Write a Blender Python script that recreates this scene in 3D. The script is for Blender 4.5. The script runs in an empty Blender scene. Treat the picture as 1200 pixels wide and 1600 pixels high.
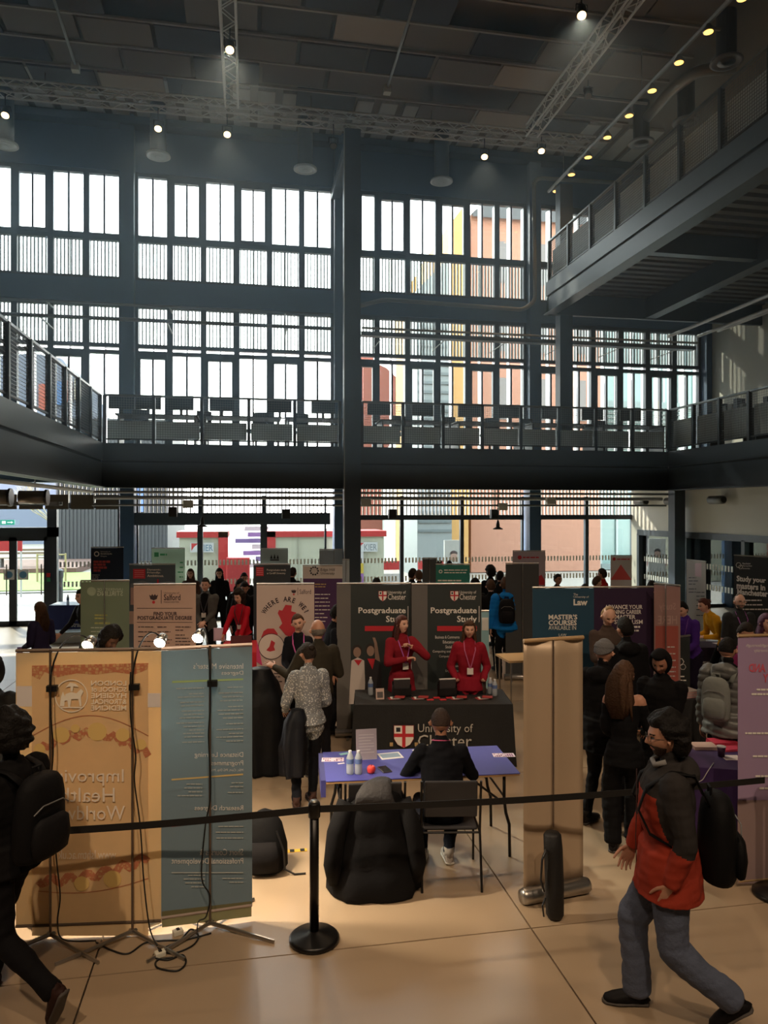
import bpy, bmesh, math, random
import numpy as np
from mathutils import Vector, Matrix, noise
R = random.Random(7)
D2R = math.pi/180
SC = bpy.context.scene
COL = SC.collection
# ------------------------------------------------------------------ camera
F = 1150.0; TH = 10.5*D2R; HZ = 797.0; CH = 3.0
ST, CT = math.sin(TH), math.cos(TH)
cam = bpy.data.cameras.new('camera'); camo = bpy.data.objects.new('camera', cam); COL.objects.link(camo)
camo.location = (0, 0, CH); camo.rotation_euler = (math.pi/2, 0, -TH)
cam.sensor_fit = 'VERTICAL'; cam.sensor_height = 36; cam.lens = F/1600*36
cam.shift_y = -(800-HZ)/1600
cam.clip_end = 400
SC.camera = camo
# ------------------------------------------------------------------ world, sun, exposure
SC.view_settings.view_transform = 'Standard'; SC.view_settings.look = 'None'
SC.view_settings.gamma = 1; SC.view_settings.use_curve_mapping = False
SC.view_settings.exposure = 0.5
W = bpy.data.worlds.new('sky'); SC.world = W; W.use_nodes = True
wn = W.node_tree.nodes; wl = W.node_tree.links
bg = wn['Background']; tc = wn.new('ShaderNodeTexCoord'); sp = wn.new('ShaderNodeSeparateXYZ')
cr = wn.new('ShaderNodeValToRGB'); wl.new(tc.outputs['Generated'], sp.inputs[0]); wl.new(sp.outputs['Z'], cr.inputs[0])
cr.color_ramp.elements[0].position = 0.0; cr.color_ramp.elements[0].color = (1.0, .97, .93, 1)
cr.color_ramp.elements[1].position = 0.6; cr.color_ramp.elements[1].color = (.78, .88, 1.0, 1)
wl.new(cr.outputs[0], bg.inputs[0]); bg.inputs[1].default_value = 8.0
sun = bpy.data.lights.new('sun', 'SUN'); sun.energy = 7.0; sun.angle = .03; sun.color = (1, .9, .76)
so = bpy.data.objects.new('sun', sun); COL.objects.link(so)
sd = Vector((.40, -.80, -.62)).normalized()
so.rotation_euler = sd.to_track_quat('-Z', 'Y').to_euler()
SC.cycles.max_bounces = 8; SC.cycles.transparent_max_bounces = 24
SC.cycles.sample_clamp_indirect = 4.0
SC.cycles.use_denoising = True
# large daylight openings are sampled through light portals
def portal(x, y, z, w, h, rot):
    l = bpy.data.lights.new('portal', 'AREA'); l.shape = 'RECTANGLE'; l.size = w; l.size_y = h
    l.cycles.is_portal = True
    o = bpy.data.objects.new('portal', l); COL.objects.link(o); o.location = (x, y, z); o.rotation_euler = rot
for z0, z1 in ((0, 3.4), (4.5, 8.5), (9.1, 12.0)):
    portal(0, 20.95, (z0+z1)/2, 28, z1-z0, (-math.pi/2, 0, 0))
def lin(c): return tuple(((v/255)/12.92 if v/255 <= .04045 else ((v/255+.055)/1.055)**2.4) for v in c)
def spot(x, y, z, tx, ty, tz, e, size=70, col=(255, 214, 160), rad=.05, blend=.5):
    l = bpy.data.lights.new('lamp_light', 'SPOT'); l.energy = e; l.spot_size = size*D2R; l.spot_blend = blend
    l.color = lin(col); l.shadow_soft_size = rad
    o = bpy.data.objects.new('lamp_light', l); COL.objects.link(o); o.location = (x, y, z)
    o.rotation_euler = (Vector((tx, ty, tz))-Vector((x, y, z))).to_track_quat('-Z', 'Y').to_euler()
    return o
# warm spots added out of view to brighten the foreground banners and floor
for (x, y, tx, ty, e) in ((-3.0, -2.4, -1.6, 5.2, 1500), (1.5, -2.4, 1.6, 6.5, 1100), (5.5, -2.0, 5.0, 8.0, 1000), (0.5, 8.5, 0.5, 8.0, 450)):
    spot(x, y, 10.8 if y < 0 else 12.3, tx, ty, .8 if y < 0 else 0, e*.85, 58, (255, 222, 186), .15, .9)
# ------------------------------------------------------------------ pixel -> place
def ray(px, py=HZ):
    k = (px-600)/F
    return Vector((ST+k*CT, CT-k*ST, (HZ-py)/F))
def G(px, t, z=0.0):
    r = ray(px); return Vector((r.x*t, r.y*t, z))
def PZ(px, py, z=0.0):
    r = ray(px, py); t = (z-CH)/r.z; return Vector((r.x*t, r.y*t, z))
def PY(px, py, Y):
    r = ray(px, py); t = Y/r.y; return Vector((r.x*t, Y, CH+r.z*t))
def PT(px, py, t):
    r = ray(px, py); return Vector((r.x*t, r.y*t, CH+r.z*t))
def XF(px, Y=20.5): return PY(px, HZ, Y).x
# ------------------------------------------------------------------ materials
MATS = {}
def mat(name, c, rough=.6, metal=0., bump=0., bs=20., var=0., vs=6., spec=.5, trans=0., emit=0., sheen=0.):
    if name in MATS: return MATS[name]
    m = bpy.data.materials.new(name); m.use_nodes = True; n = m.node_tree.nodes; l = m.node_tree.links
    p = n['Principled BSDF']; c4 = lin(c)+(1,)
    p.inputs['Base Color'].default_value = c4; p.inputs['Roughness'].default_value = rough
    p.inputs['Metallic'].default_value = metal; p.inputs['Specular IOR Level'].default_value = spec
    if emit:
        p.inputs['Emission Color'].default_value = c4; p.inputs['Emission Strength'].default_value = emit
    if sheen: p.inputs['Sheen Weight'].default_value = sheen
    if var or bump:
        co = n.new('ShaderNodeTexCoord')
    if var:
        nz = n.new('ShaderNodeTexNoise'); nz.inputs['Scale'].default_value = vs; nz.inputs['Detail'].default_value = 5
        l.new(co.outputs['Object'], nz.inputs['Vector'])
        mx = n.new('ShaderNodeMix'); mx.data_type = 'RGBA'; l.new(nz.outputs[0], mx.inputs[0])
        mx.inputs[6].default_value = tuple(v*(1-var) for v in c4[:3])+(1,); mx.inputs[7].default_value = tuple(min(1, v*(1+var)) for v in c4[:3])+(1,)
        l.new(mx.outputs[2], p.inputs['Base Color'])
    if bump:
        n2 = n.new('ShaderNodeTexNoise'); n2.inputs['Scale'].default_value = bs; n2.inputs['Detail'].default_value = 6
        l.new(co.outputs['Object'], n2.inputs['Vector'])
        b = n.new('ShaderNodeBump'); b.inputs['Strength'].default_value = bump; b.inputs['Distance'].default_value = .02
        l.new(n2.outputs[0], b.inputs['Height']); l.new(b.outputs[0], p.inputs['Normal'])
    if trans:
        t = n.new('ShaderNodeBsdfTranslucent'); t.inputs[0].default_value = c4
        if var: l.new(mx.outputs[2], t.inputs[0])
        ms = n.new('ShaderNodeMixShader'); ms.inputs[0].default_value = trans
        l.new(p.outputs[0], ms.inputs[1]); l.new(t.outputs[0], ms.inputs[2]); l.new(ms.outputs[0], n['Material Output'].inputs[0])
    MATS[name] = m; return m
def glassm(name, tint=(235, 240, 238), refl=.06):
    if name in MATS: return MATS[name]
    m = bpy.data.materials.new(name); m.use_nodes = True; n = m.node_tree.nodes; l = m.node_tree.links
    n.remove(n['Principled BSDF']); t = n.new('ShaderNodeBsdfTransparent'); t.inputs[0].default_value = lin(tint)+(1,)
    g = n.new('ShaderNodeBsdfGlossy'); g.inputs['Roughness'].default_value = .02
    fr = n.new('ShaderNodeFresnel'); fr.inputs[0].default_value = 1.45
    ad = n.new('ShaderNodeMath'); ad.operation = 'MULTIPLY'; ad.inputs[1].default_value = refl/.04*.6
    l.new(fr.outputs[0], ad.inputs[0]); ad.use_clamp = True
    ms = n.new('ShaderNodeMixShader'); l.new(ad.outputs[0], ms.inputs[0]); l.new(t.outputs[0], ms.inputs[1]); l.new(g.outputs[0], ms.inputs[2])
    l.new(ms.outputs[0], n['Material Output'].inputs[0]); MATS[name] = m; return m
GLASS = glassm('window_glass'); 
STEEL = mat('slate_steel', (62, 76, 90), .42, .0, var=.12, vs=2)
STEEL2 = mat('slate_steel_frame', (54, 64, 74), .4)
GALV = mat('galvanised', (160, 162, 160), .45, .35, var=.15)
WHITEP = mat('white_paint', (215, 212, 196), .55, var=.03, vs=1.2)
BLACK = mat('black_plastic', (16, 16, 18), .45)
TRUSSM = mat('truss_aluminium', (226, 224, 218), .5, .2)
CHROME = mat('brushed_aluminium', (176, 172, 166), .28, .9)
# ------------------------------------------------------------------ mesh builder
class MB:
    def __init__(s): s.v = []; s.f = []; s.mi = []; s.cur = 0
    def add(s, vs, fs):
        o = len(s.v); s.v.extend(tuple(v) for v in vs); s.f.extend(tuple(i+o for i in f) for f in fs); s.mi.extend([s.cur]*len(fs)); return s
    def box(s, a, b, M=None):
        x0, y0, z0 = a; x1, y1, z1 = b
        vs = [Vector(p) for p in ((x0,y0,z0),(x1,y0,z0),(x1,y1,z0),(x0,y1,z0),(x0,y0,z1),(x1,y0,z1),(x1,y1,z1),(x0,y1,z1))]
        if M is not None: vs = [M @ v for v in vs]
        return s.add(vs, ((0,3,2,1),(4,5,6,7),(0,1,5,4),(1,2,6,5),(2,3,7,6),(3,0,4,7)))
    def bevbox(s, a, b, r, M=None):          # box with chamfered vertical and top edges
        bm = bmesh.new(); bmesh.ops.create_cube(bm, size=1)
        for v in bm.verts: v.co = Vector([(a[i]+b[i])/2+v.co[i]*(b[i]-a[i]) for i in range(3)])
        bmesh.ops.bevel(bm, geom=bm.edges[:], offset=r, segments=2, affect='EDGES', profile=.5)
        bm.verts.index_update(); vs = [v.co.copy() for v in bm.verts]; fs = [[v.index for v in f.verts] for f in bm.faces]; bm.free()
        if M is not None: vs = [M @ v for v in vs]
        return s.add(vs, fs)
    def loft(s, pts, ra, rb=None, side=None, n=8, cap=True):
        pts = [Vector(p) for p in pts]; m = len(pts)
        if rb is None: rb = ra
        if not hasattr(ra, '__len__'): ra = [ra]*m
        if not hasattr(rb, '__len__'): rb = [rb]*m
        vs = []; prev = Vector(side) if side is not None else None
        for i, p in enumerate(pts):
            d = (pts[min(i+1, m-1)]-pts[max(i-1, 0)])
            if d.length < 1e-9: d = Vector((0, 0, 1))
            d.normalize()
            if prev is None:
                prev = Vector((1, 0, 0)) if abs(d.x) < .9 else Vector((0, 1, 0))
            a = (prev-d*prev.dot(d))
            if a.length < 1e-6: a = d.orthogonal()
            a.normalize(); prev = a if side is None else Vector(side); b = d.cross(a)
            for k in range(n):
                t = 2*math.pi*k/n; vs.append(p+a*(math.cos(t)*ra[i])+b*(math.sin(t)*rb[i]))
        fs = [(i*n+k, i*n+(k+1) % n, (i+1)*n+(k+1) % n, (i+1)*n+k) for i in range(m-1) for k in range(n)]
        if cap:
            fs.append(tuple(range(n-1, -1, -1))); fs.append(tuple((m-1)*n+k for k in range(n)))
        return s.add(vs, fs)
    def rod(s, p, q, r, n=6): return s.loft([p, q], r, n=n)
    def caps(s, p, q, r0, r1, n=10, side=None, e0=1, e1=1):
        p = Vector(p); q = Vector(q); d = (q-p); L = d.length; d = d/L if L > 1e-6 else Vector((0, 0, 1))
        P = [p-d*r0*.95*e0, p-d*r0*.6*e0, p, q, q+d*r1*.6*e1, q+d*r1*.95*e1]
        return s.loft(P, [r0*.25, r0*.8, r0, r1, r1*.8, r1*.25], n=n, side=side)
    def ball(s, c, r, n=10):
        c = Vector(c); rr = r if hasattr(r, '__len__') else (r, r, r)
        vs = [c+Vector((0, 0, -rr[2]))]; m = max(4, n//2+1)
        for i in range(1, m):
            a = -math.pi/2+math.pi*i/m
            for k in range(n):
                b = 2*math.pi*k/n; vs.append(c+Vector((rr[0]*math.cos(a)*math.cos(b), rr[1]*math.cos(a)*math.sin(b), rr[2]*math.sin(a))))
        vs.append(c+Vector((0, 0, rr[2]))); fs = [(0, 1+(k+1) % n, 1+k) for k in range(n)]
        for i in range(m-2):
            for k in range(n): fs.append((1+i*n+k, 1+i*n+(k+1) % n, 1+(i+1)*n+(k+1) % n, 1+(i+1)*n+k))
        o = 1+(m-2)*n; fs += [(o+k, o+(k+1) % n, len(vs)-1) for k in range(n)]
        return s.add(vs, fs)
    def lathe(s, prof, c=(0, 0, 0), n=20):
        c = Vector(c); vs = []; m = len(prof)
        for r, z in prof:
            for k in range(n): t = 2*math.pi*k/n; vs.append(c+Vector((r*math.cos(t), r*math.sin(t), z)))
        fs = [(i*n+k, i*n+(k+1) % n, (i+1)*n+(k+1) % n, (i+1)*n+k) for i in range(m-1) for k in range(n)]
        fs.append(tuple(range(n-1, -1, -1))); fs.append(tuple((m-1)*n+k for k in range(n)))
        return s.add(vs, fs)
    def mesh(s, name, mats, smooth=False):
        me = bpy.data.meshes.new(name); me.from_pydata([tuple(v) for v in s.v], [], s.f)
        for m in (mats if isinstance(mats, (list, tuple)) else [mats]): me.materials.append(m)
        if any(s.mi): me.polygons.foreach_set('material_index', s.mi)
        if smooth: me.polygons.foreach_set('use_smooth', [True]*len(me.polygons))
        me.update(); return me
    def build(s, name, mats, parent=None, smooth=False, loc=None):
        return link(name, s.mesh(name, mats, smooth), parent, loc)
def link(name, me, parent=None, loc=None, rotz=None, M=None):
    o = bpy.data.objects.new(name, me); COL.objects.link(o)
    if parent is not None: o.parent = parent
    if loc is not None: o.location = loc
    if rotz is not None: o.rotation_euler = (0, 0, rotz)
    if M is not None: o.matrix_local = M
    return o
def tag(o, label=None, cat=None, group=None, kind=None):
    if label: o['label'] = label
    if cat: o['category'] = cat
    if group: o['group'] = group
    if kind: o['kind'] = kind
    return o
def thing(name, label, cat, loc=(0, 0, 0), rotz=0, group=None):
    o = bpy.data.objects.new(name, None); COL.objects.link(o); o.location = loc; o.rotation_euler = (0, 0, rotz)
    o.empty_display_size = .1
    return tag(o, label, cat, group)
def struct(name, label=None, loc=(0, 0, 0)):
    o = bpy.data.objects.new(name, None); COL.objects.link(o); o.location = loc; o['kind'] = 'structure'
    if label: o['label'] = label
    return o
def sbox(name, a, b, m, label=None, parent=None):
    o = MB().box(a, b).build(name, m, parent)
    if parent is None:
        o['kind'] = 'structure'
        if label: o['label'] = label
    return o
def copytree(o, parent=None):
    c = o.copy(); COL.objects.link(c)
    if parent is not None: c.parent = parent
    for ch in list(o.children): copytree(ch, c)
    return c
ORD = ['first', 'second', 'third', 'fourth', 'fifth', 'sixth', 'seventh', 'eighth', 'ninth', 'tenth', 'eleventh', 'twelfth', 'thirteenth', 'fourteenth']
# evaluating text and modifiers in a small scratch scene keeps the script quick
TMP = bpy.data.scenes.new('scratch')
def baked(o):
    TMP.collection.objects.link(o); vl = TMP.view_layers[0]; vl.update(); dg = vl.depsgraph
    me = bpy.data.meshes.new_from_object(o.evaluated_get(dg), depsgraph=dg); bpy.data.objects.remove(o); return me
# text meshes
_tc = {}
def textmesh(s, bold=0.):
    k = (s, bold)
    if k in _tc: return _tc[k]
    cu = bpy.data.curves.new('t', 'FONT'); cu.body = s; cu.resolution_u = 2; cu.offset = bold; cu.fill_mode = 'BOTH'
    o = bpy.data.objects.new('t', cu); me = baked(o)
    vs = np.array([v.co[:2] for v in me.vertices]); fs = [tuple(p.vertices) for p in me.polygons]
    bpy.data.curves.remove(cu); bpy.data.meshes.remove(me)
    mn = vs.min(0); mx = vs.max(0); vs = (vs-mn)/(mx-mn); asp = (mx-mn)[0]/(mx-mn)[1]
    _tc[k] = (vs, fs, asp); return _tc[k]
class Plane:
    """a printed face: maps photograph positions onto the plane of a standing object (local x, z at local y = off)"""
    def __init__(s, root, p0, u, off=-.004):
        s.root = root; s.p0 = Vector(p0); s.u = Vector(u).normalized(); s.off = off; s.n = Vector((s.u.y, -s.u.x, 0)); s.k = 0
    def at(s, px, py):
        r = ray(px, py); o = Vector((0, 0, CH)); p0 = s.p0-s.n*s.off
        t = (p0-o).dot(s.n)/r.dot(s.n); q = o+r*t
        return ((q-s.p0).dot(s.u), q.z-s.p0.z)
    def _y(s): s.k += 1; return s.off-.0004*(s.k % 60)
    def poly(s, name, pts, m, lab=None):
        P = [s.at(*p) for p in pts]; y = s._y()
        me = bpy.data.meshes.new(name); me.from_pydata([(a, y, b) for a, b in P], [], [tuple(range(len(P)))]); me.materials.append(m); me.update()
        return link(name, me, s.root)
    def rect(s, name, x0, y0, x1, y1, m):
        return s.poly(name, [(x0, y1), (x1, y1), (x1, y0), (x0, y0)], m)
    def text(s, st, x0, y0, x1, y1, m, mirror=False, bold=.015, y0b=None, y1b=None, name='lettering'):
        vs, fs, a = textmesh(st, bold); y = s._y(); V = []
        if y0b is None: y0b = y0
        if y1b is None: y1b = y1
        a0 = s.at(x0, y1); a1 = s.at(x1, y1b); b0 = s.at(x0, y0); b1 = s.at(x1, y0b)
        for u, v in vs:
            if mirror: u = 1-u
            p = [(a0[i]*(1-u)+a1[i]*u)*(1-v)+(b0[i]*(1-u)+b1[i]*u)*v for i in (0, 1)]
            V.append((p[0], y, p[1]))
        me = bpy.data.meshes.new(name); me.from_pydata(V, [], fs); me.materials.append(m); me.update()
        return link(name, me, s.root)
    def disc(s, name, cx, cy, r, m, n=28, r0=0, ry=None):
        ry = ry or r
        if not r0: return s.poly(name, [(cx+r*math.cos(2*math.pi*k/n), cy+ry*math.sin(2*math.pi*k/n)) for k in range(n)], m)
        y = s._y(); V = []
        for rr, sc in ((r, 1), (r0, 1)):
            for k in range(n):
                a, b = s.at(cx+rr*math.cos(2*math.pi*k/n), cy+rr*ry/r*math.sin(2*math.pi*k/n)); V.append((a, y, b))
        me = bpy.data.meshes.new(name); me.from_pydata(V, [], [(k, (k+1) % n, n+(k+1) % n, n+k) for k in range(n)]); me.materials.append(m); me.update()
        return link(name, me, s.root)
    def lines(s, name, rows, m, slope=0):      # small print too fine to read: ruled bars, one joined print
        y = s._y(); V = []; Fc = []
        for (x0, yy, x1, h) in rows:
            # break the line into word-sized dashes
            x = x0; rr = random.Random(int(x0*7+yy*13))
            while x < x1-1:
                w = min(x1-x, rr.uniform(3, 9)); o = len(V)
                for (a, b) in ((x, yy+h), (x+w, yy+h), (x+w, yy), (x, yy)):
                    q = s.at(a, b+slope*(a-x0)); V.append((q[0], y, q[1]))
                Fc.append((o, o+1, o+2, o+3)); x += w+1.0
        me = bpy.data.meshes.new(name); me.from_pydata(V, [], Fc); me.materials.append(m); me.update()
        return tag(link(name, me, s.root), kind='stuff')
# ================================================================== THE HALL
FLOORM = mat('polished_screed', (160, 140, 116), .30, bump=.02, bs=60, var=.10, vs=.9, spec=.45)
CONC = mat('concrete_dark', (84, 82, 78), .8, var=.1)
fl = sbox('floor', (-14, -4, -.30), (17.5, 20.6, -.02), mat('joint_dark', (60, 50, 42), .9), 'polished tan screed floor of the hall in large slabs')
xs = [-14, -10, -7, -4, -1, 2, 5, 8, 11, 14, 17.5]; ys = [-4, -1, 2, 5, 8, 11, 14, 17, 20.6]
for i in range(len(xs)-1):
    for j in range(len(ys)-1):
        MB().box((xs[i]+.006, ys[j]+.006, -.06), (xs[i+1]-.006, ys[j+1]-.006, 0)).build('floor_slab', FLOORM, fl)
Y0 = 20.5
# outer shell
sbox('wall_left', (-14.2, -4, 0), (-14, 20.7, 13.4), mat('left_wall_paint', (92, 90, 86), .7), 'dark painted side wall beyond the left gallery')
sbox('wall_back', (-14.2, -4.2, 0), (17.7, -4, 13.4), mat('back_wall_paint', (120, 112, 100), .7), 'wall behind the viewpoint')
sbox('wall_right', (13.9, -4, 4.5), (14.1, 20.4, 13.4), WHITEP, 'cream upper side wall behind the right galleries')
sbox('wall_right_outer', (17.5, -4, 0), (17.7, 20.7, 4.4), WHITEP, 'far wall of the side room behind the white wall')
# ceiling: corrugated deck, light
CEILM = mat('deck_soffit', (196, 192, 182), .6, var=.05, vs=2)
ce = sbox('ceiling', (-14, -4, 13.42), (14.1, 20.7, 13.6), mat('deck_soffit_dark', (142, 130, 114), .7), 'profiled ceiling deck with hung acoustic boards')
mb = MB()
x = -14
while x < 14:
    mb.box((x, 18.4, 13.34), (x+.42, 20.7, 13.42)); x += .62
tag(mb.build('deck_rib', CEILM, ce), kind='stuff')
PAN = [mat('acoustic_grey_%d' % i, c, .85, bump=.1, bs=60) for i, c in enumerate(((86, 80, 76), (124, 113, 102), (176, 160, 142), (70, 68, 72)))]
pm = {}
LP = 1.42
for r in range(16):
    y = 18.3-r*.94; off = (r % 2)*.62 + R.uniform(-.1, .1)
    for c in range(13):
        xx = -10.8+off+c*1.5
        if xx+LP > 9.6 or R.random() < .10: continue
        if 4.6 < xx < 6.0 and r % 3 == 1: continue
        k = R.choice((0, 0, 1, 1, 2, 3)); kk = (k,)
        if kk not in pm:
            b = MB(); b.bevbox((0, 0, 0), (LP, .80, .05), .006); b.box((0, -.02, -.02), (LP, 0, .03)); pm[kk] = b.mesh('acoustic_panel', PAN[k])
        link('acoustic_panel', pm[kk], ce, (xx, y-.8, 12.92+R.uniform(-.05, .05)))
for r in range(16):
    MB().box((-13.5, 18.36-r*.94, 12.90), (9.6, 18.41-r*.94, 12.95)).build('panel_rail', mat('panel_rail_warm', (168, 158, 144), .5), ce)
# ---------------------------------------------------------------- facade
COLX = [-14.3, -8.795, -3.115, 2.535, 8.215, 13.895]
FACE = mat('facade_cladding_dark', (60, 88, 118), .5, var=.06, vs=1.5)
fw = struct('wall_front', 'dark steel facade wall framing the tall windows')
for a, b in ((8.5, 9.12), (12.0, 13.42)):
    MB().box((-14.3, Y0-.05, a), (14.1, Y0+.25, b)).build('facade_beam', FACE, fw)
MB().box((-14.3, Y0-.15, 3.72), (17.6, Y0+.25, 4.5)).build('facade_beam', FACE, fw)
for x in COLX:
    b = MB(); b.box((x-.175, Y0-.30, 0), (x+.175, Y0+.2, 13.4)); b.build('facade_column', FACE, fw)
FINW = mat('white_fin', (222, 224, 222), .45)
def winbay(n, xa, xb, z0, z1, zl0, zl1, extra=None):
    """one bay of windows with the louvre strip over or under it"""
    w = struct('window_%d' % n); m = 6; p = (xb-xa)/m
    lo, hi = min(z0, zl0), max(z1, zl1)
    pane = MB().box((0, 0, 0), (p/2-.10, .012, z1-z0)).mesh('pane', GLASS)
    post = MB().box((-.075, -.06, 0), (.075, .10, hi-lo)).mesh('post', STEEL2)
    mul = MB().box((-.025, -.03, 0), (.025, .07, z1-z0)).mesh('mullion', STEEL2)
    fin = MB().box((-.012, .12, 0), (.012, .34, hi-lo)).mesh('outer_fin', FINW)
    for i in range(m+1):
        link('post', post, w, (xa+i*p, Y0+.05, lo))
        link('outer_fin', fin, w, (xa+i*p, Y0+.05, lo))
    for i in range(m):
        link('mullion', mul, w, (xa+(i+.5)*p, Y0+.05, z0)); link('outer_fin', fin, w, (xa+(i+.5)*p, Y0+.05, lo))
        for h in (0, 1): link('pane', pane, w, (xa+(i+.5*h)*p+.06, Y0+.08, z0))
    for z in (z0, z1, zl0, zl1):
        if z in (lo, hi) or True: MB().box((xa, Y0, z-.05), (xb, Y0+.14, z+.05)).build('rail', STEEL2, w)
    b = MB(); x = xa+.05
    while x < xb:
        b.box((x, Y0+.16, zl0), (x+.03, Y0+.24, zl1)); x += .0925
    tag(b.build('louvre_fin', mat('louvre_grey', (104, 112, 116), .5), w), kind='stuff')
    MB().box((xa, Y0+.10, zl0), (xb, Y0+.11, zl1)).build('pane', GLASS, w)
    if extra:
        for i in extra:      # opening lights: heavier inner frame
            c = xa+i*p; b = MB()
            b.box((c+.06, Y0-.02, z0), (c+.13, Y0+.12, z1)); b.box((c+p-.13, Y0-.02, z0), (c+p-.06, Y0+.12, z1))
            b.box((c+.06, Y0-.02, z1-.16), (c+p-.06, Y0+.12, z1-.03)); b.box((c+.06, Y0-.02, z0), (c+p-.06, Y0+.12, z0+.09))
            b.build('sash', STEEL2, w)
wi = 1
for i in range(5):
    xa, xb = COLX[i]+.175, COLX[i+1]-.175
    winbay(wi, xa, xb, 10.28, 11.95, 9.15, 10.2, extra=(1, 3)); wi += 1
    winbay(wi, xa, xb, 4.6, 7.2, 7.38, 8.45, extra=(0, 2, 4)); wi += 1
# ground floor glazing: big panes
GX = [XF(p) for p in (-330, -220, -120, 86)] 
def gpane(n, xa, xb, zt, dots=True, label=None):
    w = struct('window_%d' % n)
    MB().box((xa+.03, Y0+.04, .1), (xb-.03, Y0+.055, zt)).build('pane', GLASS, w)
    b = MB(); b.box((xa, Y0-.02, 0), (xa+.05, Y0+.12, 3.4)); b.box((xb-.05, Y0-.02, 0), (xb, Y0+.12, 3.4)); b.box((xa, Y0-.02, 0), (xb, Y0+.12, .1)); b.build('frame', STEEL2, w)
    MB().box((xa, Y0-.04, zt), (xb, Y0+.14, zt+.14)).build('transom', STEEL2, w)
    if dots:
        b = MB(); x = xa+.1
        while x < xb-.1:
            for z in (.98, 1.50): b.box((x, Y0+.036, z), (x+.05, Y0+.040, z+.14))
            x += .10
        tag(b.build('manifestation_dot', mat('frosted_dot', (236, 238, 232), .6), w), kind='stuff')
    b = MB(); x = xa+.05
    while x < xb-.05:
        b.box((x, Y0+.16, zt+.14), (x+.03, Y0+.22, 3.72)); x += .11
    tag(b.build('louvre_fin', mat('louvre_cream', (200, 196, 176), .5), w), kind='stuff')
n = wi
edges = [(-20, 3), (86, 187)]
for a, b in (((86, 187)), (213, 313), (313, 412), (412, 510), (541, 628), (628, 722), (722, 818), (836, 917), (917, 990)):
    gpane(n, XF(a), XF(b), 2.72 if a > 530 else (2.62 if a > 200 else 3.05)); n += 1
# side room glazing right of the white wall
for a, b in ((12.0, 14.6), (14.6, 17.4)):
    gpane(n, a, b, 2.72); n += 1
MB().box((XF(207), Y0-.22, 2.60), (XF(515), Y0+.05, 2.93)).build('door_head_beam', STEEL, fw)
MB().box((XF(313)-.07, Y0-.15, 0), (XF(313)+.07, Y0+.1, 2.6)).build('glazing_post', STEEL2, fw)
MB().box((XF(412)-.09, Y0-.15, 0), (XF(412)+.09, Y0+.1, 2.6)).build('glazing_post', STEEL2, fw)
# entrance doors at the left
dx = [XF(-150), XF(-72), XF(25), XF(75)]
dr = struct('door_1', 'glazed double entrance doors with dark frames at the far left')
b = MB()
for x0, x1 in ((XF(-170), XF(-155)), (XF(75), XF(90))): b.box((x0, Y0-.1, 0), (x1, Y0+.12, 3.4))
b.box((XF(-170), Y0-.1, 2.30), (XF(90), Y0+.12, 2.55)); b.build('door_frame', STEEL2, dr)
for (xa, xb) in ((XF(-155), XF(-68)), (XF(-68), XF(21)), (XF(21), XF(75))):
    b = MB(); b.box((xa, Y0-.05, 0), (xa+.09, Y0+.03, 2.3)); b.box((xb-.09, Y0-.05, 0), (xb, Y0+.03, 2.3)); b.box((xa, Y0-.05, 2.2), (xb, Y0+.03, 2.3)); b.box((xa, Y0-.05, 0), (xb, Y0+.03, .13))
    lf = b.build('door_leaf', STEEL2, dr)
    MB().box((xa+.09, Y0-.02, .13), (xb-.09, Y0-.005, 2.2)).build('pane', GLASS, lf)
    MB().rod((xb-.14, Y0-.09, .8), (xb-.14, Y0-.09, 1.6), .015).build('pull_handle', CHROME, lf)
MB().box((XF(-170), Y0+.02, 2.55), (XF(90), Y0+.035, 3.05)).build('pane', GLASS, dr)
b = MB()
for i in range(9): b.box((XF(-170)+i*.62, Y0-.35, 3.02), (XF(-170)+i*.62+.56, Y0-.30, 3.40))
b.build('soffit_board', mat('soffit_board', (88, 84, 74), .7), dr)
# exit sign
es = thing('exit_sign', 'small green running-man exit sign above the left entrance doors', 'sign', (XF(15), Y0-.16, 2.62))
MB().box((-.17, -.02, 0), (.17, .02, .13)).build('housing', mat('sign_green', (70, 190, 165), .4, emit=.5), es)
b = MB(); wv = mat('sign_white', (240, 250, 245), .4, emit=.8)
b.box((-.13, -.024, .03), (-.04, -.021, .10)); b.loft([(-.0, -.023, .065), (.10, -.023, .065)], .01, n=4); b.add([(.09, -.023, .035), (.14, -.023, .065), (.09, -.023, .095)], [(0, 1, 2)])
b.build('pictogram', wv, es)
for px in (14, 36):
    s_ = thing('door_sticker', 'round pale blue sticker on the entrance door glass, %s one' % ('left' if px < 20 else 'right'), 'sticker', PY(px, 898, Y0-.07))
    b = MB(); b.box((-.13, 0, -.13), (.13, .004, .13)); b.build('backing', mat('sticker_white', (225, 232, 235), .5), s_)
    bb = MB(); bb.loft([(0, -.004, 0), (0, 0, 0)], .09, n=20); bb.build('disc', mat('sticker_blue', (90, 150, 190), .5), s_)
cp = thing('call_point', 'red and green door release boxes on the dark door post', 'switch', PY(76, 905, Y0-.14))
MB().box((-.045, -.03, .06), (.045, 0, .16)).build('red_box', mat('sig_red', (200, 40, 40), .4), cp)
MB().box((-.04, -.03, -.06), (.04, 0, .04)).build('green_box', mat('sig_green', (40, 150, 90), .4), cp)
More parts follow.
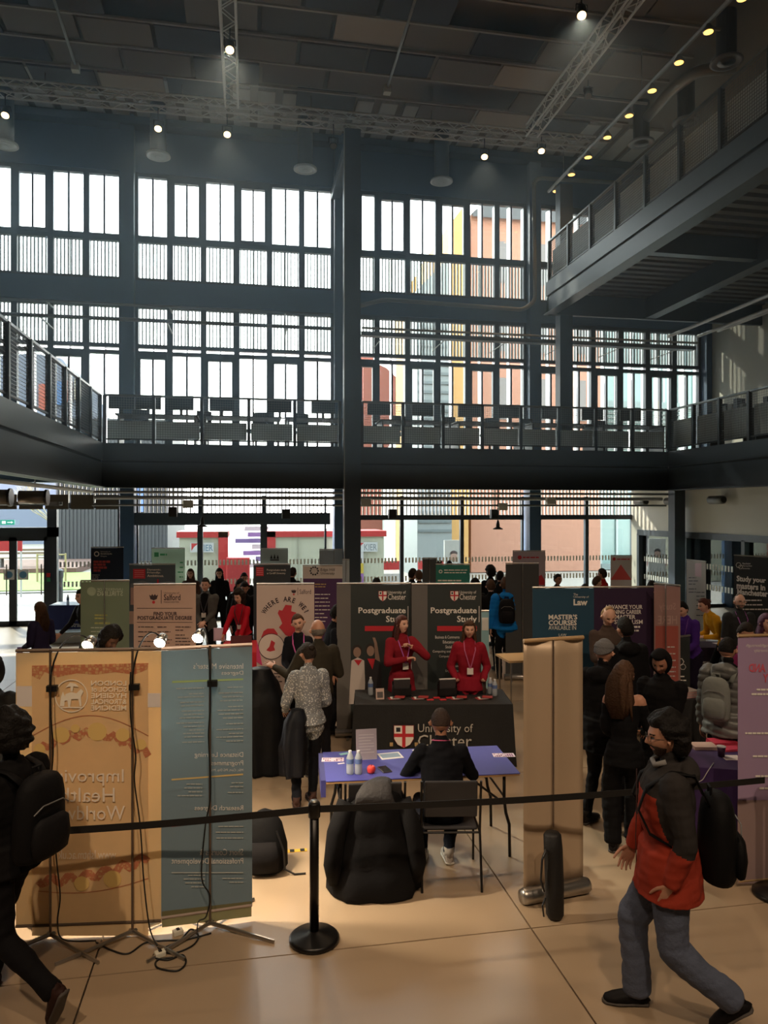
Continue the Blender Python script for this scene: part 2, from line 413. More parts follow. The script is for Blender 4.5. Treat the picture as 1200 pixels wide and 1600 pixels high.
# ---------------------------------------------------------------- galleries (level 1) and upper walkway
YG = 17.3; XL = -3.2; XR = 10.66
DECK = mat('gallery_fascia', (60, 70, 79), .38, var=.06, vs=1.2)
DECK2 = mat('gallery_fascia_shadowgap', (30, 34, 38), .6)
SOF = mat('gallery_soffit', (92, 88, 82), .8, var=.08)
g1 = struct('gallery_floor', 'first floor gallery deck with deep dark steel edge beams')
MB().box((-14, YG+.1, 4.3), (17.5, Y0-.3, 4.5)).build('deck_slab', SOF, g1)
MB().box((-14, -4, 4.3), (XL-.1, YG+.1, 4.5)).build('deck_slab', SOF, g1)
MB().box((XR+.1, -4, 4.3), (13.9, YG+.1, 4.5)).build('deck_slab', SOF, g1)
def fascia(a, b, nrm, z0, z1, par, zmid):
    # I-beam like edge: upper plate proud, gap, lower plate
    a = Vector(a); b = Vector(b); nrm = Vector(nrm)
    def pl(d0, d1, za, zb):
        m = MB(); p = [a+nrm*d0, b+nrm*d0, b+nrm*d1, a+nrm*d1]
        m.add([(q.x, q.y, za) for q in p]+[(q.x, q.y, zb) for q in p], ((0,3,2,1),(4,5,6,7),(0,1,5,4),(1,2,6,5),(2,3,7,6),(3,0,4,7))); return m
    pl(-.02, .12, zmid+.02, z1).build('edge_plate', DECK, par)
    pl(.02, .12, zmid-.03, zmid+.02).build('shadow_gap', DECK2, par)
    pl(-.0, .12, z0+.03, zmid-.03).build('edge_beam', DECK, par)
    pl(-.10, .20, z0, z0+.03).build('beam_flange', DECK, par)
fascia((XL, YG, 0), (XR, YG, 0), (0, 1, 0), 3.5, 4.5, g1, 4.10)
fascia((XL, -4, 0), (XL, YG, 0), (-1, 0, 0), 3.5, 4.5, g1, 4.10)
fascia((XR, -4, 0), (XR, YG, 0), (1, 0, 0), 3.5, 4.5, g1, 4.10)
for y in range(0, 17, 3):
    MB().box((-14, y, 3.75), (XL-.1, y+.2, 4.3)).build('floor_beam', DECK, g1); MB().box((XR+.1, y, 3.75), (11.3, y+.2, 4.3)).build('floor_beam', DECK, g1)
g2 = struct('upper_walkway', 'upper right walkway with twin dark steel edge beams and ribbed soffit')
XU = 7.67; YU = 18.1
MB().box((XU+.1, -4, 8.72), (13.9, YU, 8.9)).build('deck_slab', SOF, g2)
b = MB(); y = -3.9
while y < YU-.2:
    b.box((XU+.15, y, 8.62), (13.9, y+.16, 8.72)); y += .32
tag(b.build('soffit_rib', mat('soffit_rib', (88, 84, 78), .6), g2), kind='stuff')
fascia((XU, -4, 0), (XU, YU, 0), (1, 0, 0), 8.08, 8.93, g2, 8.55)
MB().box((XU, YU-.12, 8.08), (13.9, YU, 8.93)).build('end_beam', DECK, g2)
for x in (10.4,): MB().box((x, -4, 8.1), (x+.3, YU, 8.62)).build('floor_beam', DECK, g2)
for y in (2.5, 8.2, 13.6): MB().box((XU+.1, y, 8.2), (13.9, y+.2, 8.62)).build('floor_beam', DECK, g2)
# columns
cl = struct('steel_column', 'freestanding dark steel column rising through the galleries')
cx = XF(549.5, 17.1)
b = MB(); b.box((cx-.19, 16.93, 0), (cx+.19, 16.96, 11.86)); b.box((cx-.19, 17.24, 0), (cx+.19, 17.27, 11.86)); b.box((cx-.03, 16.95, 0), (cx+.03, 17.25, 11.86)); b.box((cx-.185, 16.98, 0), (cx+.185, 17.22, 11.86)); b.build('column_shaft', STEEL, cl)
MB().box((cx-.205, 16.90, 0), (cx-.185, 16.97, 11.86)).build('column_edge_highlight', GALV, cl)  # pale strip carries the bright highlight down the column's left edge
MB().box((cx-.12, 17.2, 11.6), (cx+.12, 20.3, 11.86)).build('tie_beam', STEEL, cl)
c2 = sbox('steel_column', (8.0, 18.0, 4.5), (8.35, 18.3, 11.5), STEEL, 'dark steel column at the end of the upper walkway')
c3 = sbox('steel_column', (XR+.3, 17.5, 0), (XR+.6, 17.8, 4.3), STEEL, 'dark column under the right gallery corner')
sbox('trim_1', (-14, 20.1, 13.1), (14, 20.45, 13.3), STEEL, 'dark eaves beam under the deck')
# balustrades
RAILM = mat('railing_black', (34, 38, 42), .4)
MESHM = mat('wire_mesh', (120, 124, 124), .4, .5)
INF = mat('infill_board', (218, 222, 220), .6, trans=.42)
def meshpanel(w, h, pitch=.055, r=.0028):
    b = MB(); x = pitch
    while x < w: b.box((x-r, -r, 0), (x+r, r, h)); x += pitch
    z = pitch
    while z < h: b.box((0, -r*1.5, z-r), (w, r*1.5, z+r)); z += pitch
    return b.mesh('mesh_panel', MESHM)
_pm = {}
def balustrade(label, a, b, z, n, board=.62, skip=()):
    a = Vector(a); b = Vector(b); L = (b-a).length; ang = math.atan2((b-a).y, (b-a).x)
    t = thing('balustrade', label, 'railing', (a.x, a.y, z), ang, 'black mesh balustrades of the galleries')
    MB().box((0, -.035, 1.06), (L, .035, 1.10)).build('handrail', mat('handrail_satin', (110, 114, 114), .3, .6), t)
    MB().box((0, -.02, .08), (L, .02, .11)).build('bottom_rail', RAILM, t)
    p = L/n
    post = MB().box((-.035, -.05, -.05), (.035, .03, 1.08)).mesh('post', RAILM)
    k = (round(p, 3), board)
    if k not in _pm:
        bd = MB().box((.05, .06, .12), (p-.05, .075, board+.1)).mesh('infill_board', INF) if board else None
        _pm[k] = (meshpanel(p-.06, .94), bd)
    for i in range(n+1): link('post', post, t, (i*p, 0, 0))
    for i in range(n):
        mp = link('mesh_panel', _pm[k][0], t, (i*p+.03, 0, .11)); mp['kind'] = 'stuff'
        if board and i not in skip: link('infill_board', _pm[k][1], t, (i*p, 0, 0))
    return t
balustrade('mesh balustrade of the front gallery left of the freestanding column', (XL+.05, YG+.06, 0), (cx-.25, YG+.06, 0), 4.5, 5, .42)
balustrade('mesh balustrade of the front gallery right of the freestanding column', (cx+.28, YG+.06, 0), (XR, YG+.06, 0), 4.5, 8, .42)
balustrade('mesh balustrade along the left gallery edge', (XL-.05, -1, 0), (XL-.05, YG, 0), 4.5, 17, 0)
balustrade('mesh balustrade with pale boards along the right first floor gallery', (XR+.05, YG, 0), (XR+.05, -1, 0), 4.5, 18, .68)
balustrade('mesh balustrade with pale boards along the upper right walkway', (XU+.08, YU, 0), (XU+.08, -2, 0), 8.93, 17, .72)
# right ground wall with interior window
WX = 11.4
wr = struct('wall_right', 'cream wall under the right gallery with a long dark framed internal window')
yA, yB = 20.1, 8.6
MB().box((WX, -4, 2.42), (WX+.2, 20.5, 4.3)).build('upper_wall', WHITEP, wr)
MB().box((WX, yA, 0), (WX+.2, 20.5, 2.42)).build('wall_end', WHITEP, wr)
MB().box((WX, -4, 0), (WX+.2, yB, 2.42)).build('wall_near', WHITEP, wr)
w = struct('window_%d' % n, 'long internal window with dark frame in the cream wall'); n += 1
MB().box((WX-.04, yB, 2.26), (WX+.22, yA, 2.42)).build('head', STEEL2, w)
MB().box((WX-.04, yB, 0), (WX+.22, yA, .1)).build('sill', STEEL2, w)
for y in (yA-.1, 17.6, 15.3, 13.0, 10.8, yB):
    MB().box((WX-.04, y, 0), (WX+.22, y+.12, 2.3)).build('mullion', STEEL2, w)
GL2 = glassm('side_glass', (205, 222, 214), .34)
for y0_, y1_ in ((17.72, yA-.1), (15.42, 17.6), (13.12, 15.3), (10.92, 13.0), (yB+.12, 10.8)):
    MB().box((WX+.08, y0_, .1), (WX+.09, y1_, 2.26)).build('pane', GL2, w)
b = MB(); y = yB+.2
while y < yA-.2:
    for z in (.98, 1.50): b.box((WX+.070, y, z), (WX+.074, y+.06, z+.14))
    y += .12
tag(b.build('manifestation_dot', MATS['frosted_dot'], w), kind='stuff')
# upper right: door opening in cream wall
sbox('door_2', (13.84, 12.6, 4.5), (13.92, 14.6, 6.9), mat('door_dark', (40, 42, 44), .5), 'dark doorway in the cream upper wall')
sbox('window_%d' % n, (13.84, 8.5, 5.3), (13.92, 11.6, 7.0), mat('lit_room_window', (170, 150, 105), .5, emit=.25), 'internal window of a lit office on the right gallery'); n += 1
# ---------------------------------------------------------------- services
def tubething(name, label, cat, pts, r, m, group=None, brackets=(), n_=8):
    p0 = Vector(pts[0]); t = thing(name, label, cat, p0, 0, group)
    # round the corners
    P = [Vector(p)-p0 for p in pts]; Q = [P[0]]
    for i in range(1, len(P)-1):
        a = (P[i-1]-P[i]).normalized(); c = (P[i+1]-P[i]).normalized(); rr = min(.25, (P[i-1]-P[i]).length/3, (P[i+1]-P[i]).length/3)
        for q in (0, .33, .66, 1): Q.append(P[i]+a*rr*(1-q)**2+c*rr*q**2)
    Q.append(P[-1]); MB().loft(Q, r, n=n_).build('pipe', m, t, smooth=True)
    for bx in brackets:
        MB().box((bx-p0.x-.02, -.03, -.03), (bx-p0.x+.02, 20.46-p0.y, .0)).build('bracket', GALV, t)
    return t
tubething('drain_pipe', 'grey pipe running under the facade beam and up beside the upper walkway', 'pipe',
          [PY(562, 478, 20.0), PY(600, 468, 20.0), PY(818, 484, 20.0), PY(836, 470, 20.0), PY(834, 278, 20.0), PY(970, 286, 20.0)], .06, mat('pipe_grey', (128, 132, 132), .4, .4), brackets=())
tubething('conduit', 'upper of two grey conduits strung across the facade left of the column', 'pipe', [(-10, 19.9, 8.30), (2.2, 19.9, 8.30)], .035, MATS['pipe_grey'], 'conduits across the facade', [-8, -5, -2, 1])
tubething('cable_tray', 'lower grey tray strung across the facade left of the column', 'cable tray', [(-10, 19.2, 7.75), (2.2, 19.2, 7.75)], .05, MATS['pipe_grey'], 'conduits across the facade', [-8, -5, -2, 1])
t = thing('cable_tray', 'long cable tray strung across the facade right of the column', 'cable tray', (2.9, 18.9, 7.55), 0, 'conduits across the facade')
MB().box((0, 0, 0), (9.6, .25, .02)).build('tray', MATS['pipe_grey'], t); MB().box((0, 0, 0), (9.6, .02, .10)).build('tray_side', MATS['pipe_grey'], t); MB().rod((0, -.1, .16), (9.6, -.1, .16), .03).build('pipe', GALV, t)
for i in range(6): MB().rod((.6+i*1.7, .12, .01), (.6+i*1.7, 1.56, .01), .012).build('hanger', GALV, t)
for i, (dx_, dz_) in enumerate(((0, 0), (.45, .18), (.9, .05), (1.5, .22))):
    tubething('conduit', 'grey pipe under the upper walkway, %s from the open edge' % ORD[i], 'pipe', [(11.2+dx_, 18.2, 7.7+dz_), (11.2+dx_, 2, 7.7+dz_)], .045, GALV, 'pipes under the upper walkway')
# trays under the front gallery
for i, (y, z, r, m_) in enumerate(((17.9, 3.42, .03, GALV), (18.5, 3.30, .045, GALV), (18.3, 3.12, .025, MATS['pipe_grey']))):
    tt = tubething('conduit', ('thin upper', 'thick middle', 'thin lowest')[i]+' service pipe slung below the front gallery', 'pipe', [(-3.6, y, z), (11.2, y, z)], r, m_, 'pipes below the front gallery')
    for k in range(8): MB().rod((1+k*1.8, 0, 0), (1+k*1.8, 0, 4.3-z), .008).build('hanger', GALV, tt)
for i, (px, py) in enumerate(((294, 788), (571, 786), (785, 792), (860, 783))):
    t = thing('junction_box', 'pale junction box on the pipes below the gallery, %s from the left' % ORD[i], 'box', PY(px, py, 18.3), 0, 'junction boxes below the gallery')
    MB().bevbox((-.12, -.08, -.09), (.12, .08, .10), .012).build('housing', WHITEP, t); MB().rod((0, 0, .1), (0, 0, .8), .01).build('hanger', GALV, t)
for i, (px, py) in enumerate(((316, 822), (778, 826))):
    t = thing('pendant_lamp', 'small dark pendant lamp hanging below the gallery, %s one' % ('left' if i == 0 else 'right'), 'lamp', PY(px, py, 18.0), 0, 'pendant lamps below the gallery')
    MB().lathe([(.02, .22), (.045, .12), (.05, .04), (.13, 0), (.12, -.02)], n=16).build('shade', BLACK, t); MB().rod((0, 0, .2), (0, 0, 4.3-t.location.z), .008).build('cord', BLACK, t)
for i, px in enumerate((270, 447, 613, 772)):
    t = thing('loudspeaker', 'small black box speaker under the gallery, %s from the left' % ORD[i], 'speaker', PY(px, 803 if i else 800, 18.6), 0, 'speakers below the gallery')
    MB().bevbox((-.10, -.09, -.12), (.10, .09, .12), .01).build('cabinet', BLACK, t); MB().rod((0, 0, .12), (0, 0, 4.3-t.location.z), .01).build('bracket', GALV, t)
for i, (px, py) in enumerate(((1002, 784), (1050, 783), (1120, 781))):
    p = PY(px, py, 0) if 0 else None
    r_ = ray(px, py); tt = (WX-.22)/r_.x; q = Vector((r_.x*tt, r_.y*tt, CH+r_.z*tt))
    t = thing('projector_speaker', 'grey cylinder light fitting on the cream wall, %s from the facade' % ORD[i], 'lamp', q, 0, 'cylinder fittings on the cream wall')
    b = MB(); b.loft([(0, -.26, 0), (0, -.24, 0), (0, .26, 0)], [.085, .10, .10], n=16); b.build('barrel', mat('fitting_grey', (110, 110, 106), .4, .3), t, smooth=True)
    MB().loft([(0, -.265, 0), (0, -.25, 0)], .07, n=16).build('lens', BLACK, t); MB().box((0, -.03, -.03), (.2, .03, .03)).build('bracket', GALV, t)
# big ducts beneath the left gallery
for i, (x0, x1) in enumerate(((-9.6, -6.9), (-6.7, -5.55), (-5.4, -4.7), (-4.6, -4.0))):
    t = thing('ventilation_duct', 'silver duct section below the left gallery, %s from the left' % ORD[i], 'duct', (x0, 16.2, 3.26), 0, 'silver ducts below the left gallery')
    w_ = x1-x0; b = MB(); b.loft([(0, 0, 0), (w_-.1, 0, 0)], .20-.02*i, n=20); b.build('duct_shell', mat('duct_silver', (146, 138, 128), .3, .7), t, smooth=True)
    MB().loft([(w_-.1, 0, 0), (w_-.05, 0, 0)], .225-.02*i, n=20).build('flange', mat('duct_flange', (90, 86, 80), .4, .6), t)
    MB().rod((w_/2, 0, .1), (w_/2, 0, 1.05), .012).build('hanger', GALV, t)
t = thing('cable_tray', 'pale perforated tray below the silver ducts', 'cable tray', (-9.8, 16.9, 3.10), 0)
MB().box((0, 0, 0), (5.8, .3, .02)).build('tray', GALV, t); MB().box((0, 0, 0), (5.8, .02, .08)).build('tray_side', GALV, t); MB().box((0, .28, 0), (5.8, .3, .08)).build('tray_side', GALV, t)
tubething('conduit', 'bright pipe clipped along the underside of the left gallery', 'pipe', [(-3.35, 2, 3.40), (-3.35, 17.0, 3.40)], .035, WHITEP)
# ---------------------------------------------------------------- trusses, lamps
def truss(label, a, b, w=.29):
    a = Vector(a); b = Vector(b); L = (b-a).length; ang = math.atan2((b-a).y, (b-a).x)
    t = thing('lighting_truss', label, 'truss', a, ang, 'aluminium lighting trusses')
    h = w/2; cs = ((-h, -h), (h, -h), (h, h), (-h, h))
    for y, z in cs: MB().rod((0, y, z), (L, y, z), .026, 8).build('chord', TRUSSM, t)
    bb = MB(); n_ = int(L/.33); p = L/n_
    for i in range(n_):
        for k in range(4):
            (y0, z0), (y1, z1) = cs[k], cs[(k+1) % 4]
            if i % 2: (y0, z0), (y1, z1) = (y1, z1), (y0, z0)
            bb.rod((i*p, y0, z0), ((i+1)*p, y1, z1), .012, 5)
    tag(bb.build('bracing', TRUSSM, t), kind='stuff')
    for i in range(int(L/3)): MB().rod((1.5+i*3, 0, h), (1.5+i*3, 0, 1.0), .008, 5).build('hanger', CHROME, t)
truss('long aluminium lighting truss parallel to the facade', (-12, 17.75, 12.45), (8.8, 17.75, 12.45))
truss('aluminium lighting truss running back from the facade left of centre', (XF(362, 17.5)*1.0, 17.45, 12.5), (XF(362, 17.5), 0, 12.5))
truss('aluminium lighting truss running back beside the upper walkway', (7.0, 17.45, 12.5), (7.0, 0, 12.5))
WARM = mat('lamp_glow', (255, 212, 150), .3, emit=5)
WARM2 = mat('lamp_glow_small', (255, 184, 84), .3, emit=3)
VZ = Vector
def stagelamp(px, py, Y, lit, label, e=200):
    p = PY(px, py, Y)
    t = thing('stage_lamp', label, 'lamp', p, 0, 'stage lamps on the trusses')
    aim = Vector((0, -.45, -.9)); 
    if px > 700: aim = Vector((-.15, -.4, -.9))
    aim.normalize()
    b = MB(); b.loft([-aim*.26, -aim*.22, -aim*.02, aim*.0], [.05, .085, .09, .095], n=14); b.build('barrel', BLACK, t, smooth=True)
    b = MB(); b.loft([aim*.001, aim*.012], .08, n=14); b.build('lens', WARM if lit else mat('lens_dark', (120, 110, 100), .2), t)
    b = MB(); b.rod(Vector((-.11, 0, 0))-aim*.12, (-.11, 0, .2), .01); b.rod(Vector((.11, 0, 0))-aim*.12, (.11, 0, .2), .01); b.rod((-.11, 0, .2), (.11, 0, .2), .01); b.rod((0, 0, .2), (0, 0, max(.36, 12.4-p.z)), .012); b.build('yoke', BLACK, t)
    if lit: spot(p.x+aim.x*.05, p.y+aim.y*.05, p.z+aim.z*.05, p.x+aim.x*10, p.y+aim.y*10, p.z+aim.z*10, e, 65, (255, 222, 184), .07, .6)
stagelamp(8, 180, 17.7, True, 'lit stage lamp at the left end of the long truss')
stagelamp(247, 201, 17.7, True, 'lit stage lamp on the long truss above the second air diffuser')
stagelamp(355, 210, 17.7, True, 'lit stage lamp where the left cross truss meets the long truss')
stagelamp(521, 228, 17.7, False, 'unlit stage lamp on the long truss near the column')
stagelamp(757, 245, 17.7, True, 'lit stage lamp on the long truss between column and right cross truss')
stagelamp(846, 236, 17.6, True, 'lit stage lamp where the right cross truss meets the long truss')
stagelamp(359, 78, 14.6, True, 'brightest stage lamp high on the left cross truss', 400)
stagelamp(909, 24, 12.6, True, 'lit stage lamp near the top, left of the right cross truss', 300)
stagelamp(919, 150, 15.6, False, 'unlit black lamp hanging from the right cross truss')
lr = thing('lamp_bar', 'long conduit carrying a row of small warm downlights', 'light bar', (8.36, 19.6, 12.0))
MB().rod((0, 0, 0), (0, -15, 0), .045).build('pipe', GALV, lr)
for i in range(4): MB().rod((0, -1-i*4, 0), (0, -1-i*4, 1.3), .01).build('hanger', GALV, lr)
for i, (px, py) in enumerate(((869, 299), (893, 273), (919, 246), (949, 215), (983, 181), (1019, 142), (1061, 98), (1107, 50), (1160, -2))):
    r_ = ray(px, py); tt = 8.36/r_.x; p = Vector((8.36, r_.y*tt, CH+r_.z*tt))
    t = thing('downlight', 'small warm downlight on the conduit, %s from the facade' % ORD[i], 'lamp', p, 0, 'warm downlights in a row')
    MB().lathe([(.10, 0), (.105, .03), (.06, .10), (.03, .16)], n=16).build('housing', CHROME, t, smooth=True)
    MB().loft([(0, 0, -.004), (0, 0, .002)], .085, n=14).build('lens', WARM2, t)
    MB().rod((0, 0, .15), (0, 0, max(.2, 12.0-p.z)), .01).build('stem', CHROME, t)
    if i % 2 == 0: spot(p.x, p.y, p.z-.02, p.x, p.y, 0, 60, 100, (255, 190, 110), .06, .8)
for i, (px, py, Y) in enumerate(((8, 226, 19.4), (247, 243, 19.4), (477, 264, 19.4), (690, 283, 19.4))):
    p = PY(px, py, Y)
    t = thing('air_diffuser', 'round air diffuser on a drop duct before the facade, %s from the left' % ORD[i], 'air vent', p, 0, 'drop air diffusers along the facade')
    dm = mat('diffuser_grey', (88, 98, 104), .4, .3)
    MB().lathe([(.20, .0), (.20, 13.28-p.z)], n=20).build('drop_duct', dm, t, smooth=True)
    b = MB(); b.lathe([(.22, .03), (.30, .02), (.31, -.02), (.27, -.035), (.25, -.02)], n=24); b.build('rim', mat('diffuser_rim', (170, 176, 176), .4), t, smooth=True)
    b = MB(); b.lathe([(.08, -.03), (.05, -.04)], n=16)
    for rr in (.13, .19): b.lathe([(rr, -.03), (rr-.02, -.015)], n=20)
    b.build('vane', mat('diffuser_rim', (170, 176, 176), .4), t)
for i, (px, py) in enumerate(((1002, 223), (1072, 190), (1135, 96))):
    r_ = ray(px, py); tt = (12.4-CH)/r_.z; p = Vector((r_.x*tt, r_.y*tt, 12.4))
    t = thing('air_diffuser', 'grey round ceiling diffuser above the upper walkway, %s from the facade' % ORD[i], 'air vent', p, 0, 'ceiling diffusers over the walkway')
    MB().lathe([(.2, 0), (.2, 1.02)], n=20).build('drop_duct', mat('diffuser_brown', (78, 72, 66), .5), t)
    b = MB(); b.lathe([(.22, .02), (.32, .01), (.33, -.02), (.28, -.03), (.25, -.01)], n=24)
    for rr in (.10, .18): b.lathe([(rr, -.03), (rr-.02, -.01)], n=20)
    b.build('rim', mat('diffuser_rim2', (120, 114, 106), .4), t, smooth=True)
tubething('ventilation_duct', 'pale elbowed duct beneath the ceiling beside the downlight row', 'duct', [PT(1000, 195, 19), PT(1050, 140, 17.5), PT(1090, 110, 16.5), PT(1150, 105, 16.3)], .13, mat('duct_warm', (150, 136, 118), .4, .4), n_=14)
for i, (pa, pb) in enumerate((((78, -20), (118, 103)), ((655, -20), (605, 138)))):
    a = PZ(*pa, 12.6); c = PZ(*pb, 12.6)
    t = tubething('ceiling_conduit', ('left', 'right')[i]+' thin conduit with sensor hung below the acoustic boards', 'pipe', [c, a], .03, GALV, 'ceiling conduits')
    MB().box((-.08, -.08, -.12), (.08, .08, .04)).build('sensor', WHITEP, t)
# ================================================================== OUTDOORS
def omat(n, c, *a, **k): return mat(n, tuple(v*.70 for v in c), *a, **k)  # outdoor base colours darkened to stand in for a lower exposure outside
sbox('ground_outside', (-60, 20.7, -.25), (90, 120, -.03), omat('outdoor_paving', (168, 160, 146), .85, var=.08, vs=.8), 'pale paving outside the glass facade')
sbox('path', (-60, 28.6, -.03), (-4, 29.0, .02), omat('kerb_stone', (150, 148, 142), .8), 'stone kerb before the lawn outside')
tag(MB().box((-60, 29.0, -.03), (-4, 37, .05)).build('lawn', omat('lawn_grass', (120, 150, 52), .9, bump=.5, bs=40, var=.3, vs=9)), 'strip of bright green lawn outside the left doors', 'grass', kind='stuff')
tag(MB().box((-60, 37, -.03), (-8, 44, .25)).build('mulch_bed', omat('mulch', (120, 88, 74), .95, bump=.6, bs=20, var=.35, vs=5)), 'brown planting bed with mulch behind the lawn', 'soil', kind='stuff')
def building(label, px0, px1, Y, ztop, z0, m, depth=12, cat='building'):
    a = PY(px0, 797, Y); b = PY(px1, 797, Y); t = thing('building', label, cat, (a.x, Y, 0)); w_ = b.x-a.x
    MB().box((0, 0, z0), (w_, depth, ztop)).build('wall', m, t); return t, w_
BRICK = omat('brick_outside', (200, 142, 114), .85, var=.10, vs=4)
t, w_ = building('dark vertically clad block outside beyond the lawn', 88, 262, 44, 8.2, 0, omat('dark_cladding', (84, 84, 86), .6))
for i in range(30):
    MB().box((i*w_/30, -.08, 0), (i*w_/30+.08, 0, 8.2)).build('cladding_batten', omat('dark_batten', (66, 66, 68), .6), t)
MB().box((w_*.60, -.12, 2.9), (w_*.78, -.05, 4.9)).build('window', omat('far_window_blue', (120, 150, 200), .2), t)
t, w_ = building('brown brick block outside seen right of the column', 736, 938, 34, 17.2, 0, BRICK, 5)
for i in range(3):
    for j in (2, 3, 4):
        MB().box((1.4+i*2.0, -.04, .8+j*3.3), (1.9+i*2.0, .02, 2.8+j*3.3)).build('window', omat('far_window_grey', (120, 112, 108), .2), t)
b = MB(); N_ = 10
vs = []
for k in range(N_+1):
    u = k/N_; vs += [(w_*u, -.3, 17.2+1.9*math.sin(math.pi*min(1, u*1.0))), (w_*u, 12, 17.2+1.9*math.sin(math.pi*u))]
fs = [(2*k, 2*k+2, 2*k+3, 2*k+1) for k in range(N_)]; o = len(vs); vs += [(x_, y_, 17.0) for x_, y_, z_ in vs]
fs += [(2*k, o+2*k, o+2*k+2, 2*k+2) for k in range(N_)]
b.add(vs, fs); b.build('curved_roof', omat('roof_dark', (70, 72, 74), .5), t)
t, w_ = building('teal glass block outside at the right end of the facade', 938, 1130, 34.5, 12.2, 0, omat('teal_glass', (138, 172, 166), .15))
for i in range(9):
    MB().box((i*w_/8-.05, -.1, 0), (i*w_/8+.05, 0, 12.2)).build('mullion', omat('teal_mullion', (190, 204, 200), .4), t)
for j in range(18):
    MB().box((0, -.22, 4.3+j*.22), (w_*.62, -.1, 4.36+j*.22)).build('shading_slat', omat('shade_slat', (86, 90, 84), .5), t)
for j in (0, 3.9, 8.2): MB().box((0, -.14, j), (w_, 0, j+.3)).build('floor_band', omat('teal_band', (120, 140, 138), .4), t)
# orange tower with slanted top, screened stair block
def slab(label, pts, Y, depth, m, cat='building'):
    P = [PY(x_, y_, Y) for x_, y_ in pts]; t = thing('building', label, cat, (P[0].x, Y, 0))
    for p in P:
        if p.z < 1.5: p.z = -.03; n_ = len(P)
    vs = [(p.x-P[0].x, 0, p.z) for p in P]+[(p.x-P[0].x, depth, p.z) for p in P]
    fs = [tuple(range(n_)), tuple(range(2*n_-1, n_-1, -1))]+[(k, n_+k, n_+(k+1) % n_, (k+1) % n_) for k in range(n_)]
    MB().add(vs, fs).build('wall', m, t); return t
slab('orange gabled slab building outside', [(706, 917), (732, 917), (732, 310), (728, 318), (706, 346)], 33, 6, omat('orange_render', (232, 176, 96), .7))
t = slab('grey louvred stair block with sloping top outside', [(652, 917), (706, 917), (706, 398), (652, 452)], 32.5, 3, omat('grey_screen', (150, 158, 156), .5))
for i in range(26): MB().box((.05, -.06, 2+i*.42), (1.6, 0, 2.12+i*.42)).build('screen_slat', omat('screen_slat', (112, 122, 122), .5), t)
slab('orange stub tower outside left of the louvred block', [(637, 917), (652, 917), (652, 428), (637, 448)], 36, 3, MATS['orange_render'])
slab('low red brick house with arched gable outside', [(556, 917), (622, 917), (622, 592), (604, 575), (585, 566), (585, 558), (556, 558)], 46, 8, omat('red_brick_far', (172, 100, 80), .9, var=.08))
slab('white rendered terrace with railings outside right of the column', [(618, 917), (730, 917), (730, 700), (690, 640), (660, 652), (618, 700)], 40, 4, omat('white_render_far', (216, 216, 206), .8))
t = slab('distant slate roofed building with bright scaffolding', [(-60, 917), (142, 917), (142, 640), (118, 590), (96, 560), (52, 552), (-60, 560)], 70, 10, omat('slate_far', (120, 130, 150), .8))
for i, c in enumerate(((200, 90, 60), (210, 170, 60), (70, 120, 180), (190, 80, 70), (200, 190, 170))):
    p = PY(60+i*14, 640-i*4, 69.5); q = PY(70+i*14, 600-i*2, 69.5); r0 = t.location
    MB().box((p.x-r0.x, -.5, p.z), (q.x-r0.x, -.1, q.z)).build('scaffold_sheet', omat('scaffold_%d' % i, c, .7), t)
# hoarding panels with red frames
RED = omat('hoarding_red', (214, 52, 50), .5)
def hoarding(label, px0, px1, Y, ztop, right=True, left=False):
    a = PY(px0, 797, Y).x; b = PY(px1, 797, Y).x; t = thing('site_cabin', label, 'site cabin', (a, Y, 0), 0, 'red framed cabins outside')
    w_ = b-a; MB().box((0, .05, 0), (w_, 2.4, ztop-.15)).build('wall', omat('hoarding_cream', (214, 212, 186), .7), t)
    m = MB(); m.box((-.1, 0, ztop-.22), (w_+.1, 2.45, ztop)); m.build('roof_beam', RED, t)
    if right: MB().box((w_-.25, 0, 0), (w_+.1, .1, ztop)).build('corner_post', RED, t)
    if left: MB().box((-.1, 0, 0), (.25, .1, ztop)).build('corner_post', RED, t)
    for i in range(1, int(w_/1.1)): MB().box((i*1.1, .02, 0), (i*1.1+.03, .05, ztop-.2)).build('panel_joint', omat('hoarding_joint', (190, 188, 166), .7), t)
    return t, Plane(t, t.location, (1, 0, 0), off=-.02)
t, P_ = hoarding('cream site cabin with red frame outside, left one with a logo board', 280, 352, 28, 2.2)
P_.rect('logo_board', 297, 848, 334, 863, omat('board_white', (226, 228, 226), .6)); P_.poly('logo_mark', [(299, 861), (299, 849), (310, 849), (303, 855)], RED)
P_.text('KIER', 311, 851, 333, 861, omat('logo_blue', (120, 150, 170), .6))
t, P_ = hoarding('cream site cabin with red frame outside, right one with a logo board', 420, 600, 28, 2.2, False, True)
P_.rect('logo_board', 556, 847, 590, 862, MATS['board_white']); P_.poly('logo_mark', [(557, 860), (557, 848), (569, 848), (562, 854)], RED)
P_.text('KIER', 569, 850, 589, 860, omat('logo_grey', (150, 156, 160), .6))
P_.rect('poster', 556, 862, 568, 893, omat('poster_white', (220, 216, 214), .6)); P_.rect('poster_panel', 556, 880, 568, 896, omat('poster_yellow', (228, 196, 60), .6)); P_.rect('poster_panel', 556, 896, 568, 912, omat('poster_purple', (160, 100, 180), .6))
t = thing('red_container', 'bright red container between the two site cabins outside', 'container', (PY(354, 797, 28).x, 27.6, 0))
MB().bevbox((0, 0, 0), (.85, .9, 1.25), .03).build('body', RED, t); MB().box((.1, -.02, .1), (.75, 0, 1.1)).build('door', omat('hoarding_red2', (190, 40, 40), .5), t)
t = thing('building', 'terrace with purple and pink stored boards outside between the cabins', 'building', (PY(380, 797, 33).x, 33, 0))
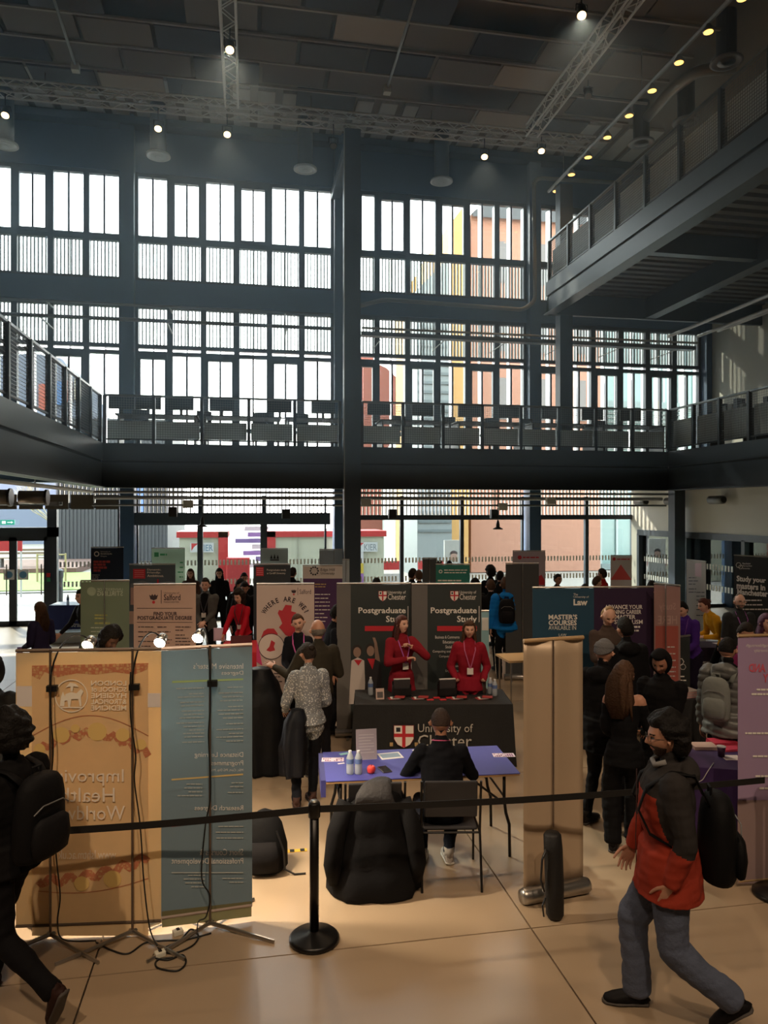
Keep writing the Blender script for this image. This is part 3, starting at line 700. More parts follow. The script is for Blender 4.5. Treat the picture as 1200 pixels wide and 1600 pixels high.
for i in range(10):
    MB().box((R.uniform(-.5, .9), 0, .2+i*.27), (R.uniform(1.0, 1.7), .6, .38+i*.27)).build('stored_board', omat('stored_%d' % (i % 3), ((150, 100, 170), (214, 190, 200), (120, 90, 150))[i % 3], .7), t)
for i, (px, py) in enumerate(((608, 880), (700, 878), (672, 880))):
    t = thing('barrier_board', 'red and white site barrier outside, %s from the left' % ORD[(0, 2, 1)[i]], 'barrier', PY(px, 797, 29)*1.0, 0, 'red site barriers outside'); t.location.z = 0
    b = MB(); b.box((-.5, 0, .1), (.5, .04, .45)); b.build('lower_board', omat('barrier_white', (226, 220, 214), .6), t)
    b = MB(); b.box((-.5, 0, .6), (.5, .04, .95)); b.build('upper_board', RED, t); b = MB(); b.rod((-.45, .05, 0), (-.45, .05, 1), .02); b.rod((.45, .05, 0), (.45, .05, 1), .02); b.build('leg', GALV, t)
t = thing('advert_panel', 'outdoor lightbox showing a dark haired face', 'sign', PY(709, 797, 26)); t.location.z = 0
MB().box((-.35, 0, 0), (.35, .1, 1.9)).build('panel', omat('advert_white', (228, 226, 218), .5), t)
b = MB(); b.ball((0, -.01, 1.30), (.13, .02, .17), 14); b.build('printed_face', omat('skin_print', (214, 176, 156), .6), t); b = MB(); b.ball((0, -.005, 1.42), (.14, .02, .10), 14); b.build('printed_hair', omat('hair_print', (70, 60, 56), .6), t)
# bare tree and benches
t = thing('bare_tree', 'small bare pale tree with support frame on the lawn', 'tree', (PZ(106, 900, 0).x, 32.5, 0))
b = MB(); b.loft([(0, 0, 0), (.03, 0, 1.4), (0, .02, 2.6)], [.08, .06, .045]); 
rr = random.Random(3)
def br(p, d, L, r, k):
    q = p+d*L; b.loft([p, (p+q)/2+Vector((rr.uniform(-.05, .05), 0, rr.uniform(-.02, .06))), q], [r, r*.8, r*.6], n=5)
    if k: 
        for _ in range(3): br(q, (d+Vector((rr.uniform(-.9, .9), rr.uniform(-.6, .6), rr.uniform(-.1, .5)))).normalized(), L*.72, r*.55, k-1)
BARK = omat('bark_pale', (196, 184, 156), .8)
for _ in range(6): br(Vector((0, .02, 2.5)), Vector((rr.uniform(-1.1, 1.1), rr.uniform(-.5, .5), .6)).normalized(), .8, .03, 3)
b.build('trunk', BARK, t)
b = MB(); b.rod((-.5, 0, 0), (-.5, 0, 1.2), .04); b.rod((.6, 0, 0), (.6, 0, 1.2), .04); b.rod((-.5, 0, 1.15), (.6, 0, 1.15), .03); b.build('support_frame', omat('timber_pale', (190, 172, 120), .8), t)
t = thing('bench', 'timber bench outside on the planting bed', 'bench', (PY(40, 797, 38).x, 38, .25))
for k in range(4): MB().box((-1.4, k*.12, .42), (1.4, k*.12+.1, .46)).build('seat_slat', omat('bench_timber', (132, 110, 84), .8), t)
MB().box((-1.2, 0, 0), (-1.1, .45, .42)).build('leg', CONC, t); MB().box((1.1, 0, 0), (1.2, .45, .42)).build('leg', CONC, t)
for k in range(2): MB().box((-1.4, .5, .6+k*.16), (1.4, .53, .70+k*.16)).build('back_slat', MATS['bench_timber'], t)
t = thing('bollard', 'dark bollard outside behind the navy table', 'bollard', (PY(93, 797, 24).x, 24, 0))
MB().lathe([(.10, 0), (.10, .9), (.12, .95), (.12, 1.15), (.05, 1.2)], n=16).build('post', omat('bollard_dark', (60, 62, 64), .5), t)
sg = thing('site_sign', 'small bright red sign board outside the left entrance', 'sign', PY(8, 850, 27.5))
MB().box((-.55, 0, -.25), (.55, .04, .35)).build('board', RED, sg); b = MB(); b.rod((-.5, .06, -2.0), (-.5, .06, .3), .03); b.rod((.5, .06, -2.0), (.5, .06, .3), .03); b.build('post', GALV, sg)
# ================================================================== BANNERS
def banner(label, px0, px1, t0, t1, m, ztop=2.03, z0=.07, style='cassette', back=False, rail=None, poles=None, name='roll_up_banner', group='roll-up banners of the fair', cat='banner'):
    a = G(px0, t0); b_ = G(px1, t1); u = (b_-a); w_ = u.length; ang = math.atan2(u.y, u.x)
    t = thing(name, label, cat, a, ang, group)
    rail = rail or CHROME
    MB().box((0, -.002, z0), (w_, .002, ztop-.015)).build('sheet', m, t)
    MB().loft([(0, 0, ztop), (w_, 0, ztop)], .014, .012, n=8).build('top_rail', rail, t)
    if style == 'cassette':
        b = MB(); b.loft([(-.02, 0, .055), (w_+.02, 0, .055)], .06, .055, side=(0, 1, 0), n=16); b.build('base_cassette', CHROME, t, smooth=True)
        for q in (.15, .85): MB().box((w_*q-.02, -.16, 0), (w_*q+.02, .16, .012)).build('foot', CHROME, t)
        if back: MB().rod((w_/2, -.03, .08), (w_/2, -.03, ztop), .008, 8).build('pole', CHROME, t)
        elif 1: MB().rod((w_/2, .03, .08), (w_/2, .03, ztop), .008, 8).build('pole', CHROME, t)
    if style == 'cross':
        MB().loft([(0, 0, z0), (w_, 0, z0)], .012, n=8).build('bottom_rail', rail, t)
        s_ = -1 if back else 1
        for q in poles:
            MB().rod((q, s_*.02, 0.03), (q, s_*.02, ztop+.01), .0085, 8).build('pole', mat('pole_bronze', (120, 106, 94), .35, .6), t)
            for dx_, dy_ in ((.42, -.30), (-.42, -.30), (.34, .30), (-.34, .30)):
                MB().loft([(q, s_*.02, .045), (q+dx_, s_*.02+dy_, .012)], .010, .016, n=6).build('foot', CHROME, t)
    return t, Plane(t, a, u), w_
INK = mat('ink_white', (236, 232, 226), .6); INKD = mat('ink_dark', (30, 34, 44), .6)
# --- foreground left: two yellow tension banner panels + blue, seen from behind
t1, t2, t3 = 5.13, 5.20, 5.36
LSY = mat('yellow_banner_fabric', (226, 204, 164), .65, var=.06, vs=3, trans=.3)
LS, P_, w_ = banner('tall yellow orange banner seen from behind, reversed white lettering and a round seal', 25, 252, t1, t2, LSY, 2.02, .10, 'cross', True, poles=(.24, .80), rail=mat('rail_dark', (108, 92, 78), .5, .4))
OR1 = mat('print_orange', (232, 200, 152), .65, var=.12, vs=5, trans=.12)
P_.rect('printed_panel', 50, 1040, 232, 1462, OR1)
P_.rect('pale_patch', 26, 1072, 50, 1104, mat('print_pale', (230, 222, 218), .65)); P_.rect('pale_patch', 231, 1083, 251, 1105, MATS['print_pale'])
hexm = bpy.data.materials.new('hex_print'); hexm.use_nodes = True
hn = hexm.node_tree.nodes; hl = hexm.node_tree.links; hp = hn['Principled BSDF']
hc = hn.new('ShaderNodeTexCoord'); hv = hn.new('ShaderNodeTexVoronoi'); hv.feature = 'DISTANCE_TO_EDGE'; hv.inputs['Scale'].default_value = 42; hv.inputs['Randomness'].default_value = .35
hl.new(hc.outputs['Object'], hv.inputs['Vector']); hr = hn.new('ShaderNodeValToRGB'); hl.new(hv.outputs['Distance'], hr.inputs[0])
hr.color_ramp.elements[0].position = .06; hr.color_ramp.elements[0].color = lin((206, 130, 96))+(1,); hr.color_ramp.elements[1].position = .16; hr.color_ramp.elements[1].color = lin((220, 182, 130))+(1,)
hl.new(hr.outputs[0], hp.inputs['Base Color']); ht = hn.new('ShaderNodeBsdfTranslucent'); hl.new(hr.outputs[0], ht.inputs[0]); hm = hn.new('ShaderNodeMixShader'); hm.inputs[0].default_value = .1
hl.new(hp.outputs[0], hm.inputs[1]); hl.new(ht.outputs[0], hm.inputs[2]); hl.new(hm.outputs[0], hn['Material Output'].inputs[0])
P_.poly('cell_pattern', [(50, 1040), (232, 1036), (230, 1046), (210, 1054), (180, 1050), (150, 1054), (120, 1052), (90, 1058), (70, 1050), (62, 1062), (50, 1056)][::-1], hexm)
def band(P, name, pts, wd, m):
    n_ = len(pts); L = []; Rr = []
    for i, (x_, y_) in enumerate(pts):
        a = pts[max(0, i-1)]; c = pts[min(n_-1, i+1)]; dx_, dy_ = c[0]-a[0], c[1]-a[1]; l_ = math.hypot(dx_, dy_) or 1
        L.append((x_-dy_/l_*wd/2, y_+dx_/l_*wd/2)); Rr.append((x_+dy_/l_*wd/2, y_-dx_/l_*wd/2))
    y = P._y(); V = [P.at(*q) for q in L+Rr]; me = bpy.data.meshes.new(name)
    me.from_pydata([(a, y, b) for a, b in V], [], [(i, i+1, n_+i+1, n_+i) for i in range(n_-1)]); me.materials.append(m); me.update(); return link(name, me, P.root)
arc = [(50+182*k/24, 1150-32*math.sin(math.pi*k/24)+(0 if k < 12 else 0)) for k in range(25)]
ORL = mat('print_red_line', (200, 140, 106), .65, trans=.4)
band(P_, 'cell_outline', arc, 1.6, ORL)
band(P_, 'cell_wall', [(50+182*k/30, 1178-32*math.sin(math.pi*k/30)+5*math.sin(k*1.7)) for k in range(31)], 11, hexm)
band(P_, 'cell_outline', [(60+172*k/24, 1392-20*(k/24)**2+6*math.sin(math.pi*k/24)) for k in range(25)], 1.4, ORL)
band(P_, 'cell_wall', [(60+172*k/30, 1376-36*(k/30)**2+6*math.sin(k*1.3)) for k in range(31)], 12, hexm)
CY = mat('print_cell_yellow', (232, 198, 124), .65)
for (cx_, cy_, r_) in ((152, 1143, 15), (96, 1148, 13), (192, 1148, 11), (62, 1170, 9), (220, 1163, 9), (176, 1373, 14), (128, 1380, 12), (118, 1138, 7)): P_.disc('cell', cx_, cy_, r_, CY, 24, ry=r_*.95)
SEAL = mat('print_seal_white', (250, 240, 220), .6)
P_.disc('seal_ring', 112, 1087, 26, SEAL, 36, r0=24.3)
# seal picture: palm and two figures with a horse-like animal pair, as line shapes
for q in ([(100, 1095), (103, 1084), (112, 1081), (120, 1083), (127, 1076), (131, 1080), (127, 1088), (128, 1103), (125, 1103), (123, 1092), (112, 1092), (110, 1104), (107, 1104), (106, 1094)],
          [(94, 1103), (96, 1088), (99, 1080), (102, 1088), (101, 1103)], [(103, 1074), (110, 1066), (119, 1068), (124, 1073), (115, 1072), (114, 1080), (111, 1080), (111, 1072)]):
    P_.poly('seal_figure', q[::-1], SEAL)
P_.rect('seal_ground', 96, 1104, 129, 1106, SEAL)
for i, s_ in enumerate(('LONDON', 'SCHOOL of', 'HYGIENE', '&TROPICAL', 'MEDICINE')):
    P_.text(s_, 143, 1063+i*9.6, 198, 1071+i*9.6, SEAL, True)
WH2 = mat('print_cream', (244, 232, 216), .6)
P_.text('Improving', 72, 1201, 194, 1227, WH2, True, .0); P_.text('Health', 96, 1230, 180, 1252, WH2, True, .0); P_.text('Worldwide', 66, 1258, 196, 1280, WH2, True, .0)
P_.text('www.lshtm.ac.uk', 92, 1327, 182, 1341, WH2, True, .0)
LB = mat('blue_banner_fabric', (132, 152, 162), .65, var=.04, vs=2, trans=.3)
BB, P_, w_ = banner('tall blue grey banner seen from behind with reversed degree lists', 252, 394, 5.20, 5.37, LB, 2.02, .12, 'cross', True, poles=(.335,), rail=mat('rail_light', (186, 168, 158), .4, .4))
P_.poly('olive_foot_strip', [(253, 1449), (393, 1432), (393, 1408), (253, 1424)], mat('print_olive', (132, 128, 92), .65, trans=.3))
P_.poly('accent_line', [(269, 1064), (269, 1067), (380, 1062.5), (380, 1060)], mat('print_green', (178, 206, 132), .6))
P_.poly('accent_line', [(268, 1217), (268, 1219.5), (380, 1211), (380, 1208.5)], mat('print_sand', (222, 196, 132), .6))
P_.poly('accent_line', [(268, 1290), (268, 1292), (380, 1280), (380, 1278)], mat('print_rose', (204, 120, 104), .6))
P_.text("Intensive Master's", 302, 1036, 380, 1045, INK, True, 0); P_.text('Degrees', 346, 1048, 380, 1056, INK, True, 0)
P_.text('Distance Learning', 304, 1175, 380, 1185, INK, True, 0); P_.text('Programmes', 330, 1188, 380, 1198, INK, True, 0); P_.text('MSc, Cert, PG Dip, MSc', 328, 1201, 380, 1206, INK, True, 0)
P_.text('Research Degrees', 304, 1258, 380, 1268, INK, True, 0); P_.text('Short Courses &', 312, 1326, 380, 1336, INK, True, 0); P_.text('Professional Development', 268, 1340, 380, 1352, INK, True, 0)
def small(P, x0, x1, ya, yb, step, m, rnd=11, right=True, h=1.6, slope=0):
    q = random.Random(rnd); rows = []; y = ya
    while y < yb:
        w__ = (x1-x0)*q.uniform(.5, 1); rows.append((x1-w__, y, x1, h) if right else (x0, y, x0+w__, h)); y += step*(1 if q.random() < .6 else 1.5)
    P.lines('small_print', rows, m, slope)
IG = mat('ink_grey', (190, 196, 192), .6)
small(P_, 336, 380, 1073, 1160, 6, IG, 1, slope=-.03); small(P_, 274, 319, 1075, 1162, 5.4, IG, 2, slope=-.03)
small(P_, 350, 380, 1222, 1240, 6, IG, 3); small(P_, 276, 316, 1224, 1245, 6, IG, 4); small(P_, 332, 380, 1290, 1312, 6, IG, 5); small(P_, 336, 380, 1362, 1382, 6, IG, 6); small(P_, 280, 320, 1366, 1390, 6, IG, 7)
P_.rect('small_rule', 268, 1362, 380, 1363.5, IG)
# clamp lamps with swan necks
CLG = mat('clamp_lamp_glow', (255, 244, 226), .3, emit=30)
def clamplamp(label, root, lx, ex, lit, ztop, headpx, tt):
    t = thing('clamp_lamp', label, 'lamp', PT(headpx[0], headpx[1], tt), 0, 'clamp lamps over the tall banners')
    base = root.matrix_basis @ Vector((lx, -.03, 1.86)); base = root.location + (Matrix.Rotation(root.rotation_euler.z, 3, 'Z') @ Vector((lx, -.03, 1.76)))
    v = base-t.location; up = Vector((0, 0, 1))
    pts = []
    A = v; B = v+up*.22; C_ = Vector((v.x*.6, v.y*.6, .16)); D_ = Vector((-.03, 0.0, .06)) if v.x < 0 else Vector((.03, 0, .06)); E = Vector((0, 0, .01))
    for k in range(15):
        u = k/14; c = [(1-u)**4, 4*u*(1-u)**3, 6*u*u*(1-u)**2, 4*u**3*(1-u), u**4]; pts.append(A*c[0]+B*c[1]+C_*c[2]+D_*c[3]+E*c[4])
    MB().loft(pts, .006, n=6).build('swan_neck', BLACK, t, smooth=True)
    MB().box((v.x-.02, v.y-.02, v.z-.02), (v.x+.05, v.y+.03, v.z+.02)).build('clamp', BLACK, t)
    d = Vector((-.25, -.75, -.45)).normalized()
    MB().loft([-d*.05, -d*.04, d*.03], [.02, .035, .045], n=12).build('lamp_head', CHROME, t, smooth=True)
    MB().loft([d*.031, d*.036], .04, n=12).build('lens', CLG, t)
    hw = t.location
    n_ = Matrix.Rotation(root.rotation_euler.z, 3, 'Z') @ Vector((0, 1, 0))
    spot(hw.x+n_.x*.10, hw.y+n_.y*.10, hw.z+.02, hw.x-n_.x*.12, hw.y-n_.y*.12, hw.z-1.2, 120, 150, (255, 232, 200), .04, .8)
clamplamp('lit clamp lamp bending over the left half of the yellow banner', LS, .24, .5, True, 2.02, (140, 1004), 5.28)
clamplamp('lit clamp lamp bending over the right edge of the yellow banner', LS, .80, 1.0, True, 2.02, (252, 1000), 5.32)
clamplamp('lit clamp lamp over the blue banner', BB, .335, .3, True, 2.02, (311, 993), 5.42)
# trailing cables
CB = mat('cable_black', (14, 14, 14), .5)
def cable(label, pts, r=.005, m=CB, cat='cable', name='cable', group=None):
    p0 = Vector(pts[0]); P = [Vector(p)-p0 for p in pts]; Q = []
    for i in range(len(P)-1):
        a = P[max(0, i-1)]; b = P[i]; c = P[i+1]; d = P[min(len(P)-1, i+2)]
        for k in range(6):
            u = k/6; Q.append(.5*((2*b)+(c-a)*u+(2*a-5*b+4*c-d)*u*u+(3*b-a-3*c+d)*u**3))
    Q.append(P[-1]); o = MB().loft(Q, r, n=6).build(name, m, None, smooth=True, loc=p0); return tag(o, label, cat, group)
def cp(px, py, t): return PT(px, py, t)
cable('thin black lamp cable hanging down the left pole of the yellow banner', [cp(80, 1050, 5.1), cp(79, 1110, 5.08), cp(83, 1170, 5.08), cp(80, 1240, 5.08), cp(88, 1340, 5.06), cp(94, 1400, 5.06), cp(90, 1440, 5.02), cp(99, 1468, 5.0), cp(150, 1470, 4.98)], group='lamp cables')
cable('thin black lamp cable hanging down the right pole of the yellow banner', [cp(204, 1050, 5.14), cp(204, 1120, 5.12), cp(212, 1180, 5.1), cp(210, 1220, 5.1), cp(219, 1290, 5.1), cp(225, 1380, 5.08), cp(234, 1450, 5.06), cp(246, 1478, 5.02)], group='lamp cables')
cable('thin black lamp cable hanging down the pole of the blue banner', [cp(328, 1030, 5.24), cp(329, 1100, 5.22), cp(326, 1150, 5.22), cp(329, 1240, 5.22), cp(321, 1290, 5.2), cp(315, 1370, 5.2), cp(328, 1400, 5.2), cp(322, 1432, 5.18), cp(310, 1440, 5.16), cp(308, 1460, 5.1)], group='lamp cables')
def fz(px, py, dz=.008): return PZ(px, py, dz)
cable('tangled black cable looping over the floor below the banners', [fz(246, 1480), fz(268, 1490), fz(300, 1478), fz(310, 1462), fz(298, 1452), fz(280, 1470), fz(250, 1484), fz(240, 1495), fz(262, 1500), fz(285, 1492), fz(290, 1505), fz(276, 1517), fz(246, 1512), fz(246, 1500), fz(270, 1496)], .006)
cable('black cable running along the floor behind the banner feet', [fz(150, 1472), fz(175, 1485), fz(200, 1490), fz(225, 1474), fz(250, 1470), fz(290, 1468), fz(330, 1458)], .006)
for i, (px, py) in enumerate(((250, 1494), (278, 1460))):
    o = thing('plug_adaptor', 'white plug adaptor in the cable tangle, %s one' % ('front' if i == 0 else 'rear'), 'plug', fz(px, py, 0), .4)
    MB().bevbox((-.035, -.025, 0), (.035, .025, .035), .006).build('housing', WHITEP, o); MB().box((-.01, -.012, .035), (.01, .012, .042)).build('socket_face', BLACK, o)
# --- tan back of roll-up banner on the right
TAN = mat('silver_banner_back', (192, 170, 144), .42, .2, var=.05, vs=1.5, trans=.12)
t, P_, w_ = banner('blank silvery tan back of a narrow roll-up banner standing right of the blue table', 818, 908, 5.62, 5.78, TAN, 2.0, .10, 'none')
t.children[0].hide_render = False
for c_ in list(t.children): bpy.data.objects.remove(c_)
a = G(816, 5.63); b_ = G(910, 5.79); w_ = (b_-a).length
nx, nz = 12, 16; vs = []; fs = []
for j in range(nz+1):
    for i in range(nx+1):
        u = i/nx; v = j/nz; x_ = w_*u*(1-.0*v)
        vs.append((x_, .018*math.sin(u*9.0)*(.3+v)*.8+(-.012 if abs(u-.48) < .04 else 0), .10+v*1.89))
for j in range(nz):
    for i in range(nx): k = j*(nx+1)+i; fs.append((k, k+1, k+nx+2, k+nx+1))
me = bpy.data.meshes.new('sheet'); me.from_pydata(vs, [], fs); me.materials.append(TAN); me.polygons.foreach_set('use_smooth', [True]*len(fs)); me.update()
so_ = link('sheet', me, t); md = so_.modifiers.new('s', 'SOLIDIFY'); md.thickness = .002
MB().loft([(0, 0, 2.0), (w_, 0, 2.0)], .016, n=8).build('top_rail', mat('tan_rail', (190, 160, 120), .4, .5), t)
b = MB(); b.loft([(-.03, -.02, .062), (0, -.02, .062), (w_, -.02, .062), (w_+.03, -.02, .062)], [.052, .062, .062, .052], n=18); b.build('base_cassette', CHROME, t, smooth=True)
MB().rod((w_*.46, -.028, .1), (w_*.46, -.028, 2.0), .007).build('pole', mat('pole_bronze', (120, 106, 94), .35, .6), t)
MB().box((w_*.3-.02, -.2, 0), (w_*.3+.02, .18, .012)).build('foot', CHROME, t)
# black carry case leaning on it
a = PZ(867, 1436); t = thing('banner_carry_case', 'long black padded carry case standing against the tan banner', 'bag', a, -.18)
cs = mat('case_black', (15, 15, 16), .6, bump=.2, bs=30)
b = MB(); b.loft([(0, 0, .01), (0, 0, .04), (0, .01, .25), (-.005, .03, .5), (-.01, .04, .60), (-.01, .04, .62)], [.05, .066, .07, .070, .066, .05], [.045, .06, .065, .062, .058, .045], side=(1, 0, 0), n=14); b.build('case_body', cs, t, smooth=True)
b = MB(); b.loft([(-.07, -.02, .52), (-.10, -.03, .45), (-.11, -.03, .30), (-.085, -.03, .22)], .008, .016, n=6); b.build('shoulder_strap', BLACK, t, smooth=True)
b = MB(); b.loft([(-.072, -.02, .17), (-.10, -.04, .12), (-.09, -.04, .04)], .006, n=6); b.build('handle', BLACK, t)
# --- lilac banner on the right edge seen from behind
LIL = mat('lilac_fabric', (180, 156, 190), .6, var=.04, vs=2, trans=.25)
t, P_, w_ = banner('lilac grey banner at the right frame edge seen from behind', 1153, 1262, 5.85, 5.95, LIL, 2.0, .05, 'cross', True, poles=(.75,), rail=mat('tan_rail', (190, 160, 120), .4, .5))
P_.text('Loughborough', 1166, 1006, 1206, 1012, INK, True, 0); P_.text('University', 1178, 1014, 1206, 1020, INK, True, 0)
PK = mat('print_pink', (206, 92, 112), .6); P_.text('ENGLAND', 1150+20, 1036, 1230, 1052, PK, True, .03) if 0 else P_.text('AND', 1170, 1037, 1196, 1050, PK, True, .03)
P_.text('Y', 1192, 1053, 1200, 1066, PK, True, .03)
for (y_, a_, b_) in ((1076, 1182, 1204), (1083, 1174, 1204), (1144, 1164, 1204), (1180, 1176, 1204), (1211, 1180, 1204), (1230, 1186, 1204)): P_.lines('small_print', [(a_, y_, b_, 3)], INK)
P_.rect('grey_foot_panel', 1152, 1250, 1225, 1380, mat('lilac_lower', (160, 138, 138), .6, trans=.2))
# --- Chester display: two dark banners with grey sides
CG = mat('banner_grey_side', (104, 102, 100), .6, var=.05); CD = mat('banner_black_green', (44, 52, 52), .55)
WH = mat('print_white', (238, 234, 226), .6); RD = mat('print_red', (196, 40, 52), .6)
def shield(P, x0, y0, x1, y1, name='shield'):
    cx_ = (x0+x1)/2; h_ = y1-y0
    P.poly(name+'_border', [(x0-1, y0-1), (x0-1, y0+h_*.62), (x0+(cx_-x0)*.35, y0+h_*.88), (cx_, y1+1), (x1-(x1-cx_)*.35, y0+h_*.88), (x1+1, y0+h_*.62), (x1+1, y0-1)], mat('shield_edge', (120, 40, 44), .6))
    P.poly(name+'_field', [(x0, y0), (x0, y0+h_*.6), (x0+(cx_-x0)*.35, y0+h_*.86), (cx_, y1), (x1-(x1-cx_)*.35, y0+h_*.86), (x1, y0+h_*.6), (x1, y0)], WH)
    w__ = (x1-x0)*.18
    P.rect(name+'_cross', cx_-w__/2, y0, cx_+w__/2, y1-.5, RD); P.rect(name+'_cross', x0, y0+h_*.36, x1, y0+h_*.36+w__, RD)
    P.rect(name+'_charge', x0+(x1-x0)*.10, y0+h_*.08, x0+(x1-x0)*.32, y0+h_*.28, INKD)
def chester(label, px0, px1, pxd, tx0, tx1, sx, t_):
    t, P, w_ = banner(label, px0, px1, t_, t_+.05, CG, 2.03, .07)
    P.rect('dark_print', pxd, 913, px1-.5, 1155, CD)
    shield(P, sx, 924, sx+12, 939)
    P.text('University of', sx+14, 923, px1-8, 929, WH, bold=0); P.text('Chester', sx+14, 928, px1-8, 937, WH, bold=0)
    P.text('Postgraduate', tx0, 949, tx1, 961, WH, bold=.02); P.text('Study', tx1-31, 962, tx1, 975, WH, bold=.02)
    P.rect('red_bar', tx0+10, 978, tx1, 986, RD); P.rect('white_rule', tx1+3, 947, tx1+4, 972, WH)
    return P
P_ = chester('dark Postgraduate Study roll-up banner behind the left red jacket woman', 526, 642, 548, 560, 634, 592, 9.72)
# printed photo of two students on it
SK = mat('skin_print', (214, 176, 156), .6)
for (cx_, cy_) in ((558, 1018), (579, 1016)):
    P_.disc('printed_hair', cx_, cy_-2, 8, mat('hair_print', (70, 60, 56), .6), 16, ry=9); P_.disc('printed_face', cx_, cy_+1, 6, SK, 16, ry=8)
P_.poly('printed_body', [(549, 1032), (545, 1100), (572, 1100), (569, 1032), (559, 1027)], mat('print_shirt', (206, 196, 190), .6))
P_.poly('printed_body', [(572, 1030), (570, 1080), (596, 1090), (596, 1040), (584, 1028)], mat('print_jacket', (44, 40, 44), .6))
P_.poly('printed_arm', [(586, 1030), (594, 1034), (589, 1004), (586, 996), (582, 996), (585, 1006)], SK)
P_.poly('printed_tie', [(553, 1031), (566, 1031), (560, 1040)], RD); P_.poly('printed_tie', [(574, 1029), (586, 1029), (582, 1046)], RD)
P_ = chester('dark Postgraduate Study roll-up banner with course list behind the right red jacket woman', 643, 752, 668, 673, 745, 704, 9.66)
for i, s_ in enumerate(('Business & Commerce', 'Education and', 'Social Work', 'Computing and Physics', 'Computer Science', 'Medicine', 'Nursing', 'Engineering')):
    y_ = 993+i*7.6; w__ = len(s_)*2.0; P_.text(s_, 718-w__, y_, 718, y_+4.6, WH, bold=0)
P_.lines('small_print', [(690, 1060+k*6, 718, 1.6) for k in range(8)], WH)
# --- Salford banners
SP = mat('salford_pink', (206, 178, 164), .6, var=.03, trans=.2); SD = mat('salford_dark', (52, 34, 44), .6)
def lion(P, cx_, cy_, s_):
    P.poly('crest', [(cx_-7*s_, cy_-4*s_), (cx_-4*s_, cy_-2*s_), (cx_-2*s_, cy_-5*s_), (cx_, cy_-2*s_), (cx_+2*s_, cy_-5*s_), (cx_+4*s_, cy_-2*s_), (cx_+7*s_, cy_-4*s_), (cx_+5*s_, cy_+3*s_), (cx_, cy_+5*s_), (cx_-5*s_, cy_+3*s_)][::-1], SD)
    P.disc('crest_dot', cx_, cy_+8*s_, 2.4*s_, RD, 10)
t, P_, w_ = banner('pink FIND YOUR POSTGRADUATE DEGREE roll-up banner', 209, 306, 9.6, 9.68, SP, 2.03)
lion(P_, 240, 933, 1.0); P_.rect('rule', 251.5, 922, 252.5, 943, SD)
P_.text('University of', 256, 925, 280, 928.5, SD, bold=0); P_.text('Salford', 256, 928.5, 282, 938, SD); P_.text('MANCHESTER', 256, 939.5, 280, 942, SD, bold=0)
P_.text('FIND YOUR', 240, 956, 277, 962, SD, bold=.03); P_.text('POSTGRADUATE DEGREE', 215, 962.5, 300, 968.5, SD, bold=.03)
P_.rect('rule', 214, 950, 301, 950.6, SD); P_.rect('rule', 214, 972, 301, 972.6, SD)
for k, x_ in enumerate((216, 246, 274)): small(P_, x_, x_+25, 979, 1012, 5, SD, 20+k, False, 1.3)
t, P_, w_ = banner('pale WHERE ARE WE? roll-up banner with a red map', 401, 491, 9.66, 9.72, mat('salford_pale', (212, 194, 186), .6, trans=.2), 2.03)
lion(P_, 459, 924, .6); P_.text('Salford', 468, 921, 486, 928, SD, bold=0); P_.rect('rule', 465, 918, 465.6, 930, SD)
st = 'WHERE ARE WE?'; cxx, cyy, rad = 446, 974, 34
for i, ch in enumerate(st):
    if ch == ' ': continue
    an = (-60+120*i/(len(st)-1))*D2R; x_ = cxx+rad*math.sin(an); y_ = cyy-rad*math.cos(an)
    vs, fs, asp = textmesh(ch, .03); yl = P_._y(); ux = (math.cos(an), math.sin(an)); uy = (math.sin(an), -math.cos(an)); V = []; wd = 8*min(asp, 1.15)*.8
    for u, v in vs:
        q = P_.at(x_+ux[0]*(u-.5)*wd+uy[0]*v*8, y_+ux[1]*(u-.5)*wd+uy[1]*v*8); V.append((q[0], yl, q[1]))
    me = bpy.data.meshes.new('lettering'); me.from_pydata(V, [], fs); me.materials.append(SD); me.update(); link('lettering', me, P_.root)
MR = mat('map_red', (186, 44, 58), .6)
P_.poly('red_map', [(446, 945), (456, 946), (455, 955), (463, 957), (460, 970), (456, 974), (462, 982), (464, 990), (455, 996), (446, 992), (440, 984), (436, 980), (441, 974), (438, 966), (434, 958), (436, 953), (441, 954)][::-1], MR)
P_.poly('red_map', [(408, 996), (412, 986), (418, 982), (428, 982), (434, 990), (433, 1000), (420, 998)][::-1], MR)
P_.disc('map_inset_ring', 424, 1010, 20.5, SD, 32, r0=19.5); P_.disc('map_inset', 424, 1010, 19.4, mat('salford_inset', (220, 206, 200), .6), 32)
P_.poly('red_map', [(424, 1000), (430, 1004), (428, 1010), (430, 1016), (422, 1018), (416, 1016), (421, 1010)][::-1], MR)
small(P_, 418, 442, 1044, 1074, 5, SD, 33, False, 1.4)
P_.poly('magenta_edge', [(401, 1000), (401, 1034), (410, 1040), (404, 1010)], mat('magenta_print', (206, 60, 120), .6))
# --- Stirling green back
t, P_, w_ = banner('sage green banner seen from behind with faint reversed lettering', 126, 202, 10.1, 10.15, mat('sage_fabric', (138, 154, 132), .6, trans=.35), 2.03, back=True)
SG = mat('sage_ink', (196, 206, 186), .6); P_.text('UNIVERSITY OF', 152, 919, 192, 923, SG, True, 0); P_.text('STIRLING', 152, 923.5, 192, 931, SG, True, .01); P_.disc('seal', 143, 924, 7, mat('sage_seal', (160, 176, 152), .6), 16)
small(P_, 148, 178, 960, 975, 5, mat('sage_yellow', (176, 178, 110), .6), 41, False, 2.5); small(P_, 142, 184, 980, 996, 6, SG, 42, False, 1.5)
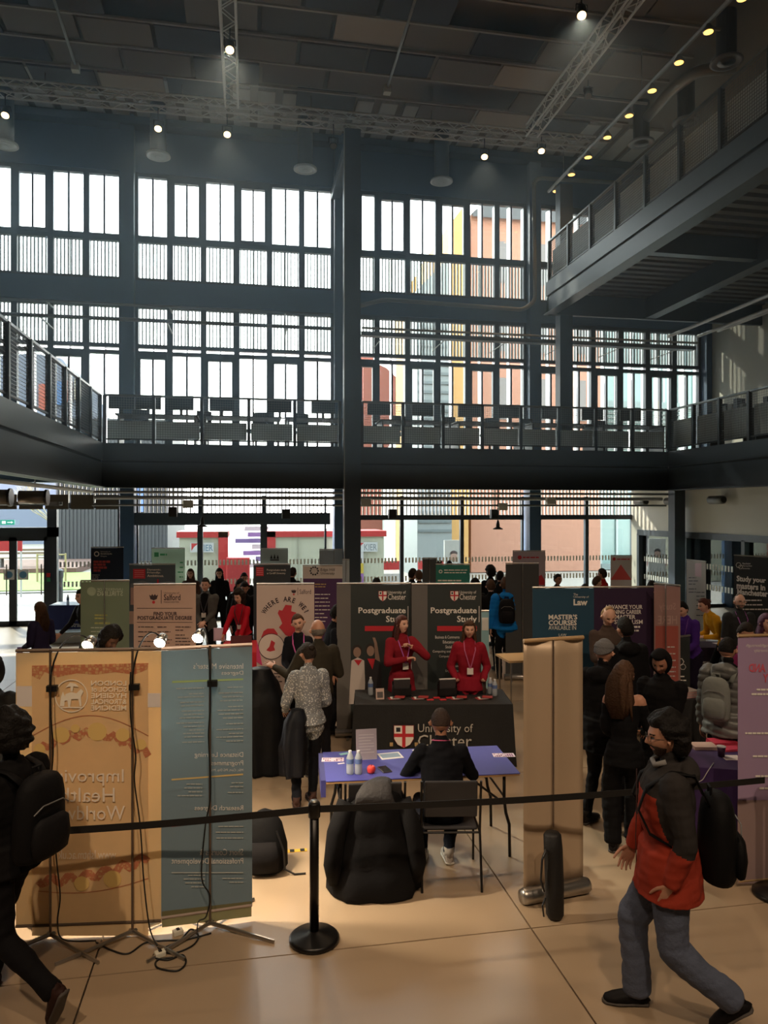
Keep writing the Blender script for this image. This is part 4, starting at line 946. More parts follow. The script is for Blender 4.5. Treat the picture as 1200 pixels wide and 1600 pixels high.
# --- navy Strathclyde banner at the back
t, P_, w_ = banner('navy roll-up banner at the back near the left doors', 142, 193, 15.4, 15.5, mat('navy_fabric', (34, 50, 72), .6), 2.22)
P_.disc('crest', 151, 865.5, 4.2, WH, 16, r0=2.6); P_.text('University of', 157, 861, 172, 863.4, WH, bold=0); P_.text('Strathclyde', 157, 864, 175, 867, WH); P_.text('Glasgow', 157, 868, 167, 870.5, WH, bold=0)
SR = mat('salmon_print', (206, 84, 84), .6)
P_.lines('bold_print', [(146, 876+k*4.6, 146+(26, 19, 21, 11)[k], 3.4) for k in range(4)], SR)
small(P_, 144, 162, 898, 906, 3, WH, 45, False, 1)
# --- grey-blue Cardiff banner left and right
CR = mat('cardiff_red', (206, 44, 60), .6)
t, P_, w_ = banner('slate blue roll-up banner with red square above the pink banner', 202, 274, 13.2, 13.25, mat('slate_fabric', (92, 108, 120), .6, trans=.2), 2.03)
P_.rect('red_square', 208, 889, 227, 904, CR)
for k in range(4): P_.rect('logo_rule', 210, 891.3+k*3.1, 225, 892.3+k*3.1, mat('logo_pale_red', (232, 140, 146), .6))
for k, s_ in enumerate(('Dynamic.', 'Friendly.', 'Ambitious.')): P_.text(s_, 230, 888.5+k*4.6, 230+(22, 21, 26)[k], 892.3+k*4.6, WH, bold=.02)
P_.poly('photo_print', [(204, 912), (204, 918), (273, 918), (273, 909), (262, 908), (240, 912), (222, 907)][::-1], mat('photo_sky', (120, 130, 138), .6)); P_.rect('photo_tower', 245.5, 905, 248, 912, CR)
P_.rect('photo_people', 204, 918, 273, 945, mat('photo_people', (190, 160, 150), .6)); P_.rect('photo_text', 202, 955, 210, 975, SP)
t, P_, w_ = banner('dark slate roll-up banner with red square above the map banner', 396, 454, 13.2, 13.25, mat('slate_dark_fabric', (48, 58, 66), .6), 2.03)
P_.rect('red_square', 400, 886, 412, 900, CR)
for k in range(4): P_.rect('logo_rule', 401, 888+k*3, 411, 889+k*3, MATS['logo_pale_red'])
P_.text('Postgraduate study', 417, 889, 447, 893, WH, bold=0); P_.text('at Cardiff University', 417, 894, 446, 898, WH, bold=0)
# --- Edge Hill white and purple
PU = mat('purple_print', (76, 44, 92), .6)
t, P_, w_ = banner('white topped purple roll-up banner behind the map banner', 473, 535, 12.9, 12.95, mat('white_fabric', (208, 200, 194), .6, trans=.2), 2.03)
P_.rect('purple_print', 474, 904, 535, 1040, PU)
for k in range(10):
    a_ = 2*math.pi*k/10; P_.disc('rosette', 491+6*math.cos(a_), 892+6*math.sin(a_), 1.5, INKD, 8)
P_.text('Edge Hill', 501, 888, 523, 893.5, INKD, bold=0); P_.text('University', 501, 894, 523, 898.5, INKD, bold=0)
small(P_, 492, 520, 912, 922, 4, mat('gold_ink', (196, 170, 110), .6), 51, False, 1.5); small(P_, 492, 516, 928, 975, 6, WH, 52, False, 1.4)
# --- pale banners at the back
t, P_, w_ = banner('pale mint roll-up banner with a green logo at the back', 237, 289, 17.4, 17.45, mat('mint_fabric', (206, 224, 210), .6, trans=.35), 2.1)
P_.rect('green_logo', 241, 863, 248, 870, mat('logo_green', (90, 190, 130), .6)); P_.lines('small_print', [(250, 865, 261, 3)], mat('logo_green', (90, 190, 130), .6)); small(P_, 277, 286, 878, 905, 5, mat('logo_green', (90, 190, 130), .6), 55, True, 2)
t, P_, w_ = banner('pale grey banner with a small dark crest at the back', 408, 450, 18.0, 18.0, mat('pale_grey_fabric', (176, 184, 180), .6, trans=.3), 2.06)
for dx_ in (-5, 0, 5): P_.poly('crest', [(429+dx_-2, 873), (429+dx_, 865-abs(dx_)*-.3), (429+dx_+2, 873)], INKD)
P_.rect('crest_base', 422, 874, 436, 876, INKD)
t, P_, w_ = banner('blank pale grey banner back next to the crest banner', 499, 545, 17.6, 17.6, mat('pale_grey_fabric2', (170, 176, 178), .6, trans=.3), 2.06, back=True)
t, P_, w_ = banner('grey banner strip standing beside the purple banner', 535, 546, 13.4, 13.4, mat('pale_grey_fabric2', (170, 176, 178), .6, trans=.3), 2.1, back=True)
t, P_, w_ = banner('teal green roll-up banner with small white print', 681, 734, 13.6, 13.6, mat('teal_fabric', (36, 124, 112), .6), 2.0)
P_.disc('seal', 688.5, 893, 3, WH, 12, r0=1.6); P_.lines('small_print', [(694, 890, 730, 1.6), (694, 894, 730, 1.6), (684, 906, 722, 2.2)], WH)
t, P_, w_ = banner('dark grey banner back just left of the teal banner', 660, 682, 14.4, 14.4, mat('charcoal_fabric', (64, 66, 68), .6), 2.06, back=True)
t, P_, w_ = banner('dark charcoal banner back behind the law banners, wide with a centre pole', 790, 842, 13.0, 13.0, mat('charcoal_fabric', (64, 66, 68), .6), 2.06, back=True)
t, P_, w_ = banner('pale lilac roll-up banner above the charcoal banner', 801, 852, 16.6, 16.6, mat('pale_lilac_fabric', (198, 184, 190), .6, trans=.2), 2.08)
P_.disc('red_badge', 812, 871, 3.2, CR, 14); P_.lines('small_print', [(817, 870, 842, 2)], CR); P_.poly('red_shape', [(841, 914), (851, 914), (851, 906), (846, 898), (842, 900)], CR)
t, P_, w_ = banner('white roll-up banner with a red triangle beside the cream wall', 954, 987, 16.2, 16.2, mat('white_fabric2', (214, 206, 202), .6, trans=.25), 2.0)
P_.disc('red_badge', 959.5, 873.5, 2.6, CR, 12); P_.lines('small_print', [(964, 873, 984, 1.6)], CR); P_.poly('red_triangle', [(954, 906), (987, 906), (970, 882)], mat('coral', (228, 92, 90), .6))
t, P_, w_ = banner('slim white banner with grey print before the internal window', 1073, 1103, 14.9, 14.3, mat('white_fabric3', (186, 180, 172), .6, trans=.2), 2.0)
P_.poly('pink_print', [(1086, 880), (1086, 900), (1096, 902), (1096, 880)], mat('pale_pink_print', (208, 176, 182), .6)); small(P_, 1076, 1092, 902, 925, 5, INKD, 61, False, 1.4); small(P_, 1088, 1102, 925, 965, 6, INKD, 62, False, 1.2)
t, P_, w_ = banner('black Study your masters in Manchester banner by the internal window', 1147, 1235, 13.4, 12.6, mat('manchester_black', (32, 36, 38), .5), 2.18)
P_.disc('ring_logo', 1154, 883, 4.5, WH, 6, r0=3.8); P_.disc('ring_logo', 1157, 886, 3.5, WH, 6, r0=2.9); P_.text('Manchester', 1160, 879, 1173, 882, WH, bold=0); P_.text('Metropolitan', 1160, 883, 1175, 886, WH, bold=0); P_.text('University', 1160, 887, 1172, 890, WH, bold=0)
P_.text('Study your', 1151, 899, 1197, 911, WH, bold=.04, y0b=903, y1b=913); P_.text('masters in', 1151, 910, 1196, 920, WH, bold=.04, y0b=914, y1b=923); P_.text('Manchester', 1152, 920, 1200, 929, WH, bold=.04, y0b=923, y1b=933)
P_.lines('small_print', [(1165, 937, 1190, 2), (1163, 944, 1192, 2), (1160, 951, 1200, 2)], WH)
# --- Law display
TL = mat('law_teal', (34, 74, 98), .55, var=.04); LP_ = mat('law_plum', (48, 28, 60), .55)
t, P_, w_ = banner('dark teal law school display panel with master course lettering', 832, 928, 9.7, 9.75, TL, 1.98)
P_.text('The', 896, 927, 903, 930.5, WH, bold=0); P_.text('University of', 896, 931, 920, 935, WH, bold=0); P_.text('Law', 896, 936, 918, 946, WH, bold=.04)
P_.text("MASTER'S", 857, 960, 902, 968, WH, bold=.03); P_.text('COURSES', 857, 969, 901, 977, WH, bold=.03); P_.text('AVAILABLE IN', 857, 977.5, 900, 984, WH, bold=0)
P_.text('LAW', 873, 990, 885, 994, WH, bold=0); P_.text('POLICING', 866, 1000, 892, 1004, WH, bold=0); P_.text('BUSINESS', 866, 1008, 895, 1012, WH, bold=0); P_.text('MANAGEMENT', 866, 1017, 905, 1022, WH, bold=0); P_.text('SECURITY', 868, 1027, 895, 1031, WH, bold=0)
t, P_, w_ = banner('dark plum law school display panel behind the balding man', 928, 1021, 9.75, 9.8, LP_, 1.98)
for k, (s_, a_, b_) in enumerate((('ADVANCE YOUR', 945, 1004), ('TRAINING CAREER', 945, 1002), ('A MASTER', 952, 993), ('OF SPECIALISM', 946, 1004))): P_.text(s_, a_, 945+k*7.8, b_, 951.6+k*7.8, WH, bold=.02)
P_.lines('small_print', [(972, 978, 1000, 3), (980, 984, 998, 2.6)], WH)
CM = mat('coral_fabric', (206, 170, 164), .55, trans=.4)
t, P_, w_ = banner('salmon pink banner seen from behind right of the plum panel', 1022, 1063, 9.62, 9.35, CM, 2.04, back=True)
P_.rect('coral_print', 1024, 978, 1060, 1066, mat('coral_deep', (222, 130, 118), .55, trans=.4))
P_.text('Study', 1030, 942, 1056, 956, mat('coral_pale', (222, 190, 182), .6), True); P_.text('HERE', 1028, 962, 1058, 975, mat('coral_pale', (222, 190, 182), .6), True)
small(P_, 1036, 1056, 1010, 1060, 7, INK, 71, True, 1.8)
t, P_, w_ = banner('low black table banner with white ring logo behind the coral banner', 1060, 1078, 9.6, 9.7, mat('manchester_black', (32, 36, 38), .5), 1.35)
P_.disc('ring_logo', 1063, 1034, 6, WH, 6, r0=5); P_.disc('ring_logo', 1067, 1042, 5, WH, 6, r0=4.2); P_.lines('small_print', [(1061, 1056, 1070, 2), (1061, 1062, 1072, 2), (1061, 1068, 1071, 2)], WH)
t, P_, w_ = banner('small teal info banner beside the blue coat visitor', 752, 764, 10.6, 10.6, mat('teal_pale', (150, 190, 196), .6), 1.55)
P_.rect('white_block', 753, 965, 763, 985, WH)
# ================================================================== TABLES
def cloth_table(label, name, p0, p1, depth, m, h=.74, mtop=None, group=None):
    u = Vector(p1)-Vector(p0); w_ = u.length; ang = math.atan2(u.y, u.x)
    t = thing(name, label, 'table', (p0[0], p0[1], 0), ang, group)
    nx, = (14,); 
    b = MB(); b.bevbox((0, 0, h-.03), (w_, depth, h), .008); b.build('tabletop', mtop or m, t)
    # draped skirt with soft folds
    per = [(i*w_/nx, 0) for i in range(nx)]+[(w_, j*depth/5) for j in range(5)]+[(w_-i*w_/nx, depth) for i in range(nx)]+[(0, depth-j*depth/5) for j in range(5)]
    rows = []; n_ = len(per); vs = []; c = Vector((w_/2, depth/2, 0))
    for r_, z in enumerate((h-.004, h*.7, h*.35, .012)):
        for k, (x_, y_) in enumerate(per):
            o_ = (.0, .012, .022, .035)[r_]*(1+.6*math.sin(k*2.3)); d = Vector((x_, y_, 0))-c; d.normalize(); vs.append((x_+d.x*o_+(0 if r_ else d.x*.004), y_+d.y*o_+(0 if r_ else d.y*.004), z))
    fs = [(r_*n_+(k+1) % n_, r_*n_+k, (r_+1)*n_+k, (r_+1)*n_+(k+1) % n_) for r_ in range(3) for k in range(n_)]
    MB().add(vs, fs).build('table_skirt', m, t, smooth=False)
    return t, w_, ang
BKC = mat('cloth_black', (24, 25, 27), .75, bump=.15, bs=60)
p0 = PZ(553, 1101, .74); p1 = PZ(801, 1100, .74); p0.z = p1.z = 0
CT_, w_, ang = cloth_table('long table under a black cloth with crest and university lettering', 'exhibition_table', p0, p1, .72, BKC)
P_ = Plane(CT_, p0, p1-p0, off=-.045)
shield(P_, 616, 1134, 646, 1168, 'crest'); P_.rect('crest_supporter', 609, 1160, 614, 1166, mat('gold_print', (190, 160, 110), .6)); P_.rect('crest_supporter', 648, 1160, 653, 1166, mat('gold_print', (190, 160, 110), .6))
CWH = mat('cloth_print_white', (190, 186, 178), .7)
P_.text('University of', 653, 1131, 739, 1148, CWH, bold=0); P_.text('Chester', 653, 1148, 737, 1167, CWH, bold=0)
# folding table with blue top, plan from its corners
fa = PZ(510, 1221, .74); fb = PZ(812, 1208, .74); fa.z = fb.z = 0; u = fb-fa; Lw = u.length; ang = math.atan2(u.y, u.x)
FT = thing('folding_table', 'folding table with a bright blue top and bent black steel legs', 'table', fa, ang)
MB().bevbox((0, 0, .715), (Lw, .74, .735), .004).build('tabletop', mat('ply_edge', (176, 140, 96), .5), FT)
MB().box((-.004, -.004, .735), (Lw+.004, .744, .741)).build('blue_cloth', mat('blue_cloth', (66, 68, 150), .6, bump=.05, bs=40), FT)
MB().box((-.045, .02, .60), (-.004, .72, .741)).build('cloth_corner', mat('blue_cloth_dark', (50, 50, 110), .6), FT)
LEGM = mat('leg_black', (24, 22, 22), .4, .4)
for x_, s_ in ((.12, 1), (Lw-.12, -1)):
    for y_ in (.06, .68):
        MB().loft([(x_, y_, .715), (x_, y_, .5), (x_-s_*.015, y_, .38), (x_-s_*.045, y_, .28), (x_-s_*.05, y_, 0)], .014, n=8).build('leg', LEGM, FT, smooth=True)
        MB().rod((x_, y_, .46), (x_+s_*.32, y_, .71), .010).build('brace', LEGM, FT)
    MB().rod((x_, .06, .52), (x_, .68, .52), .010).build('stretcher', LEGM, FT)
def on(px, py, z=.741): return PZ(px, py, z)
def bottle(label, px, py, z=.741, h=.20, group='water bottles', col=(206, 214, 220), capc=(230, 232, 236)):
    t = thing('water_bottle', label, 'bottle', on(px, py, z), 0, group)
    MB().lathe([(.028, 0), (.032, .01), (.032, h*.35), (.030, h*.40), (.032, h*.46), (.032, h*.68), (.018, h*.86), (.012, h*.9), (.012, h*.93)], n=16).build('body', mat('bottle_plastic', (206, 214, 222), .15, trans=.5, spec=.8), t, smooth=True)
    MB().lathe([(.0325, h*.46), (.0325, h*.66)], n=16).build('label', mat('bottle_label', (96, 120, 170), .5), t)
    MB().lathe([(.014, h*.92), (.014, h)], n=12).build('cap', mat('cap_%d' % capc[0], capc, .5), t); return t
bottle('clear water bottle on the blue table, left of the pair', 547, 1209); bottle('clear water bottle on the blue table, right of the pair', 560, 1209)
t = thing('sign_holder', 'tilted grey sign holder standing on the blue table', 'sign', on(573, 1187), 0)
Mx = Matrix.Rotation(-.12, 4, 'X')
MB().box((-.095, 0, 0), (.095, .004, .27), Mx).build('panel', mat('sign_grey', (150, 142, 150), .35), t); MB().box((-.095, 0, 0), (.095, .09, .004)).build('foot', mat('acrylic', (170, 170, 176), .2), t)
b = MB()
for k in range(7): b.box((-.07, -.002, .06+k*.026), (.07-(.03 if k % 3 == 1 else 0), -.0005, .066+k*.026), Mx)
tag(b.build('small_print', mat('sign_print', (178, 172, 176), .5), t), kind='stuff')
t = thing('apple', 'round red apple on the blue table by the phone', 'fruit', on(580, 1208), 0)
b = MB(); b.lathe([(.008, .006), (.025, .0), (.034, .015), (.038, .035), (.034, .055), (.02, .066), (.004, .058)], n=18); b.build('flesh', mat('apple_red', (206, 60, 52), .35), t, smooth=True); MB().rod((0, 0, .055), (.006, 0, .078), .002).build('stem', BLACK, t)
t = thing('mobile_phone', 'dark phone lying on the blue table beside the apple', 'phone', on(601, 1203), .2)
MB().bevbox((-.042, -.075, 0), (.042, .075, .010), .004).build('body', mat('phone_case', (60, 52, 56), .4), t); MB().box((-.038, -.07, .010), (.038, .07, .0108)).build('screen', mat('phone_screen', (16, 16, 20), .1), t)
def sheet(label, px, py, w_, d_, rot, c, z=.741, name='leaflet', pr=None, grp=None, th=.002):
    t = thing(name, label, 'leaflet' if name == 'leaflet' else 'paper', on(px, py, z), rot, grp)
    MB().box((-w_/2, -d_/2, 0), (w_/2, d_/2, th)).build('page', mat('paper_%d_%d_%d' % c, c, .6), t)
    if pr:
        b = MB(); b.box((-w_*.42, -d_*.30, th), (w_*.42, d_*.36, th+.0006)); b.build('picture', mat('paper_%d_%d_%d' % pr, pr, .6), t)
    return t
sheet('open white magazine with a blue picture on the blue table', 610, 1181, .21, .17, .1, (214, 210, 210), pr=(120, 140, 160))
sheet('white sheet half hidden by the seated man on the blue table', 655, 1174, .10, .12, .2, (220, 214, 214))
for i, (px, py) in enumerate(((520, 1187), (787, 1180))):
    t = sheet(('pink and white printed card at the left end of the blue table', 'white card with checkered print at the right end of the blue table')[i], px, py, .20, .10, -.15, (216, 200, 214), name='printed_card')
    b = MB(); q = random.Random(i)
    for a_ in range(9):
        for c_ in range(4):
            if q.random() < .6: b.box((-.09+a_*.02, -.04+c_*.02, .002), (-.09+a_*.02+.014, -.04+c_*.02+.014, .003))
    tag(b.build('print', mat('card_print', (120, 60, 110), .6), t), kind='stuff')
sheet('thin teal leaflet near the left bottles on the blue table', 538, 1178, .09, .05, .3, (120, 170, 180)); sheet('small white note beside the left card', 533, 1193, .06, .02, .2, (222, 214, 222), name='note')
# Chester table top things
bottle('water bottle at the left end of the black table', 579, 1086, .74, .22); bottle('left water bottle of the pair at the right end of the black table', 766, 1084, .74); bottle('right water bottle of the pair at the right end of the black table', 773, 1087, .74)
t = thing('reusable_bottle', 'brown steel bottle at the right end of the black table', 'bottle', on(755, 1083, .74)); MB().lathe([(.034, 0), (.036, .01), (.036, .17), (.02, .2), (.016, .22)], n=16).build('body', mat('brown_steel', (84, 66, 60), .3, .5), t, smooth=True); MB().lathe([(.018, .22), (.018, .245)], n=12).build('cap', CHROME, t)
t = thing('price_card', 'small pink framed info card on the black table', 'card', on(594, 1093, .74)); MB().box((-.05, 0, 0), (.05, .004, .13), Matrix.Rotation(-.15, 4, 'X')).build('card', mat('card_pink', (206, 180, 170), .6), t)
b = MB(); b.box((-.035, -.002, .02), (.035, -.0005, .09), Matrix.Rotation(-.15, 4, 'X')); b.build('code_print', mat('card_grey_print', (96, 90, 90), .6), t)
for i, px in enumerate((627, 665+27)):
    t = thing('leaflet_holder', 'black leaflet holder with white leaflets, %s on the black table' % ('left' if i == 0 else 'right'), 'leaflet holder', on(px if i == 0 else 698, 1087, .74), 0, 'leaflet holders')
    b = MB(); b.box((-.11, 0, 0), (.11, .02, .18)); b.box((-.11, -.06, 0), (.11, -.05, .10)); b.box((-.11, -.06, 0), (.11, .02, .01)); b.box((-.112, -.06, 0), (-.108, .02, .14)); b.box((.108, -.06, 0), (.112, .02, .14)); b.build('holder', BLACK, t)
    MB().box((-.10, -.035, .01), (.10, -.005, .21), Matrix.Rotation(.1, 4, 'X')).build('leaflets', mat('leaflet_dark', (54, 52, 54), .5), t); MB().box((-.10, -.045, .2), (.10, -.012, .215)).build('top_leaflet', mat('leaflet_white', (224, 220, 216), .5), t)
tn = ['far left', 'left of centre', 'right of centre', 'far right']
for i, px in enumerate((619, 656, 716, 756)):
    t = thing('prospectus_fan', 'fanned red white and black booklets on the black table, %s pile' % tn[i], 'booklets', on(px, 1092, .74), 0, 'fanned booklets')
    for k in range(5):
        Mk = Matrix.Translation((k*.026-.06, 0, k*.005)) @ Matrix.Rotation(.25-k*.15, 4, 'Z')
        MB().box((-.06, -.05, 0), (.06, .05, .005), Mk).build('booklet', (mat('leaflet_dark', (54, 52, 54), .5), mat('booklet_red', (170, 60, 60), .5), mat('leaflet_white', (224, 220, 216), .5))[k % 3], t)
for k in range(4):
    tag(MB().bevbox((-.04, -.025, 0), (.04, .025, .012), .004).build('sweet_packet', mat('sweet_red', (200, 40, 48), .4), None, loc=on(672+k*10, 1094-(k % 2)*3, .74)), 'small bright red packet on the black table, %s from the left' % ORD[k], 'packet', 'red packets')
sheet('folded pale blue paper on the black table', 733, 1078, .16, .08, 0, (180, 186, 200), .74, 'paper'); sheet('reddish paper at the back of the black table', 752, 1076, .14, .07, 0, (120, 80, 76), .74, 'paper')
# left: navy table, red table, black etc
p0 = PZ(76, 946, .76); p1 = PZ(196, 944, .76); p0.z = p1.z = 0
NT, w_, ang = cloth_table('navy cloth counter near the left doors with white lettering', 'exhibition_table', p0, p1, .7, mat('navy_cloth', (44, 58, 118), .7), .76, mat('pale_top', (150, 156, 168), .5))
P_ = Plane(NT, p0, p1-p0, off=-.045)
P_.text('University of', 112, 968, 126, 971, WH, bold=0); P_.text('Strathclyde', 111, 972, 146, 982, WH, bold=.02); P_.text('Glasgow', 111, 983, 134, 989, WH, bold=.02)
bottle('water bottle on the navy counter', 106, 945, .76, .24)
p0 = PZ(338, 1020, .74); p1 = PZ(400, 1019, .74); p0.z = p1.z = 0
RT, w_, ang = cloth_table('red cloth table behind the yellow banners', 'exhibition_table', p0, p1, 1.1, mat('red_cloth', (196, 28, 44), .7))
sheet('white leaflet on the red table, rear one', 350, 1001, .12, .08, .2, (226, 220, 220), .74); sheet('white leaflet on the red table, front one', 348, 1007, .13, .06, 0, (226, 220, 220), .74)
t = thing('leaflet_stand', 'white and pink acrylic leaflet stand at the left end of the red table', 'leaflet holder', on(343, 1001, .74)); MB().box((-.10, 0, 0), (.10, .02, .22)).build('stand', mat('acrylic_pink', (216, 190, 214), .3), t); MB().box((-.08, -.01, .03), (.08, 0, .19)).build('leaflet', mat('paper_pinkish', (226, 200, 222), .5), t)
t = thing('crate', 'low white crate on the floor before the navy counter', 'box', PZ(90, 1006), .05)
b = MB(); b.bevbox((-.15, 0, 0), (.85, .4, .22), .02); b.build('tub', mat('tub_white', (200, 206, 204), .5), t); MB().box((-.17, -.02, .22), (.87, .42, .25)).build('lid', mat('tub_lid', (170, 178, 176), .5), t)
t = thing('red_chair_back', 'red plastic chair between the sage and pink banners', 'chair', G(205, 11, 0)); MB().bevbox((-.2, 0, .45), (.2, .04, .85), .02).build('backrest', mat('red_plastic', (190, 50, 50), .5), t); MB().bevbox((-.2, -.4, .42), (.2, 0, .46), .015).build('seat', MATS['red_plastic'], t)
for sx in (-.17, .17):
    for sy in (-.36, -.02): MB().rod((sx, sy, 0), (sx, sy, .43), .012).build('leg', LEGM, t)
t = thing('laptop', 'dark red laptop on the red table before the bent visitor', 'laptop', on(377, 1012, .74)); MB().box((-.17, -.12, 0), (.17, .1, .015)).build('base', mat('laptop_base', (60, 30, 40), .4), t); MB().box((-.17, -.13, .01), (.17, -.12, .22)).build('screen', mat('laptop_lid', (90, 34, 44), .4), t)
# right: purple table, black book table
p0 = PZ(1060, 1196, .74); p1 = PZ(1190, 1206, .74); p0.z = p1.z = 0
PT_, w_, ang = cloth_table('purple cloth table behind the red jacket man', 'exhibition_table', p0, p1, .62, mat('purple_cloth', (62, 38, 92), .7))
for i, (px, py, c, w__, h__) in enumerate(((1098, 1168, (176, 150, 140), .22, .03), (1128, 1163, (176, 50, 72), .24, .04), (1140, 1170, (206, 70, 96), .2, .02))):
    t = thing('brochure_stack', ('beige brochures at the left of the purple table', 'thick crimson brochures in the middle of the purple table', 'pink brochures at the right of the purple table')[i], 'brochures', on(px, py, .74), -.2+i*.1, 'brochure stacks')
    for k in range(4): MB().box((-w__/2+k*.002, -.08, k*h__/4), (w__/2+k*.002, .08, (k+.85)*h__/4)).build('brochure', mat('broch_%d' % i, c, .5), t)
t = thing('paper_cup', 'purple paper cup with a white rim on the purple table', 'cup', on(1127, 1182, .74)); MB().lathe([(.028, 0), (.038, .09)], n=18).build('cup', mat('cup_purple', (70, 34, 66), .5), t, smooth=True); MB().lathe([(.036, .088), (.041, .088), (.041, .096), (.036, .096)], n=18).build('rim', mat('cup_white', (228, 222, 222), .5), t)
sheet('white sheet at the right end of the purple table', 1143, 1184, .16, .14, -.2, (226, 214, 214), .74, 'paper'); sheet('second white sheet behind the crimson brochures', 1148, 1162, .12, .10, 0, (222, 210, 212), .74, 'paper')
cable('pale charging cable drooping over the front of the purple table', [on(1115, 1192, .75), PT(1106, 1205, 6.38), PT(1098, 1218, 6.36), PT(1090, 1224, 6.35), PT(1112, 1232, 6.34), PT(1120, 1226, 6.34)], .004, mat('cable_pale', (180, 176, 170), .5))
p0 = PZ(1040, 1093, .74); p1 = PZ(1100, 1093, .74); p0.z = p1.z = 0
BT, w_, ang = cloth_table('black cloth table behind the visitors on the right', 'exhibition_table', p0, p1, .7, BKC)
t = thing('book_stack', 'stack of pale brochures on the black table behind the hooded visitor', 'brochures', on(1068, 1088, .74), .1)
for k in range(6): MB().box((-.13+k*.004, -.1, k*.014), (.13+k*.004, .1, k*.014+.012)).build('brochure', mat('broch_pale_%d' % (k % 2), ((196, 150, 146), (170, 160, 156))[k % 2], .5), t)
p0 = PZ(1078, 1012, .74); p1 = PZ(1180, 1012, .74); p0.z = p1.z = 0
B2, w_, ang = cloth_table('dark plum cloth table before the yellow jacket woman', 'exhibition_table', p0, p1, .6, mat('plum_cloth', (40, 24, 52), .75))
P_ = Plane(B2, p0, p1-p0, off=-.045); P_.text('Law', 1094, 1030, 1110, 1041, CWH, bold=.03)
sheet('white papers on the dark plum table', 1126, 1005, .25, .12, 0, (216, 208, 208), .74, 'paper')
t = thing('side_table', 'corner of a pale table right of the blue coat visitor', 'table', PZ(800, 1033, .74)); t.location.z = 0
MB().box((-.05, 0, .71), (.9, .6, .74)).build('tabletop', mat('beech', (206, 170, 120), .5), t)
for q in ((0, .04), (.85, .04), (0, .55), (.85, .55)): MB().rod((q[0], q[1], 0), (q[0], q[1], .71), .015).build('leg', CHROME, t)
# ================================================================== BARRIER
pb = PZ(491, 1470); BP = thing('barrier_post', 'black retractable belt barrier post with a round weighted base', 'barrier', pb)
BKM = mat('post_black', (22, 21, 21), .35, .3)
MB().lathe([(.165, 0), (.175, .01), (.175, .028), (.16, .042), (.05, .06), (.034, .075)], n=36).build('base', BKM, BP, smooth=True)
MB().lathe([(.032, .05), (.032, .90)], n=20).build('pole', BKM, BP, smooth=True)
MB().lathe([(.036, .86), (.042, .865), (.042, .955), (.038, .965)], n=20).build('belt_head', BKM, BP, smooth=True); MB().lathe([(.030, .965), (.028, .978)], n=20).build('cap', CHROME, BP, smooth=True)
def belt(label, a, b):
    a = Vector(a); b = Vector(b); m = MB(); n_ = 14; vs = []
    nrm = (b-a).cross(Vector((0, 0, 1))).normalized()*.0015
    for k in range(n_+1):
        u = k/n_; p = a.lerp(b, u)-Vector((0, 0, .03*math.sin(math.pi*u)))-a
        for z in (-.024, .024):
            vs += [p+Vector((0, 0, z))-nrm, p+Vector((0, 0, z))+nrm]
    fs = []
    for k in range(n_):
        o_ = 4*k; fs += [(o_, o_+4, o_+6, o_+2), (o_+1, o_+3, o_+7, o_+5), (o_, o_+1, o_+5, o_+4), (o_+2, o_+6, o_+7, o_+3)]
    m.add(vs, fs); tag(m.build('barrier_belt', mat('belt_black', (17, 17, 18), .6), None, loc=a), label, 'belt', 'barrier belts')
hd = Vector((pb.x, pb.y, .915)); 
belt('black belt running left from the barrier post behind the walking person', (hd.x-.04, hd.y, hd.z), PT(-160, 1309, 4.72))
belt('black belt running right from the barrier post across chair and tan banner', (hd.x+.04, hd.y, hd.z), PT(1290, 1210, 5.82)) if 0 else belt('black belt running right from the barrier post across chair and tan banner', (hd.x+.04, hd.y, hd.z), PT(1195, 1219, 5.70))
# far barrier post just outside the frame
q = PT(1214, 1219, 5.72); BP2 = copytree(BP); BP2.location = (q.x, q.y, 0); BP2['label'] = 'black barrier post just beyond the right frame edge'
o = tag(MB().box((-.42, 0, 0), (.0, .05, .004)).build('floor_tape', mat('hazard_tape', (200, 160, 40), .6), None, loc=PZ(480, 1330, .001)), 'strip of yellow and black hazard tape on the floor', 'tape')
for k in range(5): MB().box((-.42+k*.09, 0, .004), (-.42+k*.09+.04, .05, .0048)).build('black_stripe', BLACK, o)
# ================================================================== CHAIRS
def stackchair(label, loc, rot, bm=None):
    t = thing('stacking_chair', label, 'chair', loc, rot, 'stacking chairs at the blue table')
    bm = bm or mat('chair_grey_plastic', (40, 40, 44), .5)
    # back faces local -y ; seat extends to +y
    MB().bevbox((-.22, -.02, .43), (.22, .40, .46), .014).build('seat', bm, t)
    b = MB(); b.bevbox((-.21, -.012, 0), (.21, .012, .30), .01, Matrix.Translation((0, -.06, .56)) @ Matrix.Rotation(.12, 4, 'X')); b.build('backrest', bm, t)
    for s in (-1, 1):
        MB().loft([(s*.235, -.11, .86), (s*.235, -.04, .45), (s*.235, -.15, .0)], .010, n=8).build('rear_leg', LEGM, t)
        MB().loft([(s*.235, -.04, .43), (s*.235, .32, .42), (s*.245, .40, 0)], .010, n=8).build('front_leg', LEGM, t)
    MB().rod((-.235, .33, .40), (.235, .33, .40), .009).build('cross_bar', LEGM, t); MB().rod((-.235, -.03, .42), (.235, -.03, .42), .009).build('cross_bar', LEGM, t)
    return t
chp = G(703, 5.92); stackchair('dark stacking chair under the seated man', chp, -.16)
ch2 = G(585, 5.88); stackchair('stacking chair hidden beneath the big black puffer coat', ch2, -.1)
